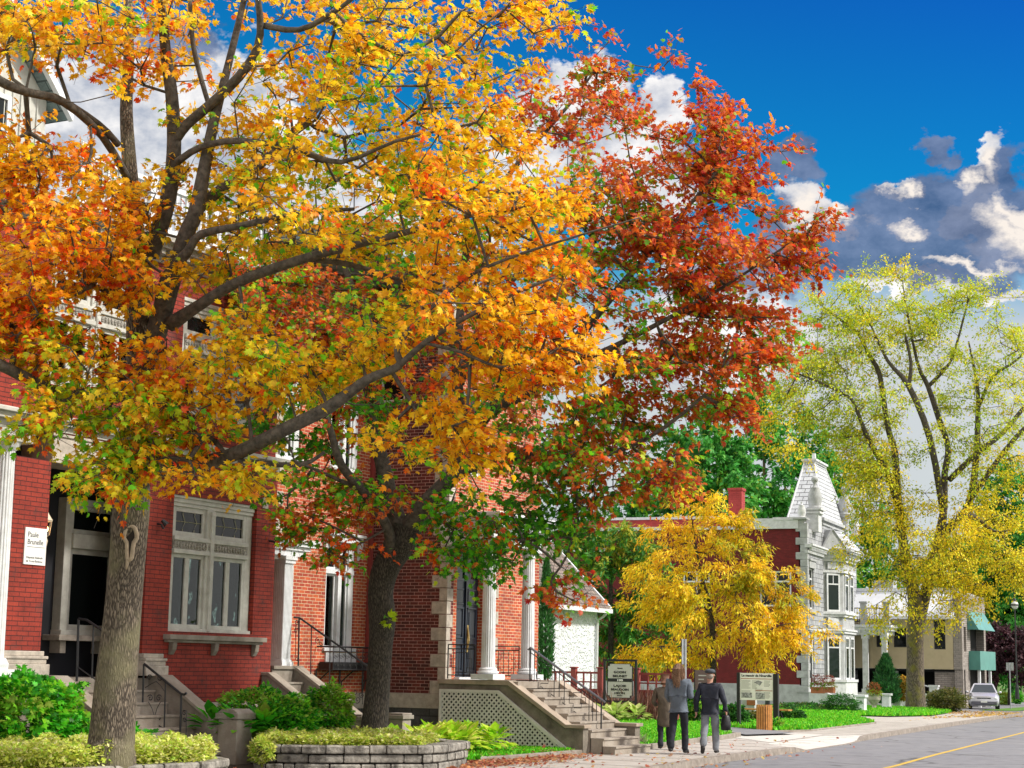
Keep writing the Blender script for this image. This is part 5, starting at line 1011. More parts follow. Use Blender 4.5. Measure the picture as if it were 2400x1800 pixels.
tag(MB().box(-30, -15.9, 10, 25.6, -.2, .02).build('bed_soil', 'soil'), kind='structure')
def grass(name, pts, dens, h, dz, cols, kind='stuff'):
    P_ = np.array(pts); lo_, hi = P_.min(0), P_.max(0); n = int((hi[0] - lo_[0]) * (hi[1] - lo_[1]) * dens); q = rng.uniform(lo_, hi, (n, 2)); ins = np.zeros(n, bool); j = len(P_) - 1
    for i in range(len(P_)):
        c = ((P_[i, 1] > q[:, 1]) != (P_[j, 1] > q[:, 1])) & (q[:, 0] < (P_[j, 0] - P_[i, 0]) * (q[:, 1] - P_[i, 1]) / (P_[j, 1] - P_[i, 1] + 1e-12) + P_[i, 0]); ins ^= c; j = i
    q = q[ins]; n = len(q); z = np.array([gz(y) for y in q[:, 1]]) + dz; pos = np.column_stack([q, z])
    tip = np.column_stack([rng.normal(0, .45, n), rng.normal(0, .45, n), np.ones(n)]); R_ = frames(tip, rng.normal(0, 1, (n, 3))); cc = np.array(cols)[rng.integers(0, len(cols), n)] * rng.uniform(.75, 1.25, (n, 1))
    o = scatter_mesh(name, [(-.5, 0, 0), (.5, 0, 0), (0, 1, .1)], [(0, 1, 2)], pos, R_, rng.uniform(.6, 1.3, n) * h, cc, M['leaf_flat']); 
    tag(o, kind=kind); return o
GR = [(0.10, 0.50, 0.01), (0.18, 0.62, 0.015), (0.07, 0.36, 0.01), (0.28, 0.60, 0.03)]
grass('grass', LA, 900, .09, .05, GR); grass('grass', [(-19, 37.8), (-18.9, 35.68), (-15.75, 35.68), (-15.55, 37.2), (-16.4, 43.8), (-16.9, 45.6), (-19.6, 52.4), (-25, 52.8)], 420, .10, .04, GR)
grass('grass', [(-25, 52.8), (-19.6, 52.4), (-17.5, 51.0), (-16.9, 52.2), (-18.2, 64.0), (-21.9, 73), (-22, 75.5), (-30, 75.5)], 160, .13, .045, GR)
grass('grass', [(-31, 75.6), (-20.9, 75.6), (-20.1, 80), (-21.6, 90), (-24.3, 97), (-31, 97)], 110, .15, .05, GR)
# lawn edging
def edging(pts, dz0, h, w_=.14, name='lawn_edging'):
    mb = MB(); n = len(pts); nn = []
    for i, (x, y) in enumerate(pts):
        a = np.array(pts[max(i - 1, 0)]); c = np.array(pts[min(i + 1, n - 1)]); t = (c - a) / np.linalg.norm(c - a); nn.append((t[1] * w_ / 2, -t[0] * w_ / 2))
    vs = []
    for (x, y), (nx, ny) in zip(pts, nn): z = gz(y); vs += [(x - nx, y - ny, z - .2), (x + nx, y + ny, z - .2), (x + nx * .9, y + ny * .9, z + h), (x - nx * .9, y - ny * .9, z + h)]
    fs = [(4 * i + a, 4 * i + (a + 1) % 4, 4 * i + 4 + (a + 1) % 4, 4 * i + 4 + a) for i in range(n - 1) for a in range(4)] + [(0, 1, 2, 3), (4 * n - 4, 4 * n - 1, 4 * n - 2, 4 * n - 3)]
    mb.add(vs, fs); tag(mb.build(name, M['concrete'], bevel=.015), kind='structure')
edging([(-17.3, 27.7), (-16.5, 28.6), (-15.85, 29.3), (-15.68, 29.9), (-15.62, 33.5)], 0, .09); edging([(-15.3, 35.7), (-15.5, 36.4), (-15.52, 37.2), (-16.05, 41.0), (-16.35, 43.8), (-16.7, 45.6), (-17.3, 46.2)], 0, .11)
edging([(-18.5, 48.2), (-17.3, 50.4), (-16.9, 52.2), (-18.2, 64)], 0, .05)
# garden path and stone strip
poly_sheet('path', [(-16.6, 45.9), (-16.1, 48.6), (-17.4, 50.3), (-19.8, 52.3), (-21, 52.5), (-18.2, 48)], .052, asph)
poly_sheet('path', [(-19.5, 66.5), (-19.9, 69.0), (-32, 76), (-32, 73)], .055, mat('gravel_path', (.42, .38, .33), .95, .1, 20, .01, 60))
# ================================================================ stone block planters
def block_wall(pts, z0_, courses, h, label, seed, name='stone_planter', depth=.32, gap=.02, bl=(.3, .62)):
    r = random.Random(seed); T_ = thing(name, label, 'planter', (pts[len(pts) // 2][0], pts[len(pts) // 2][1], 0)); mb = MB()
    P_ = [np.array(p, float) for p in pts]; seg = [np.linalg.norm(P_[i + 1] - P_[i]) for i in range(len(P_) - 1)]; cum = np.concatenate([[0], np.cumsum(seg)]); tot = cum[-1]
    def pt(s):
        s = min(max(s, 0), tot); i = min(int(np.searchsorted(cum, s, 'right')) - 1, len(seg) - 1); t = (s - cum[i]) / seg[i]; p = P_[i] * (1 - t) + P_[i + 1] * t; d = (P_[i + 1] - P_[i]) / seg[i]
        return p, d, np.array([d[1], -d[0]])
    for c in range(courses):
        s = -r.uniform(0, .3)
        while s < tot:
            l = r.uniform(*bl); a, e = max(s, 0) + gap / 2, min(s + l, tot) - gap / 2; s += l
            if e - a < .06: continue
            pa, da, na = pt(a); pe, de, ne = pt(e); pm, dm_, nm = pt((a + e) / 2); zb = z0_ + c * h + gap / 2; zt = zb + h - gap + r.uniform(-.006, .006); o_ = r.uniform(-.015, .02) + (.03 if c == courses - 1 else 0)
            vs = []
            for z, ii in ((zb, .012), (zb + .02, 0), (zt - .025, 0), (zt, .018)):
                for p, n in ((pa + da * (.012 if ii else 0), na), (pm, nm), (pe - de * (.012 if ii else 0), ne)): q = p + n * (o_ - ii); vs.append((q[0], q[1], z))
                for p, n in ((pe, ne), (pm, nm), (pa, na)): q = p - n * depth; vs.append((q[0], q[1], z))
            fs = [(k * 6 + i, k * 6 + (i + 1) % 6, (k + 1) * 6 + (i + 1) % 6, (k + 1) * 6 + i) for k in range(3) for i in range(6)] + [(5, 4, 3, 2, 1, 0), (18, 19, 20, 21, 22, 23)]
            mb.add(vs, fs)
    mb.build('stone_blocks', 'block', T_, bevel=.01)
    b = MB(); vs = [(*(p + (pt(cum[i])[2] * -.03)), z0_ - .3) for i, p in enumerate(P_)]; 
    return T_
W1 = [(-16.6, 10), (-15.95, 17.2), (-15.62, 19), (-15.48, 20.6), (-15.75, 21.4), (-16.5, 21.9), (-17.6, 22.2)]
pk = block_wall(W1, -.04, 3, .135, 'curved stone block planter with yellow ground cover at the bottom left', 3)
b = MB(); b.prism([(x - .1, y - .1) for x, y in W1] + [(-20, 22.1), (-20, 10)], 'z', -.2, .32); b.build('soil', 'soil', pk)
W2 = [(-18.15, 25.4), (-17.22, 24.1), (-16.25, 24.6), (-15.05, 25.9), (-15.0, 26.4), (-15.4, 28.1), (-16.3, 28.6), (-17.3, 28.9)]
pk2 = block_wall(W2, -.02, 3, .15, 'angular stone block planter around the smaller maple', 5, bl=(.18, .62))
b = MB(); b.prism([(-18.2, 25.7), (-17.25, 24.4), (-16.3, 24.9), (-15.25, 26.05), (-15.3, 26.4), (-15.7, 28.0), (-16.5, 28.4), (-18.0, 28.6)], 'z', -.2, .38); b.build('soil', 'soil', pk2)

# ================================================================ leafy masses
def clump(name, center, rad, n, size, cols, tmpl, label=None, cat=None, m='leaf', shell=.55, up=.6, seed=0, stems=0, group=None, kind=None, droop=.0, jit=.22, parent=None, zmin=None, patch=2.0, elong=1.0):
    r = np.random.default_rng(seed + 11); d = r.normal(0, 1, (n, 3)); d /= np.linalg.norm(d, axis=1, keepdims=True)
    lump_ = 1 + .16 * np.sin(d[:, 0] * 5 + seed) * np.cos(d[:, 1] * 6 - seed) + .12 * np.sin(d[:, 2] * 9 + seed * 2) + .08 * np.sin(d[:, 0] * 13 + d[:, 1] * 11)
    rad_ = (shell + (1 - shell) * r.uniform(0, 1, n) ** .6) * lump_; pos = np.array(center) + d * rad_[:, None] * np.array(rad)
    if zmin is not None: pos[:, 2] = np.where(pos[:, 2] < zmin, zmin + r.uniform(0, .12, n), pos[:, 2])
    tip = d * 1.0 + r.normal(0, .6, (n, 3)); tip[:, 2] = tip[:, 2] * .5 - droop; nrm = np.column_stack([d[:, 0] * .6 + r.normal(0, .4, n), d[:, 1] * .6 + r.normal(0, .4, n), np.full(n, up) + r.normal(0, .3, n)])
    C_ = np.array(cols); k = len(C_); ph = (np.sin(pos[:, 0] * patch * 3.1 + seed) + np.sin(pos[:, 1] * patch * 2.3) + np.sin(pos[:, 2] * patch * 3.7)) / 3
    idx = np.clip(((ph * .5 + .5) * k * .8 + r.uniform(0, 1, n) * k * .45 - .2 * k * .5).astype(int), 0, k - 1)
    tint = C_[idx] * r.uniform(1 - jit, 1 + jit, (n, 1)); root = parent
    if root is None and label: root = thing(name, label, cat, (center[0], center[1], center[2] - rad[2]), 0, group)
    V, Fc = tmpl; V = np.array(V) * np.array([1, 1, 1])
    o = scatter_mesh('leaves', V, Fc, pos, frames(tip, nrm), r.uniform(.65, 1.25, n) * size, tint, M[m], root)
    if kind: tag(o, kind=kind)
    if stems:
        mb = MB()
        for i in range(stems):
            e = pos[r.integers(0, n)]; b0 = np.array([center[0] + r.normal(0, .1 * rad[0]), center[1] + r.normal(0, .1 * rad[1]), center[2] - rad[2] * (1.0 if zmin is None else .9)]); mid = (b0 + e) / 2 + r.normal(0, .06, 3); mb.tube([b0, mid, e], [.02, .014, .006], 4)
        mb.build('stems', 'branch', root)
    return root
MT, OT, ST_ = (MAPLE_V, MAPLE_F), (OVAL_V, OVAL_F), (STRIP_V, STRIP_F)
G1 = [(.05, .36, .012), (.10, .52, .02), (.03, .22, .01), (.24, .62, .03), (.30, .42, .05)]
YG = [(.60, .70, .10), (.74, .76, .18), (.40, .58, .06), (.80, .78, .34), (.52, .54, .08)]
HG = [(.42, .72, .03), (.62, .80, .06), (.28, .55, .02), (.80, .80, .18)]
def carpet(name, pts, zfun, n, size, cols, thick, label_mesh=None, seed=0, over=.0):
    r = np.random.default_rng(seed); P_ = np.array(pts); lo_, hi = P_.min(0), P_.max(0); q = r.uniform(lo_, hi, (n * 3, 2)); ins = np.zeros(len(q), bool); j = len(P_) - 1
    for i in range(len(P_)):
        c = ((P_[i, 1] > q[:, 1]) != (P_[j, 1] > q[:, 1])) & (q[:, 0] < (P_[j, 0] - P_[i, 0]) * (q[:, 1] - P_[i, 1]) / (P_[j, 1] - P_[i, 1] + 1e-12) + P_[i, 0]); ins ^= c; j = i
    q = q[ins][:n]; n = len(q); lum = .5 + .25 * np.sin(q[:, 0] * 5.1 + 1) * np.cos(q[:, 1] * 4.3) + .25 * np.sin(q[:, 0] * 11 + q[:, 1] * 9)
    z = zfun + thick * (.6 + .4 * lum) * r.uniform(0, 1, n) ** .6; pos = np.column_stack([q, z]); tip = r.normal(0, 1, (n, 3)); tip[:, 2] = tip[:, 2] * .4 + .1; nrm = r.normal(0, .5, (n, 3)); nrm[:, 2] += 1; nrm[:, 0] += .4
    tint = np.array(cols)[r.integers(0, len(cols), n)] * r.uniform(.7, 1.25, (n, 1)); o = scatter_mesh(name, OVAL_V, OVAL_F, pos, frames(tip, nrm), r.uniform(.6, 1.3, n) * size, tint, M['leaf']); tag(o, kind='stuff'); return o
carpet('ground_cover', [(x + .02, y - .02) for x, y in [(-16.5, 12), (-15.95, 17.2), (-15.7, 19), (-15.55, 20.5), (-15.9, 21.3), (-16.7, 21.8)]] + [(-18.3, 21.6), (-18.3, 12)], .30, 80000, .07, YG, .42, seed=4)
carpet('ground_cover', [(-18.15, 25.5), (-17.2, 24.2), (-16.25, 24.75), (-15.2, 25.95), (-15.25, 26.3), (-15.75, 27.6), (-17.9, 28.4)], .36, 26000, .072, YG, .26, seed=6)
# ivy spilling over the corner of the second planter
clump('trailing_ivy', (-17.1, 24.12, .33), (.22, .12, .2), 900, .07, YG, OT, 'pale green trailing ivy over the near end of the angular planter', 'ivy', seed=9)
# big green bushes
clump('leafy_bush', (-18.6, 19.9, .85), (.95, 1.15, .72), 5200, .12, G1, MT, 'bright green bush at the far left before the white column', 'bush', seed=1, stems=14, shell=.5)
clump('leafy_bush', (-18.0, 21.6, .5), (.5, .5, .3), 900, .14, G1, OT, 'low bright green leaves right of the left bush, beside the big trunk', 'bush', seed=21)
clump('leafy_bush', (-18.95, 26.6, .85), (.6, 1.0, .45), 5200, .085, G1 + [(.3, .4, .05)], OT, 'bright green shrub below the grey bay window', 'bush', seed=2, stems=14)
clump('leafy_bush', (-18.1, 26.3, .72), (.5, .7, .42), 3600, .09, G1, OT, 'bright green shrub left of the smaller maple in the angular planter', 'bush', seed=3, stems=10)
clump('leafy_bush', (-17.95, 27.4, .88), (.42, .42, .52), 3800, .085, G1 + [(.28, .42, .05)], OT, 'rounded green shrub before the iron stair railing', 'bush', seed=5, stems=10)
# hostas
def hosta(center, rad, n, label, seed, size=.34, cols=HG):
    r = np.random.default_rng(seed); T_ = thing('hosta', label, 'hosta', center); k = max(4, n // 34); cs = np.array(center) + np.column_stack([r.uniform(-1, 1, k) * rad[0], r.uniform(-1, 1, k) * rad[1], np.zeros(k)])
    ci = r.integers(0, k, n); a = r.uniform(0, 2 * math.pi, n); el_ = r.uniform(.15, 1.2, n); hd = np.column_stack([np.cos(a), np.sin(a), np.zeros(n)]); pos = cs[ci] + hd * (.05 + .22 * (1.2 - el_))[:, None] + np.column_stack([np.zeros(n), np.zeros(n), .08 + .22 * el_])
    tip = hd * np.cos(el_)[:, None] + np.column_stack([np.zeros(n), np.zeros(n), np.sin(el_) - .35]); nrm = -hd * .5 + np.array([0, 0, 1.]); V = [(0, 0, 0), (.2, .25, .06), (.24, .55, .05), (0, 1, -.12), (-.24, .55, .05), (-.2, .25, .06), (0, .5, -.02)]
    scatter_mesh('leaves', V, [(6, i, (i + 1) % 6) for i in range(6)], pos, frames(tip, nrm), r.uniform(.6, 1.1, n) * size, np.array(cols)[r.integers(0, len(cols), n)] * r.uniform(.75, 1.2, (n, 1)), M['leaf'], T_)
hosta((-16.9, 29.9, .12), (.55, 1.6), 900, 'yellow green hostas between the stone planter and the lattice', 2, .33)
hosta((-18.4, 25.6, .45), (.5, .7), 90, 'dark green hosta leaves under the shrub beside the gate pier', 3, .4, G1)
hosta((-24.8, 53.2, .05), (1.7, .7), 520, 'pale yellow green hostas under the framed office sign', 5, .42, [(.45, .58, .12), (.62, .66, .25), (.30, .45, .08)])
hosta((-18.0, 37.6, .05), (.8, .7), 420, 'yellow green hostas behind the right stair wall', 8, .34, HG)
# dry grass clump
def strands(name, label, cat, c, rad, h, n, cols, seed, w_=.02, lean=.25):
    r = np.random.default_rng(seed); T_ = thing(name, label, cat, c); pos = np.array(c) + np.column_stack([r.normal(0, rad[0] * .5, n), r.normal(0, rad[1] * .5, n), np.zeros(n)]); tip = np.column_stack([r.normal(0, lean, n), r.normal(0, lean, n), np.ones(n)])
    R_ = frames(tip, r.normal(0, 1, (n, 3))); scatter_mesh('blades', [(-w_, 0, 0), (w_, 0, 0), (w_ * .6, .6, .02), (0, 1, .12), (-w_ * .6, .6, .02)], [(0, 1, 2), (0, 2, 4), (4, 2, 3)], pos, R_, r.uniform(.7, 1.15, n) * h, np.array(cols)[r.integers(0, len(cols), n)] * r.uniform(.7, 1.2, (n, 1)), M['leaf_flat'], T_)
strands('ornamental_grass', 'tall reddish dry stalks in front of the maroon fence', 'grass clump', (-24.1, 54.7, 0), (1.6, .3), 1.15, 420, [(.30, .14, .10), (.42, .24, .18), (.22, .10, .08)], 3)
strands('ornamental_grass', 'low beige dry grass mound at the lawn edge beside the stair wall', 'grass clump', (-16.6, 37.2, 0), (.55, .35), .42, 1600, [(.34, .29, .20), (.26, .22, .15), (.42, .37, .27)], 4, lean=.9)
strands('ornamental_grass', 'tall reddish dry stalks left of the office sign', 'grass clump', (-26.4, 54.6, 0), (.8, .3), 1.1, 160, [(.30, .16, .12), (.42, .24, .18)], 5)
# slim juniper by the cottage and other conifers
def spindle(name, label, c, rad, h, n, cols, seed, size=.16, cat='conifer', tr=True):
    r = np.random.default_rng(seed); T_ = thing(name, label, cat, c); t = r.uniform(0, 1, n) ** .9; prof = np.where(t < .25, .55 + t * 1.8, np.clip((1 - t) / .75, 0, 1) ** .75); a = r.uniform(0, 2 * math.pi, n)
    rr_ = prof * rad * (.45 + .55 * r.uniform(0, 1, n) ** .5) * (1 + .22 * np.sin(a * 3 + t * 14) + .15 * np.sin(a * 7 - t * 31)); hd = np.column_stack([np.cos(a), np.sin(a), np.zeros(n)]); pos = np.array(c) + hd * rr_[:, None] + np.column_stack([np.zeros(n), np.zeros(n), t * h]); tip = hd * .7 + np.column_stack([np.zeros(n), np.zeros(n), np.full(n, .9)]) + r.normal(0, .25, (n, 3))
    scatter_mesh('foliage', STRIP_V, STRIP_F, pos, frames(tip, hd + r.normal(0, .4, (n, 3))), r.uniform(.6, 1.3, n) * size, np.array(cols)[r.integers(0, len(cols), n)] * r.uniform(.7, 1.25, (n, 1)), M['leaf_flat'], T_)
    MB().tube([np.array(c) - (0, 0, .1), np.array(c) + (0, 0, h * .8)], [rad * .1 + .02, .01], 5).build('trunk', 'bark2', T_); return T_
CJ = [(.05, .14, .05), (.08, .20, .07), (.03, .09, .035)]
pc = at(1277, 1592, Y=51.5); spindle('slim_juniper', 'slim dark green juniper in front of the white cottage', pc, .26, 3.8, 4200, [(.06, .20, .05), (.10, .30, .08), (.04, .12, .035)], 3, .16)
pc = atg(1982, 1641, .05); spindle('blue_spruce', 'small blue green conifer before the mansion bay window', pc, .42, 1.35, 2600, [(.10, .20, .18), (.16, .28, .25), (.06, .13, .12)], 5, .16)
pc = at(2077, 1650, D=97.0); spindle('cedar', 'cone shaped green cedar before the mansion porch', pc, .8, 2.65, 7000, [(.04, .17, .05), (.07, .24, .06), (.025, .10, .03)], 6, .2)
# shrubs by the mansion and behind the panel (centre from pixel of its foot)
def shrub(u, v, wpx, hpx, n, size, cols, label, seed, tmpl=OT, cat='bush', DD=None, **k):
    p = atg(u, v, .03) if DD is None else at(u, v, D=DD); s = F / ((p - CP) @ f0); w_, h_ = wpx / s / 2, hpx / s / 2; return clump('shrub' if cat == 'bush' else cat, (p[0], p[1], p[2] + h_ * .92), (w_, max(w_ * .8, .3), h_), n, size, cols, tmpl, label, cat, seed=seed, zmin=p[2], **k)
DG = [(.03, .14, .02), (.05, .20, .025), (.02, .09, .015), (.08, .26, .04)]; OG = [(.14, .15, .03), (.08, .11, .02), (.22, .20, .05), (.05, .07, .015)]; YO = [(.62, .38, .04), (.50, .30, .05), (.35, .32, .05), (.70, .45, .06)]
shrub(1972, 1672, 86, 44, 3600, .13, DG, 'spreading dark green juniper bush before the mansion bay', 3, ST_); shrub(1880, 1668, 115, 22, 2600, .10, OG + DG, 'low clipped dark hedge in front of the red side wall', 4)
shrub(1855, 1690, 58, 30, 1600, .11, DG + [(.12, .3, .05)], 'round green bush right of the litter bin', 5); shrub(1722, 1700, 64, 46, 2200, .11, DG, 'dark green bush left of the history panel posts', 6); shrub(1765, 1694, 44, 26, 800, .11, OG, 'olive bush showing under the history panel', 8)
shrub(1622, 1698, 46, 78, 2400, .12, G1 + DG, 'green bush between the two walkers', 7); shrub(1712, 1650, 90, 60, 2600, .14, [(.14, .34, .05), (.30, .42, .10), (.40, .38, .20), (.10, .26, .04)], 'hydrangea bush with faded heads behind the man in the cap', 9)
shrub(1822, 1710, 22, 26, 500, .10, G1, 'small fresh green plant against the panel post', 10); shrub(2117, 1640, 36, 58, 1800, .14, YO, 'yellow orange shrub left of the elm trunk', 11, DD=97.5); shrub(2222, 1668, 88, 54, 4600, .12, OG, 'wide olive bush beside the car driveway', 12, shell=.4); shrub(2190, 1660, 40, 42, 1200, .12, OG, 'small olive bush at the right foot of the elm', 13, shell=.4)
shrub(2352, 1652, 36, 32, 1200, .14, [(.25, .45, .04), (.40, .42, .05), (.12, .34, .03)], 'yellow green bush right of the parked car', 14); shrub(2384, 1650, 24, 30, 1000, .14, G1, 'bright green bush behind the thin street sign', 15); shrub(1690, 1640, 30, 60, 1200, .14, DG, 'dark shrub behind the brown visitor sign', 16)
shrub(1326, 1600, 24, 60, 500, .12, [(.25, .38, .05), (.4, .42, .08), (.12, .3, .03)], 'young yellow green shrub beside the slim juniper', 17)
# flower pots
def pot(u, v, s, label, cols, green, urn=False, T=None, z=None):
    p = atg(u, v, .05) if z is None else at(u, v, Z=z); T_ = thing('flower_pot', label, 'flower pot', p); b = MB()
    if urn: b.lathe([(.16 * s, 0), (.1 * s, .08 * s), (.1 * s, .2 * s), (.28 * s, .45 * s), (.30 * s, .62 * s), (.34 * s, .66 * s)], p, 14)
    else: b.box(p[0] - .28 * s, p[0] + .28 * s, p[1] - .18 * s, p[1] + .18 * s, p[2], p[2] + .28 * s)
    b.build('pot', 'quoin' if urn else 'terracotta', T_); h = (.66 if urn else .28) * s
    clump('flowers', (p[0], p[1], p[2] + h + .3 * s), (.28 * s, .28 * s, .25 * s), 420, .075 * s, cols, OT, parent=T_, seed=int(u)); clump('greenery', (p[0], p[1], p[2] + h + .05), (.36 * s, .3 * s, .2 * s), 300, .09 * s, green, OT, parent=T_, seed=int(u) + 1); return T_
pot(1917, 1625, 1.15, 'flower box with dusky pink mums, left one on the mansion steps', [(.38, .06, .07), (.28, .10, .06), (.5, .12, .12)], [(.4, .4, .03), (.2, .35, .03)], z=.62)
pot(1942, 1624, 1.15, 'flower box with dusky pink mums, right one on the mansion steps', [(.38, .06, .07), (.28, .10, .06), (.5, .12, .12)], [(.4, .4, .03), (.2, .35, .03)], z=.6)
pot(2049, 1664, 1.15, 'stone urn with orange flowers between white pedestals', [(.5, .2, .04), (.35, .12, .04)], [(.4, .5, .04), (.3, .45, .03)], True)
# fallen leaves
def litter(name, pts, n, cols, size, dz, seed, dens=None):
    r = np.random.default_rng(seed); P_ = np.array(pts); i = r.integers(0, len(P_), n); q = P_[i, :2] + r.normal(0, 1, (n, 2)) * P_[i, 2:4]; z = np.array([gz(y) for y in q[:, 1]]) + dz
    inr = q[:, 0] > np.array([XL(y) for y in q[:, 1]]); z = np.where(inr, z - .13, z)
    tip = r.normal(0, 1, (n, 3)); tip[:, 2] *= .25; nrm = r.normal(0, .35, (n, 3)); nrm[:, 2] = 1
    o = scatter_mesh(name, MAPLE_V, MAPLE_F, np.column_stack([q, z + r.uniform(0, .03, n)]), frames(tip, nrm), r.uniform(.6, 1.2, n) * size, np.array(cols)[r.integers(0, len(cols), n)] * r.uniform(.7, 1.2, (n, 1)), M['leaf_flat']); tag(o, kind='stuff')
RL_ = [(.42, .10, .05), (.50, .20, .07), (.32, .08, .05), (.55, .30, .14), (.45, .26, .16)]
litter('fallen_leaves', [(-15.3, 27.0, .35, .8), (-15.2, 28.6, .3, .7), (-15.2, 30, .25, .8), (-15.2, 31.5, .2, .9), (-14.9, 28.5, .6, 1.6), (-15.5, 29.0, .3, .6), (-15.55, 31, .12, 1.2)], 1700, RL_, .085, .01, 1)
litter('fallen_leaves', [(-17, 30.5, .8, 1.2), (-16.4, 31.5, .5, 1.0), (-17.5, 29.5, .6, .8)], 420, RL_, .09, .10, 2); litter('fallen_leaves', [(-12.6, 31, .25, 2.5), (-12.9, 36, .25, 3), (-14.3, 34, .9, 4), (-15.8, 38, .2, 2), (-14.5, 40, .8, 4), (-16.4, 33, .3, 1)], 260, RL_ + [(.55, .4, .1)], .09, .01, 3)
litter('fallen_leaves', [(-19.2, 90, .5, 5), (-21.0, 92, .8, 2.5), (-22.0, 89, .5, 3), (-18.8, 84, .3, 5)], 900, [(.6, .4, .08), (.5, .32, .1), (.45, .25, .12)], .14, .015, 4); litter('fallen_leaves', [(-16.0, 20.5, .3, .8), (-17.3, 22.7, .3, .3), (-17.9, 22.9, .5, .5)], 150, RL_, .09, .02, 5)
# ================================================================ trees
def smooth_path(pts, k=4):
    pts = np.array(pts, float); out = [pts[0]]; n = len(pts)
    for i in range(n - 1):
        p0, p1, p2, p3 = pts[max(i - 1, 0)], pts[i], pts[i + 1], pts[min(i + 2, n - 1)]
        for j in range(1, k + 1):
            t = j / k; out.append(.5 * ((2 * p1) + (-p0 + p2) * t + (2 * p0 - 5 * p1 + 4 * p2 - p3) * t * t + (-p0 + 3 * p1 - 3 * p2 + p3) * t ** 3))
    return np.array(out)
def px(path, k=4):
    """pixel path (u,v,D,half width px) -> smoothed array x,y,z,r"""
    return smooth_path([[*at(u, v, D=D), w * D / F] for u, v, D, w in path], k)
def grow(name, label, root, trunk, limbs, groups, holes, seed, mats, leaf, leaf_size, per, spread, tipr=.006, maxr=.09, step=.35, up=.35, droop=.15, group=None, twig=True, flat=.5, category='tree', jit=.18, crown_name='crown', expo=.47, bias=.55, lmat='leaf', ntw=5):
    r = np.random.default_rng(seed); T_ = thing(name, label, category, root, 0, group)
    b = MB(); b.tube([p[:3] for p in trunk], [p[3] for p in trunk], 14); tk = b.build('trunk', mats[0], T_, smooth=True)
    nodes = []; par = []; rad = []; fixed = []
    for p in trunk[len(trunk) // 2:]: nodes.append(p[:3]); par.append(len(nodes) - 2 if len(nodes) > 1 else -1); fixed.append(True); rad.append(p[3])
    b = MB()
    for lb in limbs:
        b.tube([p[:3] for p in lb], [max(p[3], .008) for p in lb], 8); s = len(nodes); 
        d = np.linalg.norm(np.array(nodes) - lb[0][:3], axis=1); j = int(d.argmin())
        for i, p in enumerate(lb): nodes.append(p[:3]); par.append(j if i == 0 else len(nodes) - 2); fixed.append(True); rad.append(p[3])
    lo_ = b.build('limbs', mats[1], T_, smooth=True) if limbs else None
    nfix = len(nodes)
    cs = []; pal = []
    for (u, v, ru, rv, D, dD, n, pl) in groups:
        c = 0; tr = 0
        while c < n and tr < n * 20:
            tr += 1; a = r.uniform(0, 2 * math.pi); q = math.sqrt(r.uniform(0, 1)); uu_, vv_ = u + math.cos(a) * q * ru, v + math.sin(a) * q * rv
            if any(((uu_ - h[0]) / h[2]) ** 2 + ((vv_ - h[1]) / h[3]) ** 2 < 1 and r.uniform() < h[4] for h in holes): continue
            dd = D + dD * np.clip(r.normal(0, .5), -1, 1) * math.sqrt(max(.15, 1 - q * q * .8)); cs.append(at(uu_, vv_, D=dd)); pal.append(pl); c += 1
    cs = np.array(cs); nc = len(cs); NA = np.zeros((nfix + nc * 14, 3)); NA[:nfix] = nodes; PL = np.zeros(len(NA)); cnt = nfix; PARR = list(par)
    base_ = np.array(nodes); PL[:nfix] = 0
    dist = np.linalg.norm(cs[:, None] - base_[None], axis=2).min(1); order = np.argsort(dist); cl_node = np.zeros(nc, int)
    for ci in order:
        c = cs[ci]; d = np.linalg.norm(NA[:cnt] - c, axis=1); cost = d + bias * PL[:cnt] * .35 + .25 * np.maximum(0, NA[:cnt, 2] - c[2] + .1); j = int(cost.argmin()); L_ = d[j]; a = NA[j].copy(); k = min(10, max(1, int(L_ / step))); prev = j; side = r.normal(0, 1, 3) * .08 * L_ + np.array([0, 0, -.06 * L_])
        for i in range(1, k + 1):
            t = i / k; p = a * (1 - t) + c * t + side * math.sin(math.pi * t) + (r.normal(0, .03, 3) if i < k else 0)
            if cnt >= len(NA): break
            NA[cnt] = p; PL[cnt] = PL[prev] + L_ / k; PARR.append(prev); prev = cnt; cnt += 1
        cl_node[ci] = prev
    NA = NA[:cnt]; load = np.zeros(cnt); load[cl_node] += 1
    for i in range(cnt - 1, nfix - 1, -1): load[PARR[i]] += load[i]
    R = np.minimum(tipr * np.maximum(load, 1) ** expo, maxr); b = MB()
    kids = {}
    for i in range(nfix, cnt): kids.setdefault(PARR[i], []).append(i)
    for i in range(nfix, cnt):
        p = PARR[i]
        if p >= nfix and kids[p][0] == i: continue
        ch = [p, i]
        while ch[-1] in kids: ch.append(kids[ch[-1]][0])
        rr_ = [R[q] if q >= nfix else min(R[ch[1]], maxr) for q in ch]; b.tube([NA[q] for q in ch], rr_, 5, cap=False)
    # twigs and leaves
    N_ = nc * per; ids = np.repeat(np.arange(nc), per); tw = r.integers(0, ntw, N_); tdir = r.normal(0, 1, (nc, ntw, 3)); out = cs - np.mean(cs, axis=0); out /= np.linalg.norm(out, axis=1, keepdims=True) + 1e-6
    tdir += out[:, None] * .8; tdir[:, :, 2] = tdir[:, :, 2] * flat + up * .6; tdir /= np.linalg.norm(tdir, axis=2, keepdims=True); tl = spread * r.uniform(.6, 1.3, (nc, ntw)); t = r.uniform(.15, 1, N_) ** .8
    D3 = tdir[ids, tw] * tl[ids, tw][:, None]; sag = np.zeros((N_, 3)); sag[:, 2] = -droop * spread * t * t
    pos = cs[ids] + D3 * t[:, None] + sag + r.normal(0, spread * .13, (N_, 3)) * np.array([1, 1, .7])
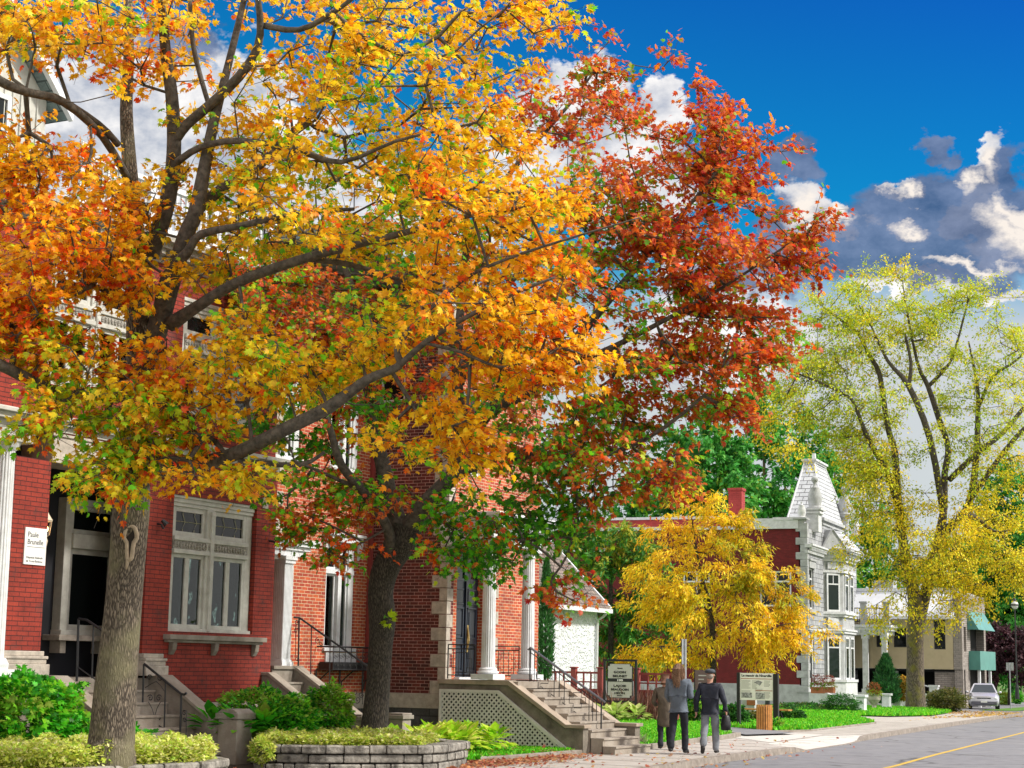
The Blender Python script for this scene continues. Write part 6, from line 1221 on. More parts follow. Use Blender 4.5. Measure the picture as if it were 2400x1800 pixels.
    if twig:
        for c in range(nc):
            for w_ in range(ntw):
                e = cs[c] + tdir[c, w_] * tl[c, w_] + (0, 0, -droop * spread); m_ = cs[c] + tdir[c, w_] * tl[c, w_] * .5 + (0, 0, -droop * spread * .25); b.tube([cs[c], m_, e], [tipr * .7, tipr * .55, tipr * .35], 3, cap=False)
    b.build('branches', mats[1] if len(mats) < 3 else mats[2], T_, smooth=True)
    tip = D3 / (np.linalg.norm(D3, axis=1, keepdims=True) + 1e-9) + r.normal(0, .75, (N_, 3)); tip[:, 2] -= .55 + droop; nrm = r.normal(0, .55, (N_, 3)); nrm[:, 2] += .9; nrm[:, 0] += .35
    # colour per clump with coherent drift, per leaf jitter
    tint = np.zeros((N_, 3)); ph = np.sin(cs[:, 0] * .9 + seed) + np.sin(cs[:, 2] * 1.3 + cs[:, 1] * .7 + seed * 2) + np.sin(cs[:, 1] * 1.6 - cs[:, 2] * .8); rc = r.uniform(0, 1, nc)
    for c in range(nc):
        P_ = np.array([q[1] for q in pal[c]]); w_ = np.array([q[0] for q in pal[c]], float); w_ /= w_.sum(); cum = np.cumsum(w_); x = (ph[c] / 6 + .5) * .5 + rc[c] * .5
        x = np.clip(x + r.normal(0, .2, per), 0, .999); ii = np.searchsorted(cum, x); tint[c * per:(c + 1) * per] = P_[np.clip(ii, 0, len(P_) - 1)]
    tint *= r.uniform(1 - jit, 1 + jit, (N_, 1)); tint = np.clip(tint * (1 + r.normal(0, .06, (N_, 3))), 0, .95)
    scatter_mesh(crown_name, leaf[0], leaf[1], pos, frames(tip, nrm), r.uniform(.62, 1.2, N_) * leaf_size, tint, M[lmat], T_)
    return T_, tk
# palettes (weight, colour)
GO = (.92, .52, .012); YE = (.92, .62, .02); OR = (.90, .33, .01); RO = (.86, .12, .012); RD = (.62, .05, .02); LG = (.50, .64, .02); GN = (.16, .52, .015); DGN = (.05, .25, .015); CRM = (.62, .11, .03); MR = (.68, .17, .025); OL = (.40, .42, .02)
pg = [(1.5, GN), (4, LG), (6, YE), (8, GO), (5, OR), (1.6, RO)]; pgo = [(.5, GN), (1.5, LG), (4, YE), (8, GO), (6, OR), (1.6, RO)]; pgr = [(4, GN), (4, LG), (3, YE), (3, OR), (6, RO)]; pmix = [(2, LG), (5, YE), (5, GO), (4, OR), (4, RO)]
pgl = [(4, GN), (5, LG), (5, YE), (3, OR), (3, RO)]
pr = [(1.2, DGN), (1.5, OL), (4, MR), (6, CRM), (5, RD), (1.5, OR)]; pg2 = [(6, DGN), (6, GN), (2, LG), (3, MR), (3, RO)]; prm = [(4, DGN), (4.5, GN), (2.5, LG), (5, MR), (4, CRM), (2.5, RO)]; prs = [(1.5, GN), (2.5, OL), (6, MR), (4, CRM), (4, RD), (4, OR)]
# ---- the big golden maple
D1 = 24.0; 
t1 = px([(250, 1830, 23.7, 72), (258, 1765, 23.7, 60), (262, 1730, 23.75, 54), (272, 1600, 23.8, 49), (288, 1430, 23.9, 43), (300, 1290, 23.9, 42), (308, 1180, 23.9, 43), (312, 1080, 24, 38), (322, 960, 24, 37), (330, 860, 24, 35), (326, 760, 24.1, 30), (322, 660, 24.2, 26), (318, 560, 24.4, 22), (306, 420, 24.6, 18), (296, 260, 24.9, 15), (302, 120, 25.2, 12), (300, -60, 25.6, 9)])
L1 = [
 [(318, 960, 24, 30), (350, 840, 23.8, 28), (372, 760, 23.6, 26), (392, 700, 23.5, 22), (432, 560, 23.4, 20), (458, 500, 23.4, 19), (478, 400, 23.5, 16), (500, 290, 23.6, 13), (528, 180, 23.7, 10), (560, 50, 23.8, 8), (585, -60, 24, 6)],
 [(372, 760, 23.6, 20), (395, 650, 23.3, 19), (440, 590, 23.1, 12), (470, 550, 23, 10), (560, 530, 22.6, 8), (700, 500, 22.3, 7), (830, 490, 22.1, 4)],
 [(350, 600, 24, 22), (385, 500, 23.9, 20), (402, 420, 23.9, 18), (408, 330, 23.8, 17), (402, 220, 23.8, 15), (388, 120, 23.7, 13), (380, 0, 23.6, 10), (376, -70, 23.5, 8)],
 [(408, 330, 23.8, 14), (440, 290, 23.7, 12), (510, 230, 23.5, 12), (580, 155, 23.2, 11), (610, 80, 23, 9), (600, -40, 22.8, 7)],
 [(415, 380, 23.6, 9), (470, 345, 23.4, 8), (560, 330, 23, 8), (690, 350, 22.6, 8), (800, 380, 22.2, 6), (930, 330, 22, 4), (1060, 300, 21.8, 3)],
 [(455, 500, 23.4, 14), (510, 450, 23.9, 14), (590, 400, 24.3, 13), (680, 320, 24.8, 10), (790, 200, 25.3, 9), (860, 120, 25.8, 9), (880, 60, 26, 6)],
 [(400, 760, 23.5, 19), (460, 720, 23.2, 14), (560, 660, 22.9, 13), (700, 610, 22.6, 12), (810, 580, 22.4, 10), (950, 545, 22.2, 8), (1080, 510, 22, 6), (1250, 480, 21.9, 3)],
 [(700, 605, 22.6, 7), (820, 620, 22.7, 7), (950, 660, 22.8, 4), (1100, 700, 22.9, 3)],
 [(362, 770, 23.9, 10), (320, 725, 23.4, 10), (285, 695, 23.1, 9)],
 [(345, 1110, 24, 22), (400, 1095, 23.4, 20), (480, 1085, 22.9, 19), (560, 1060, 22.3, 18), (660, 1010, 21.9, 17), (770, 955, 21.6, 16), (860, 890, 21.4, 12), (935, 858, 21.2, 10), (930, 820, 21.2, 8), (960, 770, 21.1, 7)],
 [(935, 858, 21.2, 8), (1000, 800, 21, 7), (1090, 745, 20.9, 6), (1200, 690, 20.8, 5), (1300, 650, 20.7, 3)],
 [(1000, 805, 21, 4), (1080, 825, 20.9, 4), (1170, 860, 20.8, 3), (1240, 845, 20.7, 2)],
 [(960, 770, 21.1, 5), (1080, 660, 21, 5), (1180, 610, 20.9, 4), (1330, 560, 20.8, 3), (1500, 510, 20.7, 1.5)],
 [(300, 925, 23.9, 17), (230, 930, 23.2, 16), (140, 925, 22.6, 16), (70, 890, 22.2, 15), (0, 855, 21.9, 14), (-80, 820, 21.6, 12)],
 [(560, 1080, 22.3, 7), (700, 1090, 22.1, 6), (760, 1060, 22, 4)],
 [(300, 420, 24.5, 10), (240, 320, 23.8, 9), (150, 240, 23, 10), (60, 215, 22.4, 11), (0, 190, 22, 12), (-70, 140, 21.7, 10)],
 [(278, 340, 24, 8), (230, 290, 23.7, 8), (130, 225, 23, 6), (60, 222, 22.6, 5)],
 [(500, 280, 23.8, 6), (470, 180, 24, 6), (452, 100, 24, 6), (445, 0, 24, 5)],
 [(620, 60, 23, 8), (700, 70, 22.8, 7), (780, 30, 22.6, 6), (860, -30, 22.4, 4)]]
L1 = [px(l, 3) for l in L1]
g1 = [(560, 60, 600, 110, 24, 2.8, 75, pg), (900, 250, 360, 200, 23.5, 3.2, 95, pgo), (620, 300, 260, 150, 24, 3, 26, pg), (1060, 480, 250, 190, 22.6, 2.4, 66, pgo), (800, 470, 240, 140, 23.2, 3, 44, pg), (1230, 60, 110, 60, 23, 1.5, 14, pg), (1250, 600, 130, 150, 21.4, 1.4, 22, pgo),
  (1070, 770, 220, 130, 21.6, 1.5, 38, pgo), (1010, 1010, 120, 75, 21.2, .8, 24, pgo), (1180, 880, 110, 70, 21.2, .8, 16, pgo), (1330, 840, 60, 60, 21, .7, 10, pgo), (900, 690, 120, 60, 22, 1.2, 7, pg), (680, 545, 180, 60, 23.4, 1.6, 16, pg), (560, 450, 150, 100, 23.9, 2, 20, pg),
  (60, 620, 180, 170, 22.6, 1.7, 62, pgo), (230, 560, 130, 140, 22.9, 1.4, 40, pgo), (20, 400, 80, 90, 22.5, 1.2, 16, pgo), (120, 80, 170, 80, 23.5, 2, 32, pgo), (150, 350, 110, 70, 23, 1.2, 12, pgo), (340, 180, 130, 70, 23.6, 1.5, 10, pg), (330, 430, 60, 110, 23.6, 1.2, 12, pgo),
  (110, 800, 130, 70, 22.3, .9, 26, pgl), (40, 740, 80, 60, 22.3, .9, 14, pmix), (360, 850, 110, 60, 22.6, .8, 18, pmix), (230, 930, 120, 70, 22.2, .8, 22, pgl), (110, 985, 80, 28, 21.9, .5, 10, pgl), (260, 1090, 130, 50, 22.1, .7, 26, pgl), (420, 1010, 110, 80, 22.4, .8, 24, pgr), (470, 930, 120, 60, 22.5, .8, 18, pmix), (640, 860, 130, 70, 22.1, .9, 24, pg), (590, 770, 60, 70, 22.4, .7, 10, pgo), (800, 850, 90, 50, 21.8, .7, 12, pg), (560, 1110, 130, 24, 22, .5, 11, pmix), (350, 660, 60, 60, 23, .7, 8, pmix), (480, 640, 90, 60, 23.3, .8, 8, pg)]
h1 = [(70, 905, 120, 45, .7), (290, 300, 110, 70, .85), (90, 230, 80, 50, .8), (420, 230, 60, 60, .7), (500, 120, 60, 70, .6), (370, 340, 50, 80, .9), (230, 740, 90, 60, .9), (60, 190, 90, 60, .5), (690, 390, 60, 40, .6), (640, 700, 120, 40, .8), (740, 830, 50, 50, .4)]
T1, tk1 = grow('maple_tree', 'large golden orange maple with a thick scarred trunk at the left', at(250, 1830, D=23.7), t1, L1, g1, h1, 3, ['bark1', 'branch'], MT, .102, 46, .46, tipr=.0075)
# pruned limb scar on the trunk
n_ = np.array([.35, -.93, 0.]); c_ = at(306, 1262, D=23.9 - .245); b = MB(); rg = []
for k in range(20):
    a = 2 * math.pi * k / 20; rg.append(c_ + rr * (.085 * math.cos(a) * (1 if math.sin(a) > -.2 else .6)) + ZH * (.17 * math.sin(a) + (-.12 if math.sin(a) < -.6 else 0)))
b.tube(rg + rg[:2], .030, 8, cap=False); b.tube([c_ + ZH * -.26 - rr * .02, c_ + ZH * -.42 - rr * .04 + f0 * .02], [.035, .012], 6); b.build('branch_scar', 'scar', tk1, smooth=True)
b = MB(); b.add([c_ + (p - c_) * .9 - f0 * .004 for p in rg], [tuple(range(20))]); b.build('hollow_shade_patch', 'scar_dark', tk1)  # flat near-black patch painting the shade inside the hollow
# root flare
# ---- the second maple, red and green
D2 = 32.4
t2 = px([(870, 1780, 32.2, 50), (874, 1740, 32.2, 42), (878, 1700, 32.2, 33), (885, 1620, 32.3, 29), (892, 1520, 32.3, 28), (896, 1450, 32.3, 32), (892, 1390, 32.3, 30), (905, 1330, 32.3, 33), (940, 1270, 32.3, 37), (955, 1235, 32.3, 36)])
L2 = [[(950, 1255, 32.3, 26), (985, 1200, 32.2, 24), (1020, 1160, 32.1, 22), (1060, 1120, 32, 18), (1120, 1088, 31.8, 14), (1240, 1065, 31.4, 13), (1330, 1072, 31, 9), (1440, 1060, 30.6, 7), (1560, 1000, 30.2, 5), (1680, 900, 29.8, 3)],
 [(940, 1250, 32.3, 26), (915, 1170, 32.5, 21), (895, 1080, 32.7, 18), (875, 1000, 32.9, 15), (868, 900, 33.2, 12), (850, 760, 33.5, 10), (800, 600, 33.9, 7)],
 [(905, 1310, 32.3, 14), (915, 1270, 32.0, 13), (900, 1220, 31.8, 12), (850, 1150, 31.5, 12), (800, 1090, 31.2, 10), (775, 1010, 31, 8), (740, 900, 31, 5)],
 [(1060, 1120, 32, 15), (1075, 960, 32.4, 15), (1070, 860, 32.6, 12), (1080, 720, 33, 10), (1100, 560, 33.4, 8), (1200, 400, 33.8, 6), (1330, 250, 34, 4), (1420, 130, 34.2, 2)],
 [(1078, 900, 32.5, 11), (1110, 800, 32.7, 10), (1180, 680, 33, 8), (1260, 600, 33.4, 6), (1400, 450, 34, 4)],
 [(1040, 1140, 32.1, 12), (1140, 970, 31.8, 16), (1220, 925, 31.6, 18), (1290, 865, 31.4, 18), (1380, 760, 31.2, 11), (1480, 640, 31, 8), (1600, 500, 30.9, 5), (1700, 380, 30.8, 3)],
 [(1290, 865, 31.4, 10), (1400, 830, 31, 8), (1540, 760, 30.7, 6), (1700, 670, 30.4, 4), (1850, 570, 30.2, 2)],
 [(1330, 1072, 31, 5), (1355, 1180, 30.8, 4), (1330, 1300, 30.5, 3), (1290, 1370, 30.3, 2.5), (1350, 1410, 30.2, 2)],
 [(850, 1150, 31.5, 6), (760, 1110, 31.3, 4), (690, 1080, 31.2, 3)]]
L2 = [px(l, 3) for l in L2]
g2 = [(1500, 420, 210, 180, 31.5, 3.2, 85, prs), (1430, 180, 55, 80, 33, 1.0, 9, prs), (1290, 260, 130, 70, 33.4, 1.5, 22, prs), (1640, 330, 70, 90, 31.2, 1.4, 18, prs), (1740, 420, 80, 90, 31, 1.2, 18, prs), (1690, 580, 200, 130, 30.9, 2.4, 66, prs), (1860, 620, 70, 60, 30.5, .8, 12, prs), (1900, 530, 28, 40, 30.3, .3, 5, prs), (1480, 680, 220, 170, 31.5, 3.2, 76, prm), (1700, 790, 150, 90, 30.8, 1.8, 52, prm), (1560, 900, 200, 110, 31, 2.4, 66, prm), (1730, 960, 40, 30, 30.6, .5, 6, prs), (1350, 560, 140, 120, 32, 2.4, 34, prm),
  (1430, 1080, 180, 110, 31, 2.0, 54, prm), (1560, 1110, 60, 50, 30.6, .8, 9, prs), (1230, 1000, 190, 110, 31.7, 2.4, 62, prm), (1190, 1200, 190, 80, 31.4, 1.6, 34, pg2), (1120, 1290, 120, 45, 31.2, 1.0, 16, pg2), (1300, 1230, 120, 50, 31.0, 1.0, 14, pg2), (1290, 1345, 40, 36, 30.5, .4, 3, pg2), (1330, 1380, 50, 26, 30.3, .3, 3, prs), (1400, 1385, 25, 14, 30.2, .2, 1, prs), (1570, 110, 20, 40, 33.5, .3, 2, prs), (1630, 240, 22, 50, 32.5, .3, 3, prs), (1705, 290, 25, 50, 31.6, .3, 3, prs), (1810, 350, 25, 40, 31, .3, 2, prs), (1385, 200, 30, 60, 33.6, .4, 3, prs),
  (760, 1150, 110, 60, 31.5, 1.3, 18, pg2), (730, 1220, 80, 45, 31.2, .8, 11, pg2), (880, 1180, 110, 60, 32, 1.3, 10, prm), (760, 980, 160, 110, 32.2, 2, 34, pg2), (700, 760, 170, 130, 33.2, 2, 60, prm), (900, 820, 200, 160, 33, 2.4, 70, prm), (1120, 700, 200, 180, 33.2, 2.6, 66, prm), (640, 640, 110, 80, 33.6, 1.4, 22, prm), (1000, 560, 220, 120, 34, 2, 40, prm), (1250, 820, 130, 110, 32.5, 2, 26, pg2), (820, 1290, 50, 30, 31.3, .6, 5, pg2)]
h2 = [(1600, 330, 40, 60, .7), (1760, 520, 40, 40, .6), (1500, 330, 40, 50, .6), (1420, 330, 30, 60, .6), (1330, 430, 40, 40, .5), (1560, 250, 50, 60, .8), (1560, 1010, 70, 20, .4), (1640, 1010, 60, 50, .7), (880, 1090, 60, 60, .5)]
T2, tk2 = grow('maple_tree', 'smaller maple with crimson and green leaves and a dark crooked trunk, behind the golden one', at(870, 1780, D=32.2), t2, L2, g2, h2, 5, ['bark2', 'branch'], MT, .112, 50, .50, tipr=.0075)
clump('sprout', tuple(at(912, 1452, D=31.95)), (.09, .09, .12), 22, .12, [GN, LG], MT, parent=tk2, seed=4)
# ---- honey locust, bright yellow
DY = 64.0; ly = px([(1672, 1610, DY, 7), (1670, 1500, DY, 7), (1664, 1420, DY, 4), (1640, 1330, DY, 3), (1622, 1220, DY, 1.5), (1612, 1130, DY, .8)], 3)
PY = [(1.5, (.66, .62, .02)), (8, (.98, .68, .02)), (6, (.97, .58, .015)), (1, (.88, .44, .01))]; PYG = [(5, (.40, .42, .015)), (4, (.72, .50, .015)), (2, (.85, .46, .01))]
gy = [(1640, 1170, 55, 40, DY, 1.0, 9, PY), (1640, 1250, 110, 60, DY, 1.5, 24, PY), (1640, 1340, 150, 70, DY, 2, 38, PY), (1720, 1260, 80, 50, DY, 1.4, 12, PYG), (1580, 1420, 120, 40, DY, 1.6, 22, PY), (1720, 1430, 150, 70, DY, 2, 38, PY), (1800, 1360, 90, 40, DY, 1.4, 16, PYG), (1845, 1405, 50, 50, DY, 1.2, 9, PYG), (1845, 1480, 70, 34, DY - .6, 1.2, 9, PY), (1540, 1530, 90, 22, DY - .5, 1.0, 12, PY), (1600, 1510, 60, 30, DY, 1.0, 6, PY), (1770, 1530, 60, 35, DY, 1.0, 10, PY), (1915, 1475, 25, 16, DY - .6, .4, 2, PY), (1645, 1540, 25, 15, DY, .3, 3, PY)]
grow('honey_locust_tree', 'bright yellow honey locust with feathery leaves before the maroon wall', at(1672, 1700, D=DY), ly, [], gy, [(1700, 1540, 30, 30, .8)], 7, ['bark2', 'branch'], (STRIP_V, STRIP_F), .20, 125, .66, tipr=.008, maxr=.06, up=.25, droop=.5, flat=.4, lmat='leaf_flat')
b = MB(); b.tube([at(1674, 1720, D=DY), at(1672, 1600, D=DY)], .12, 8); lt = b.build('trunk', 'bark2', bpy.data.objects['honey_locust_tree'])
# ---- pine behind the fence
DP = 78.0; lp = px([(1430, 1640, DP, 8), (1432, 1450, DP, 6), (1430, 1240, DP, 2)], 3); PP = [(4, (.04, .17, .02)), (5, (.08, .27, .03)), (4, (.30, .38, .03)), (2.5, (.52, .44, .04))]
grow('pine_tree', 'soft green and yellowish pine between the cottage and the yellow tree', at(1430, 1660, D=DP), lp, [], [(1440, 1280, 90, 40, DP, 1.4, 22, PP), (1440, 1350, 130, 50, DP, 1.8, 34, PP), (1460, 1440, 130, 50, DP, 1.8, 36, PP), (1470, 1520, 120, 60, DP, 1.8, 26, PP), (1360, 1260, 60, 30, DP, 1, 8, PP), (1500, 1290, 70, 30, DP, 1, 9, PP)], [], 9, ['bark2', 'branch'], (STRIP_V, STRIP_F), .34, 95, .62, tipr=.008, maxr=.06, up=.2, droop=.2, flat=.35, lmat='leaf_flat')
# ---- the tall elm
DE = 94.0
te = px([(2147, 1672, DE, 27), (2146, 1640, DE, 23), (2145, 1560, DE, 20), (2146, 1480, DE, 20), (2150, 1432, DE, 21), (2142, 1390, DE, 16), (2128, 1340, DE, 12), (2114, 1254, DE, 11), (2106, 1180, DE, 10)], 4)
LE = [[(2106, 1200, DE, 10), (2097, 1060, DE, 8), (2080, 1000, DE, 7), (2062, 880, DE, 6), (2036, 830, DE, 5), (2010, 780, DE, 4), (1970, 750, DE, 3), (1930, 720, DE, 2)],
 [(2108, 1200, DE, 8), (2080, 1110, DE - 1, 8), (2040, 1040, DE - 1.5, 6), (2015, 980, DE - 2, 5), (1995, 935, DE - 2, 4), (1930, 900, DE - 2, 3), (1850, 868, DE - 2, 2)],
 [(2155, 1440, DE, 17), (2168, 1395, DE, 14), (2190, 1310, DE, 12), (2205, 1240, DE, 11), (2212, 1190, DE, 9), (2214, 1110, DE, 8), (2222, 1050, DE, 7), (2200, 980, DE, 7), (2175, 905, DE, 6), (2150, 850, DE, 4), (2120, 700, DE, 2)],
 [(2176, 905, DE, 5), (2210, 870, DE, 4), (2235, 830, DE, 3), (2270, 700, DE, 2)], [(2210, 1200, DE, 8), (2180, 1030, DE - 1, 8), (2130, 905, DE - 1, 7), (2080, 845, DE - 1, 4), (2040, 760, DE - 1, 2)], [(2130, 905, DE - 1, 5), (2135, 850, DE - 1, 4), (2120, 780, DE - 1, 3)],
 [(2200, 1260, DE, 10), (2268, 1190, DE + 1, 9), (2288, 1070, DE + 1, 8), (2292, 960, DE + 1, 6), (2290, 900, DE + 1, 4), (2270, 800, DE + 1, 2)], [(2225, 1125, DE, 7), (2290, 1062, DE - 1, 7), (2350, 1015, DE - 1, 6), (2400, 955, DE - 1, 5), (2450, 900, DE - 1, 3)],
 [(2275, 1170, DE + .5, 7), (2345, 1070, DE + .5, 6), (2400, 1005, DE + .5, 5), (2460, 960, DE + .5, 3)], [(2292, 960, DE + 1, 4), (2325, 885, DE + 1, 4), (2375, 850, DE + 1, 3), (2420, 810, DE + 1, 2)], [(2200, 1245, DE, 6), (2262, 1212, DE - 2, 7), (2290, 1215, DE - 2, 6), (2330, 1245, DE - 2, 3), (2380, 1240, DE - 2, 2)]]
LE = [px(l, 3) for l in LE]; PE = [(5, (.32, .46, .02)), (7, (.55, .60, .02)), (5, (.74, .68, .03)), (1, (.80, .56, .02))]; PEL = [(6, (.90, .68, .02)), (4, (.68, .60, .02)), (2, (.42, .50, .02))]
ge = [(2060, 720, 190, 90, DE, 4, 52, PE), (2270, 760, 160, 100, DE, 4, 40, PE), (1960, 820, 130, 120, DE - 1, 3.4, 44, PE), (2120, 880, 190, 110, DE, 4, 44, PE), (2320, 920, 140, 120, DE, 4, 30, PE), (1900, 900, 90, 80, DE - 2, 2.4, 22, PE), (2000, 1020, 110, 100, DE - 1, 3, 32, PE), (2030, 1180, 90, 130, DE - 1, 2.5, 40, PEL), (2020, 1100, 80, 100, DE - 1, 2.5, 26, PE), (2210, 1060, 180, 110, DE, 4, 36, PE), (2360, 1120, 90, 90, DE, 3, 18, PEL), (2200, 1220, 140, 90, DE - 1, 3, 34, PEL), (2310, 1260, 130, 80, DE - 3, 2.5, 32, PEL), (2160, 1330, 110, 70, DE - 2, 2.4, 26, PEL), (2250, 1370, 60, 60, DE - 3, 1.5, 16, PEL), (2370, 1330, 60, 60, DE - 3, 1.5, 16, PEL), (2100, 1430, 50, 50, DE - 3, 1.2, 6, PEL), (1860, 1000, 60, 100, DE - 2, 2, 12, PEL), (1930, 1080, 50, 60, DE - 2, 1.6, 6, PEL), (2210, 1430, 40, 40, DE - 3, 1, 4, PEL)]
grow('elm_tree', 'tall sparse yellow green elm with forked mossy trunk beside the road', at(2147, 1672, D=DE), te, LE, ge, [(1935, 1150, 75, 150, 1.0), (1980, 1260, 45, 80, .8), (2150, 1060, 30, 60, .8), (2170, 1000, 60, 60, .5), (2060, 1240, 20, 20, .5)], 11, ['bark3', 'branch'], OT, .16, 150, 1.25, tipr=.012, maxr=.08, step=.8, up=.2, droop=.3, flat=.6, lmat='leaf_flat')
# ---- purple plum at the far right
DQ = 118.0; PQ = [(5, (.045, .018, .025)), (4, (.085, .03, .04)), (2, (.13, .06, .07)), (1, (.025, .01, .014))]
grow('purple_leaf_tree', 'dark purple leaved round tree behind the parked car', at(2363, 1655, D=DQ), px([(2365, 1662, DQ, 4), (2366, 1560, DQ, 3), (2366, 1490, DQ, 2)], 3), [], [(2352, 1520, 54, 48, DQ, 2.2, 70, PQ), (2330, 1560, 30, 26, DQ, 1, 14, PQ), (2400, 1540, 40, 62, DQ, 2, 40, PQ)], [], 13, ['bark2', 'branch'], OT, .26, 110, .6, tipr=.012, maxr=.06, lmat='leaf_flat', flat=.8)
# ---- background green trees
PB = [(5, (.04, .22, .04)), (6, (.08, .36, .05)), (4, (.17, .48, .07)), (1.5, (.36, .50, .06))]
def bgtree(i, u, vb, vt, wpx, D, label, n=90, size=.42, pal=PB, name='poplar_tree', per=170, group=None):
    h = vb - vt; gs = [(u, vt + h * .13, wpx * .22, h * .10, D, wpx * D / F * .25, int(n * .12), pal), (u, vt + h * .32, wpx * .42, h * .16, D, wpx * D / F * .4, int(n * .34), pal), (u, vt + h * .58, wpx * .5, h * .2, D, wpx * D / F * .5, int(n * .54), pal)]
    tr = px([(u, vb, D, 7), (u + 3, vb - h * .4, D, 5), (u, vb - h * .8, D, 3)], 3); lm = [px([(u, vb - h * .3, D, 4), (u + s_ * wpx * .2, vb - h * .55, D, 3), (u + s_ * wpx * .28, vb - h * .8, D, 2)], 3) for s_ in (-1, 1)]
    return grow(name, label, at(u, vb, D=D), tr, lm, gs, [], 20 + i, ['bark3', 'bark3'], OT, size, per, 1.4 * D / 130, tipr=.02, maxr=.1, step=1.2, up=.4, droop=.1, flat=.9, lmat='leaf_flat', twig=False, group=group)
BGG = 'green trees behind the mansion'
for i, (u, vb, vt, w_, D, lab, n) in enumerate([(1690, 1640, 925, 190, 140, 'tall green poplar rising left of the slate tower', 100), (1600, 1640, 985, 150, 146, 'tall green poplar farthest left, above the red roofline', 70), (1790, 1640, 880, 210, 150, 'tallest green poplar directly behind the slate tower', 110), (1905, 1640, 960, 190, 154, 'green poplar between the slate tower and the elm', 90),
     (2050, 1640, 1200, 180, 160, 'green tree behind the white mansard roof', 60), (2250, 1640, 1230, 200, 165, 'green tree behind the elm, above the beige building', 80), (2370, 1640, 1090, 200, 150, 'green tree at the right edge behind the white globe lamp', 110), (1500, 1640, 1090, 160, 150, 'green poplar seen under the red maple', 50)]):
    bgtree(i, u, vb, vt, w_, D, lab, n, .5, group=None)
bgtree(9, 2330, 1650, 1330, 200, 150, 'dense green tree filling the view behind the purple tree', 90, .42, name='broadleaf_tree'); bgtree(10, 2440, 1660, 1200, 200, 146, 'green tree cut by the right edge of the photo', 60, .42, name='broadleaf_tree')
# ================================================================ people
def skin(name, pts, edges, rad, m, parent, sub=2, root=0, fold=0.0):
    me = bpy.data.meshes.new(name); me.from_pydata([tuple(p) for p in pts], edges, []); me.update(); o = bpy.data.objects.new(name, me); COL.objects.link(o)
    sk = o.modifiers.new('s', 'SKIN'); sk.use_smooth_shade = True
    for i, r in enumerate(rad):
        v = me.skin_vertices[0].data[i]; v.radius = r if hasattr(r, '__len__') else (r, r); v.use_root = (i == root)
    ss = o.modifiers.new('u', 'SUBSURF'); ss.levels = sub + (1 if fold else 0); ss.render_levels = ss.levels
    if fold:
        tx = bpy.data.textures.new('folds', 'CLOUDS'); tx.noise_scale = .16; tx.noise_depth = 1; dp = o.modifiers.new('d', 'DISPLACE'); dp.texture = tx; dp.strength = fold; dp.mid_level = .5; dp.texture_coords = 'LOCAL'
    bpy.context.view_layer.update()
    m2 = bpy.data.meshes.new_from_object(o.evaluated_get(bpy.context.evaluated_depsgraph_get())); bpy.data.objects.remove(o); m2.name = name
    for p in m2.polygons: p.use_smooth = True
    m2.materials.clear(); m2.materials.append(M[m] if isinstance(m, str) else m); o = bpy.data.objects.new(name, m2); COL.objects.link(o); o.parent = parent; return o
M['skin'] = mat('skin', (.50, .27, .19), .6, .04, 10); M['hair'] = mat('hair_brown', (.30, .17, .09), .6, .2, 60, .006, 90, col2=(.07, .035, .02)); M['hair2'] = mat('hair_grey', (.28, .24, .20), .6, .1, 30, .004, 60); M['hair3'] = mat('hair_auburn', (.17, .08, .045), .6, .1, 30, .004, 60)
M['shirt'] = mat('blue_grey_shirt', (.115, .14, .175), .9, .12, 7, .012, 9); M['jeans'] = mat('black_trousers', (.012, .014, .022), .9, .15, 6, .01, 8); M['shoe'] = mat('dark_shoe', (.02, .018, .018), .6, .1, 8); M['jacket'] = mat('navy_black_jacket', (.010, .013, .026), .75, .2, 7, .014, 8)
M['greytr'] = mat('grey_trousers', (.20, .215, .24), .9, .12, 6, .012, 8); M['coat'] = mat('brown_coat', (.115, .092, .066), .9, .12, 9, .01, 12); M['cap'] = mat('grey_cap', (.06, .07, .085), .9, .15, 20); M['bag'] = mat('black_bag', (.008, .008, .010), .5, .1, 8)
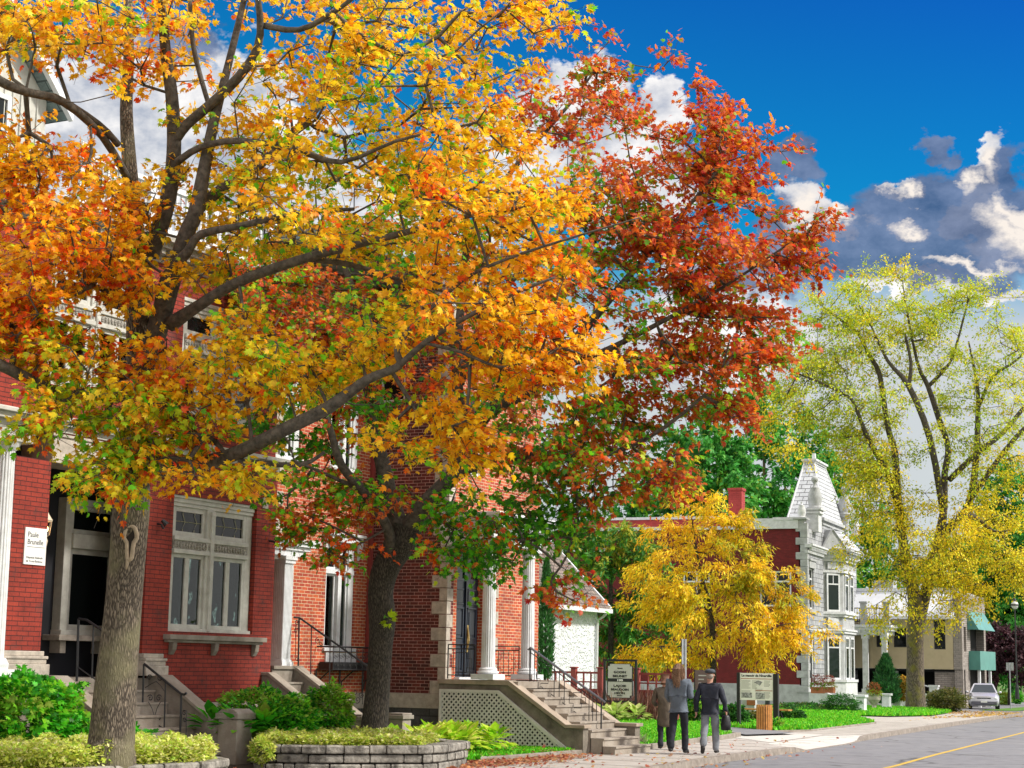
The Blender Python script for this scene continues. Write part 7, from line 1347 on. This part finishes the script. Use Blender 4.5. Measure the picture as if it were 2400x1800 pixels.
def person(label, pos, rz, H, kind, lstep, arm, mats_, hair, group='people walking on the pavement'):
    """local frame: +y is the walking direction (away from camera), x right"""
    T_ = thing('person', label, 'person', pos, rz, group); s = H / 1.75; V = lambda *a: np.array(a, float) * s
    fl, fr_ = lstep   # (forward y of left foot, lift), (right)
    # joints
    pel = V(0, 0, .93); ch = V(0, .01, 1.30); nk = V(0, .0, 1.47); hd = V(0, .03, 1.63)
    hipL, hipR = V(-.10, 0, .90), V(.10, 0, .90)
    def leg(hx, ft):
        y, lift, toe = ft; an = V(hx * 1.05, y, .09 + lift); kn = (V(hx, 0, .90) + an) / 2 + V(0, .05 + abs(lift) * .35, .01); return kn, an, an + V(hx * .25, .15 * math.cos(toe), -.04 - .15 * math.sin(toe)), an + V(0, -.05, -.03 + 0)
    kL, aL, tL, hL = leg(-.10, fl); kR, aR, tR, hR = leg(.10, fr_)
    shL, shR = V(-.20, 0, 1.40), V(.20, 0, 1.40); (eL, wL), (eR, wR) = [(V(*a), V(*b_)) for a, b_ in arm]
    pts = [pel, V(0, .01, 1.12), ch, nk, V(0, .02, 1.55), V(0, .03, 1.64), V(0, .03, 1.71), shL, eL, wL, shR, eR, wR, hipL, kL, aL, tL, hipR, kR, aR, tR]
    ed = [(0, 1), (1, 2), (2, 3), (3, 4), (4, 5), (5, 6), (2, 7), (7, 8), (8, 9), (2, 10), (10, 11), (11, 12), (0, 13), (13, 14), (14, 15), (15, 16), (0, 17), (17, 18), (18, 19), (19, 20)]
    rd = [(.13, .10), (.125, .095), (.145, .10), .055, .075, .085, .06, .055, .038, .027, .055, .038, .027, .085, .055, .038, .03, .085, .055, .038, .03]
    rd = [tuple(q * s for q in (r if hasattr(r, '__len__') else (r, r))) for r in rd]; body = skin('body', pts, ed, rd, 'skin', T_, 2)
    # face: nose, ears, brow under the body
    b = MB()
    for sx in (-1, 1): b.ell(tuple(V(sx * .083, .03, 1.63)), tuple(V(.012, .02, .03)), 8, 6)
    b.tube([V(0, .11, 1.665), V(0, .135, 1.625), V(0, .115, 1.615)], [.008 * s, .016 * s, .01 * s], 6); b.ell(tuple(V(-.03, .105, 1.655)), tuple(V(.012, .008, .008)), 6, 5); b.ell(tuple(V(.03, .105, 1.655)), tuple(V(.012, .008, .008)), 6, 5); b.tube([V(-.025, .11, 1.58), V(.025, .11, 1.58)], .007 * s, 5)
    ca, sa = math.cos(-.95), math.sin(-.95); b.v = [(x * ca - (y - .03 * s) * sa, x * sa + (y - .03 * s) * ca + .03 * s, z) for x, y, z in b.v]; b.build('face', 'skin', T_, local=True, smooth=True)
    # hands with five fingers
    for (e, w_), sx in (((eL, wL), -1), ((eR, wR), 1)):
        d = (w_ - e) / np.linalg.norm(w_ - e); ax = np.cross(d, [0, 0, 1.]) if abs(d[2]) < .9 else np.array([0., 1, 0]); ax /= np.linalg.norm(ax); cu = np.cross(ax, d); pm = w_ + d * .07 * s; P_ = [w_, pm]; E_ = [(0, 1)]; R_ = [.026 * s, (.036 * s, .018 * s)]
        for k in range(4):
            o_ = ax * (k - 1.5) * .019 * s; l_ = (.032, .037, .035, .027)[k] * s; a = len(P_); P_ += [pm + o_ + d * .02 * s, pm + o_ + d * (.02 * s + l_) + cu * .012 * s, pm + o_ + d * (.02 * s + l_ * 1.5) + cu * .036 * s]; E_ += [(1, a), (a, a + 1), (a + 1, a + 2)]; R_ += [.009 * s, .008 * s, .007 * s]
        a = len(P_); P_ += [w_ + d * .03 * s + ax * .035 * s * sx, w_ + d * .065 * s + ax * .055 * s * sx + cu * .01 * s]; E_ += [(0, a), (a, a + 1)]; R_ += [.011 * s, .009 * s]; skin('hand', P_, E_, R_, 'skin', T_, 1)
    # trousers
    P_ = [V(0, 0, .99), V(0, 0, .90), hipL + V(0, 0, -.04), (hipL + kL) / 2, kL, (kL + aL) / 2, aL + V(0, -.01, -.035), hipR + V(0, 0, -.04), (hipR + kR) / 2, kR, (kR + aR) / 2, aR + V(0, -.01, -.035)]
    E_ = [(0, 1), (1, 2), (2, 3), (3, 4), (4, 5), (5, 6), (1, 7), (7, 8), (8, 9), (9, 10), (10, 11)]; q = kind.get('leg', 1.0); R_ = [(.155 * s, .12 * s), (.155 * s, .125 * s)] + [tuple(r * s * q for r in ((.098, .105)))] + [(.09 * s * q, .09 * s * q), (.075 * s * q, .078 * s * q), (.07 * s * q, .072 * s * q), (.068 * s * q, .072 * s * q)] + [(.098 * s * q, .105 * s * q), (.09 * s * q, .09 * s * q), (.075 * s * q, .078 * s * q), (.07 * s * q, .072 * s * q), (.068 * s * q, .072 * s * q)]
    skin('trousers', P_, E_, R_, mats_[1], T_, 2, fold=.035)
    # shoes
    for a_, t_, h_ in ((aL, tL, hL), (aR, tR, hR)): skin('shoe', [h_ + V(0, 0, -.0), (h_ + t_) / 2 + V(0, 0, .012), t_ + V(0, 0, .0), a_ + V(0, 0, .02)], [(0, 1), (1, 2), (1, 3)], [(.045 * s, .04 * s), (.05 * s, .042 * s), (.045 * s, .032 * s), (.045 * s, .05 * s)], 'shoe', T_, 1)
    # top garment with sleeves
    hem = kind.get('hem', .86); g = kind.get('girth', 1.0); P_ = [V(0, 0, hem), V(0, 0, (hem + 1.12) / 2), V(0, .0, 1.12), V(0, .01, 1.34), V(0, .0, 1.43), V(0, .0, 1.49)]; E_ = [(0, 1), (1, 2), (2, 3), (3, 4), (4, 5)]
    R_ = [(kind.get('hr', .175) * s * g, .135 * s * g), (.18 * s * g, .14 * s * g), (.178 * s * g, .138 * s * g), (.175 * s * g, .13 * s * g), (.13 * s, .095 * s), (.062 * s, .06 * s)]
    for sh, e, w_ in ((shL, eL, wL), (shR, eR, wR)):
        a = len(P_); m_ = (sh + e) / 2; P_ += [sh + V(0, 0, .005), m_, e, (e + w_) / 2] + [w_ - (w_ - e) * kind.get('cuff', .05)]; E_ += [(3, a), (a, a + 1), (a + 1, a + 2), (a + 2, a + 3), (a + 3, a + 4)]; z = kind.get('slv', 1.0); R_ += [(.078 * s * z, .078 * s * z), (.070 * s * z, .070 * s * z), (.062 * s * z, .062 * s * z), (.056 * s * z, .056 * s * z), (.046 * s * z, .046 * s * z)]
    skin(kind.get('name', 'shirt'), P_, E_, R_, mats_[0], T_, 2, root=1, fold=.045)
    hair(T_, V, s); return T_
def hair_long(T_, V, s):
    skin('hair', [V(0, .02, 1.73), V(0, 0, 1.66), V(0, -.02, 1.56), V(0, -.045, 1.46), V(0, -.06, 1.37), V(.05, -.02, 1.56), V(-.05, -.02, 1.56), V(.075, -.02, 1.42), V(-.075, -.02, 1.42)], [(0, 1), (1, 2), (2, 3), (3, 4), (1, 5), (5, 7), (1, 6), (6, 8)], [(.075 * s, .08 * s), (.115 * s, .12 * s), (.12 * s, .10 * s), (.125 * s, .075 * s), (.09 * s, .035 * s), (.065 * s, .08 * s), (.065 * s, .08 * s), (.05 * s, .05 * s), (.05 * s, .05 * s)], 'hair', T_, 2, root=1)
    r = np.random.default_rng(3); b = MB()
    for k in range(90):
        a = r.uniform(-2.4, 2.4); x, y = .118 * math.sin(a), -.122 * math.cos(a); e = r.uniform(1.28, 1.42); b.tube([V(x * .5, y * .4 + .01, 1.765 - abs(a) * .01), V(x, y, 1.66), V(x * 1.06, y * 1.0, 1.54), V(x * 1.05 + r.normal(0, .012), min(y, -.05) * 1.1 - .01, e)], [.007 * s, .009 * s, .009 * s, .004 * s], 4)
    b.build('hair_strands', 'hair', T_, local=True)
def hair_cap(T_, V, s):
    skin('hair', [V(0, -.01, 1.66), V(0, -.03, 1.60), V(0, -.035, 1.55)], [(0, 1), (1, 2)], [(.092 * s, .09 * s), (.086 * s, .07 * s), (.06 * s, .045 * s)], 'hair2', T_, 2)
    b = MB(); b.lathe([(.098 * s, 0), (.112 * s, .02 * s), (.115 * s, .045 * s), (.09 * s, .075 * s), (.04 * s, .09 * s)], tuple(V(0, .01, 1.68)), 18); b.add([tuple(V(.09 * math.sin(a), .07 + .085 * math.cos(a), 1.685 - .0)) for a in np.linspace(-1.3, 1.3, 9)] + [tuple(V(.08 * math.sin(a), .05 + .07 * math.cos(a), 1.71)) for a in np.linspace(-1.3, 1.3, 9)], [(i, i + 1, i + 10, i + 9) for i in range(8)]); b.build('flat_cap', 'cap', T_, local=True, smooth=True)
def hair_short(T_, V, s):
    skin('hair', [V(0, .01, 1.72), V(0, -.01, 1.65), V(0, -.03, 1.57), V(0, -.035, 1.51)], [(0, 1), (1, 2), (2, 3)], [(.07 * s, .07 * s), (.105 * s, .105 * s), (.098 * s, .08 * s), (.07 * s, .05 * s)], 'hair3', T_, 2, root=1)
WD = math.radians(8)
pg_ = at(1590, 1768, Z=0.0); person('person with long brown hair in a loose blue grey shirt and black trousers, walking away', (pg_[0], pg_[1], 0), WD, 1.86, dict(hem=.83, hr=.19, girth=.98, slv=1.05, leg=1.0), ((-.20, .03, .0), (.10, .0, 0)), [((-.235, -.04, 1.13), (-.19, .16, 1.0)), ((.255, -.02, 1.14), (.20, .2, 1.12))], ['shirt', 'jeans'], hair_long)
pb_ = at(1664, 1768, Z=0.0); pb = person('man in a grey flat cap, black jacket and grey trousers carrying a black bag', (pb_[0], pb_[1], 0), WD + .1, 1.76, dict(hem=.86, hr=.16, girth=1.05, slv=1.1, name='jacket', leg=1.08, cuff=.0), ((-.30, .10, 1.0), (.12, .0, 0)), [((-.28, -.06, 1.13), (-.29, .0, .88)), ((.30, -.02, 1.13), (.33, .02, .90))], ['jacket', 'greytr'], hair_cap)
b = MB(); b.lathe([(.02, .0), (.13, .01), (.15, .12), (.11, .28), (.09, .32)], (0, 0, 0), 12); b.v = [(x * .75 + .33, y * .8 + .04, z + .50) for x, y, z in b.v]; b.tube([(.25, .04, .80), (.29, .04, .93), (.36, .04, .93), (.41, .04, .80)], .012, 6); b.v = b.v
R__ = Matrix.Rotation(WD + .1, 4, 'Z'); b.v = [tuple(R__ @ Vector(v) + Vector((pb_[0], pb_[1], 0))) for v in b.v]; tag(b.build('handbag', 'bag', None, smooth=True), 'soft black bag held in the right hand of the man in the cap', 'bag')
pw_ = at(1558, 1757, Z=0.0); person('small woman in a long olive brown coat, mostly hidden by the long haired walker', (pw_[0], pw_[1], 0), WD + .3, 1.62, dict(hem=.52, hr=.19, girth=1.05, slv=1.1, name='coat'), ((-.1, .0, 0), (.14, .0, 0)), [((-.28, .02, 1.12), (-.18, .2, 1.02)), ((.28, .02, 1.12), (.18, .2, 1.02))], ['coat', 'jeans'], hair_short)
# ================================================================ parked car
M['carpaint'] = mat('silver_car_paint', (.50, .50, .55), .28, .03, 4, metal=.35, spec=.6); M['tyre'] = mat('tyre_rubber', (.02, .02, .02), .8, .1, 20); M['carglass'] = glassmat('car_glass', (.03, .04, .05), .03); M['headlight'] = mat('headlight_glass', (.7, .72, .75), .1, .05, 6, metal=.3); M['bumper'] = mat('grey_bumper', (.10, .10, .13), .5, .05, 6)
cp = at(2306, 1659, D=102.0); cp[2] = gz(cp[1]) + .014; CRZ = math.radians(13)
CT = thing('parked_car', 'silver hatchback car parked facing the camera on the driveway', 'car', (cp[0], cp[1], cp[2] + .0), CRZ)
# local: front towards -y, length 4.1
st_ = [(-2.03, .32, .60, .50, .66), (-1.97, .22, .74, .60, .77), (-1.6, .20, .86, .70, .84), (-1.0, .20, .93, .78, .86), (-.55, .20, .98, .84, .86), (.3, .20, .99, .86, .87), (1.2, .20, 1.0, .86, .87), (1.8, .24, .98, .82, .85), (2.05, .35, .9, .7, .78)]
def body_sec(y, zb, zt, zs, w_): return [(-w_ * .9, y, zb), (-w_, y, zb + .15), (-w_ * 1.0, y, zs - .1), (-w_ * .93, y, zs), (-w_ * .78, y, zt), (-w_ * .3, y, zt + .02), (w_ * .3, y, zt + .02), (w_ * .78, y, zt), (w_ * .93, y, zs), (w_, y, zs - .1), (w_, y, zb + .15), (w_ * .9, y, zb)]
def loft(secs):
    vs = [p for s_ in secs for p in s_]; k = len(secs[0]); fs = [(i * k + a, i * k + (a + 1) % k, (i + 1) * k + (a + 1) % k, (i + 1) * k + a) for i in range(len(secs) - 1) for a in range(k)] + [tuple(range(k))[::-1], tuple((len(secs) - 1) * k + a for a in range(k))]; return vs, fs
b = MB(); b.add(*loft([body_sec(*q) for q in st_])); bo = b.build('body', 'carpaint', CT, smooth=True, local=True); mo = bo.modifiers.new('e', 'EDGE_SPLIT'); mo.split_angle = math.radians(38)
def cab(y, z, w_): return [(-w_, y, z), (w_, y, z)]
b = MB(); lo4 = [(-.78, -.95, .93), (.78, -.95, .93), (.80, 1.75, .97), (-.80, 1.75, .97)]; hi4 = [(-.56, -.15, 1.42), (.56, -.15, 1.42), (.57, 1.25, 1.42), (-.57, 1.25, 1.42)]
b.add(lo4 + hi4 + [(-.5, .0, 1.47), (.5, .0, 1.47), (.5, 1.1, 1.47), (-.5, 1.1, 1.47)], [(0, 1, 5, 4), (1, 2, 6, 5), (2, 3, 7, 6), (3, 0, 4, 7), (4, 5, 9, 8), (5, 6, 10, 9), (6, 7, 11, 10), (7, 4, 8, 11), (8, 9, 10, 11)]); b.build('cabin', 'carpaint', CT, local=True)
def gq(P4, ins, off, nm, m):
    P4 = [np.array(p, float) for p in P4]; c = sum(P4) / 4; n = np.cross(P4[1] - P4[0], P4[3] - P4[0]); n /= np.linalg.norm(n); b = MB(); q = [c + (p - c) * ins + n * off for p in P4]; b.add([*q, *[p - n * .012 for p in q]], [(0, 1, 2, 3), (0, 4, 5, 1), (1, 5, 6, 2), (2, 6, 7, 3), (3, 7, 4, 0)]); return b.build(nm, m, CT, local=True)
gq([lo4[0], lo4[1], hi4[1], hi4[0]], .88, .012, 'windshield', 'carglass'); gq([lo4[2], lo4[3], hi4[3], hi4[2]], .85, .012, 'rear_window', 'carglass')
for sx in (1, -1):
    for ya, yb in ((.02, .46), (.52, .96)):
        lerp = lambda a, c, t: np.array(a) * (1 - t) + np.array(c) * t; A_, B_, C2, D2_ = (lo4[1], lo4[2], hi4[2], hi4[1]) if sx == 1 else (lo4[0], lo4[3], hi4[3], hi4[0]); q = [lerp(A_, B_, ya), lerp(A_, B_, yb), lerp(D2_, C2, yb), lerp(D2_, C2, ya)]; q = q if sx == 1 else [q[1], q[0], q[3], q[2]]; gq(q, .84, .012, 'side_window', 'carglass')
for x in (-.76, .76):
    for y in (-1.3, 1.3):
        b = MB(); 
        for rr_, w_ in ((.30, .20),): b.add([(x + s_ * w_ / 2, y + rr_ * math.cos(a), .30 + rr_ * math.sin(a)) for s_ in (-1, 1) for a in np.linspace(0, 2 * math.pi, 21)[:-1]], [(k, (k + 1) % 20, 20 + (k + 1) % 20, 20 + k) for k in range(20)] + [tuple(range(20)), tuple(range(39, 19, -1))])
        wh = b.build('wheel', 'tyre', CT, local=True); b = MB(); xo = x + (.102 if x > 0 else -.102); b.add([(xo + (.01 if x > 0 else -.01) * (k_ % 2), y + .19 * math.cos(a), .30 + .19 * math.sin(a)) for k_, a in enumerate(np.linspace(0, 2 * math.pi, 13)[:-1])], [tuple(range(12))]); b.build('rim', 'steel', wh, local=True)
for sx in (-1, 1):
    b = MB(); b.ell((0, 0, 0), (1, 1, 1), 12, 8); b.v = [(sx * .6 + x * .17, -1.93 + abs(x * .0) + y * .08 + abs(sx * .6 + x * .17 - 0) * .0, .64 + z * .085) for x, y, z in b.v]; b.build('headlight', 'headlight', CT, smooth=True, local=True)
    b = MB(); b.ell((sx * .92, -.62, .98), (.09, .06, .07), 8, 6); b.build('side_mirror', 'carpaint', CT, smooth=True, local=True)
b = MB(); b.box(-.38, .38, -2.03, -1.96, .60, .67); b.build('grille', 'ink', CT, local=True); b = MB(); b.box(-.72, .72, -2.06, -1.9, .26, .46); b.box(-.5, .5, -2.08, -2.0, .30, .38); b.build('bumper', 'bumper', CT, local=True, bevel=.03); b = MB(); b.box(-.18, .18, -2.075, -2.061, .40, .5); b.build('number_plate', 'sign_white', CT, local=True)
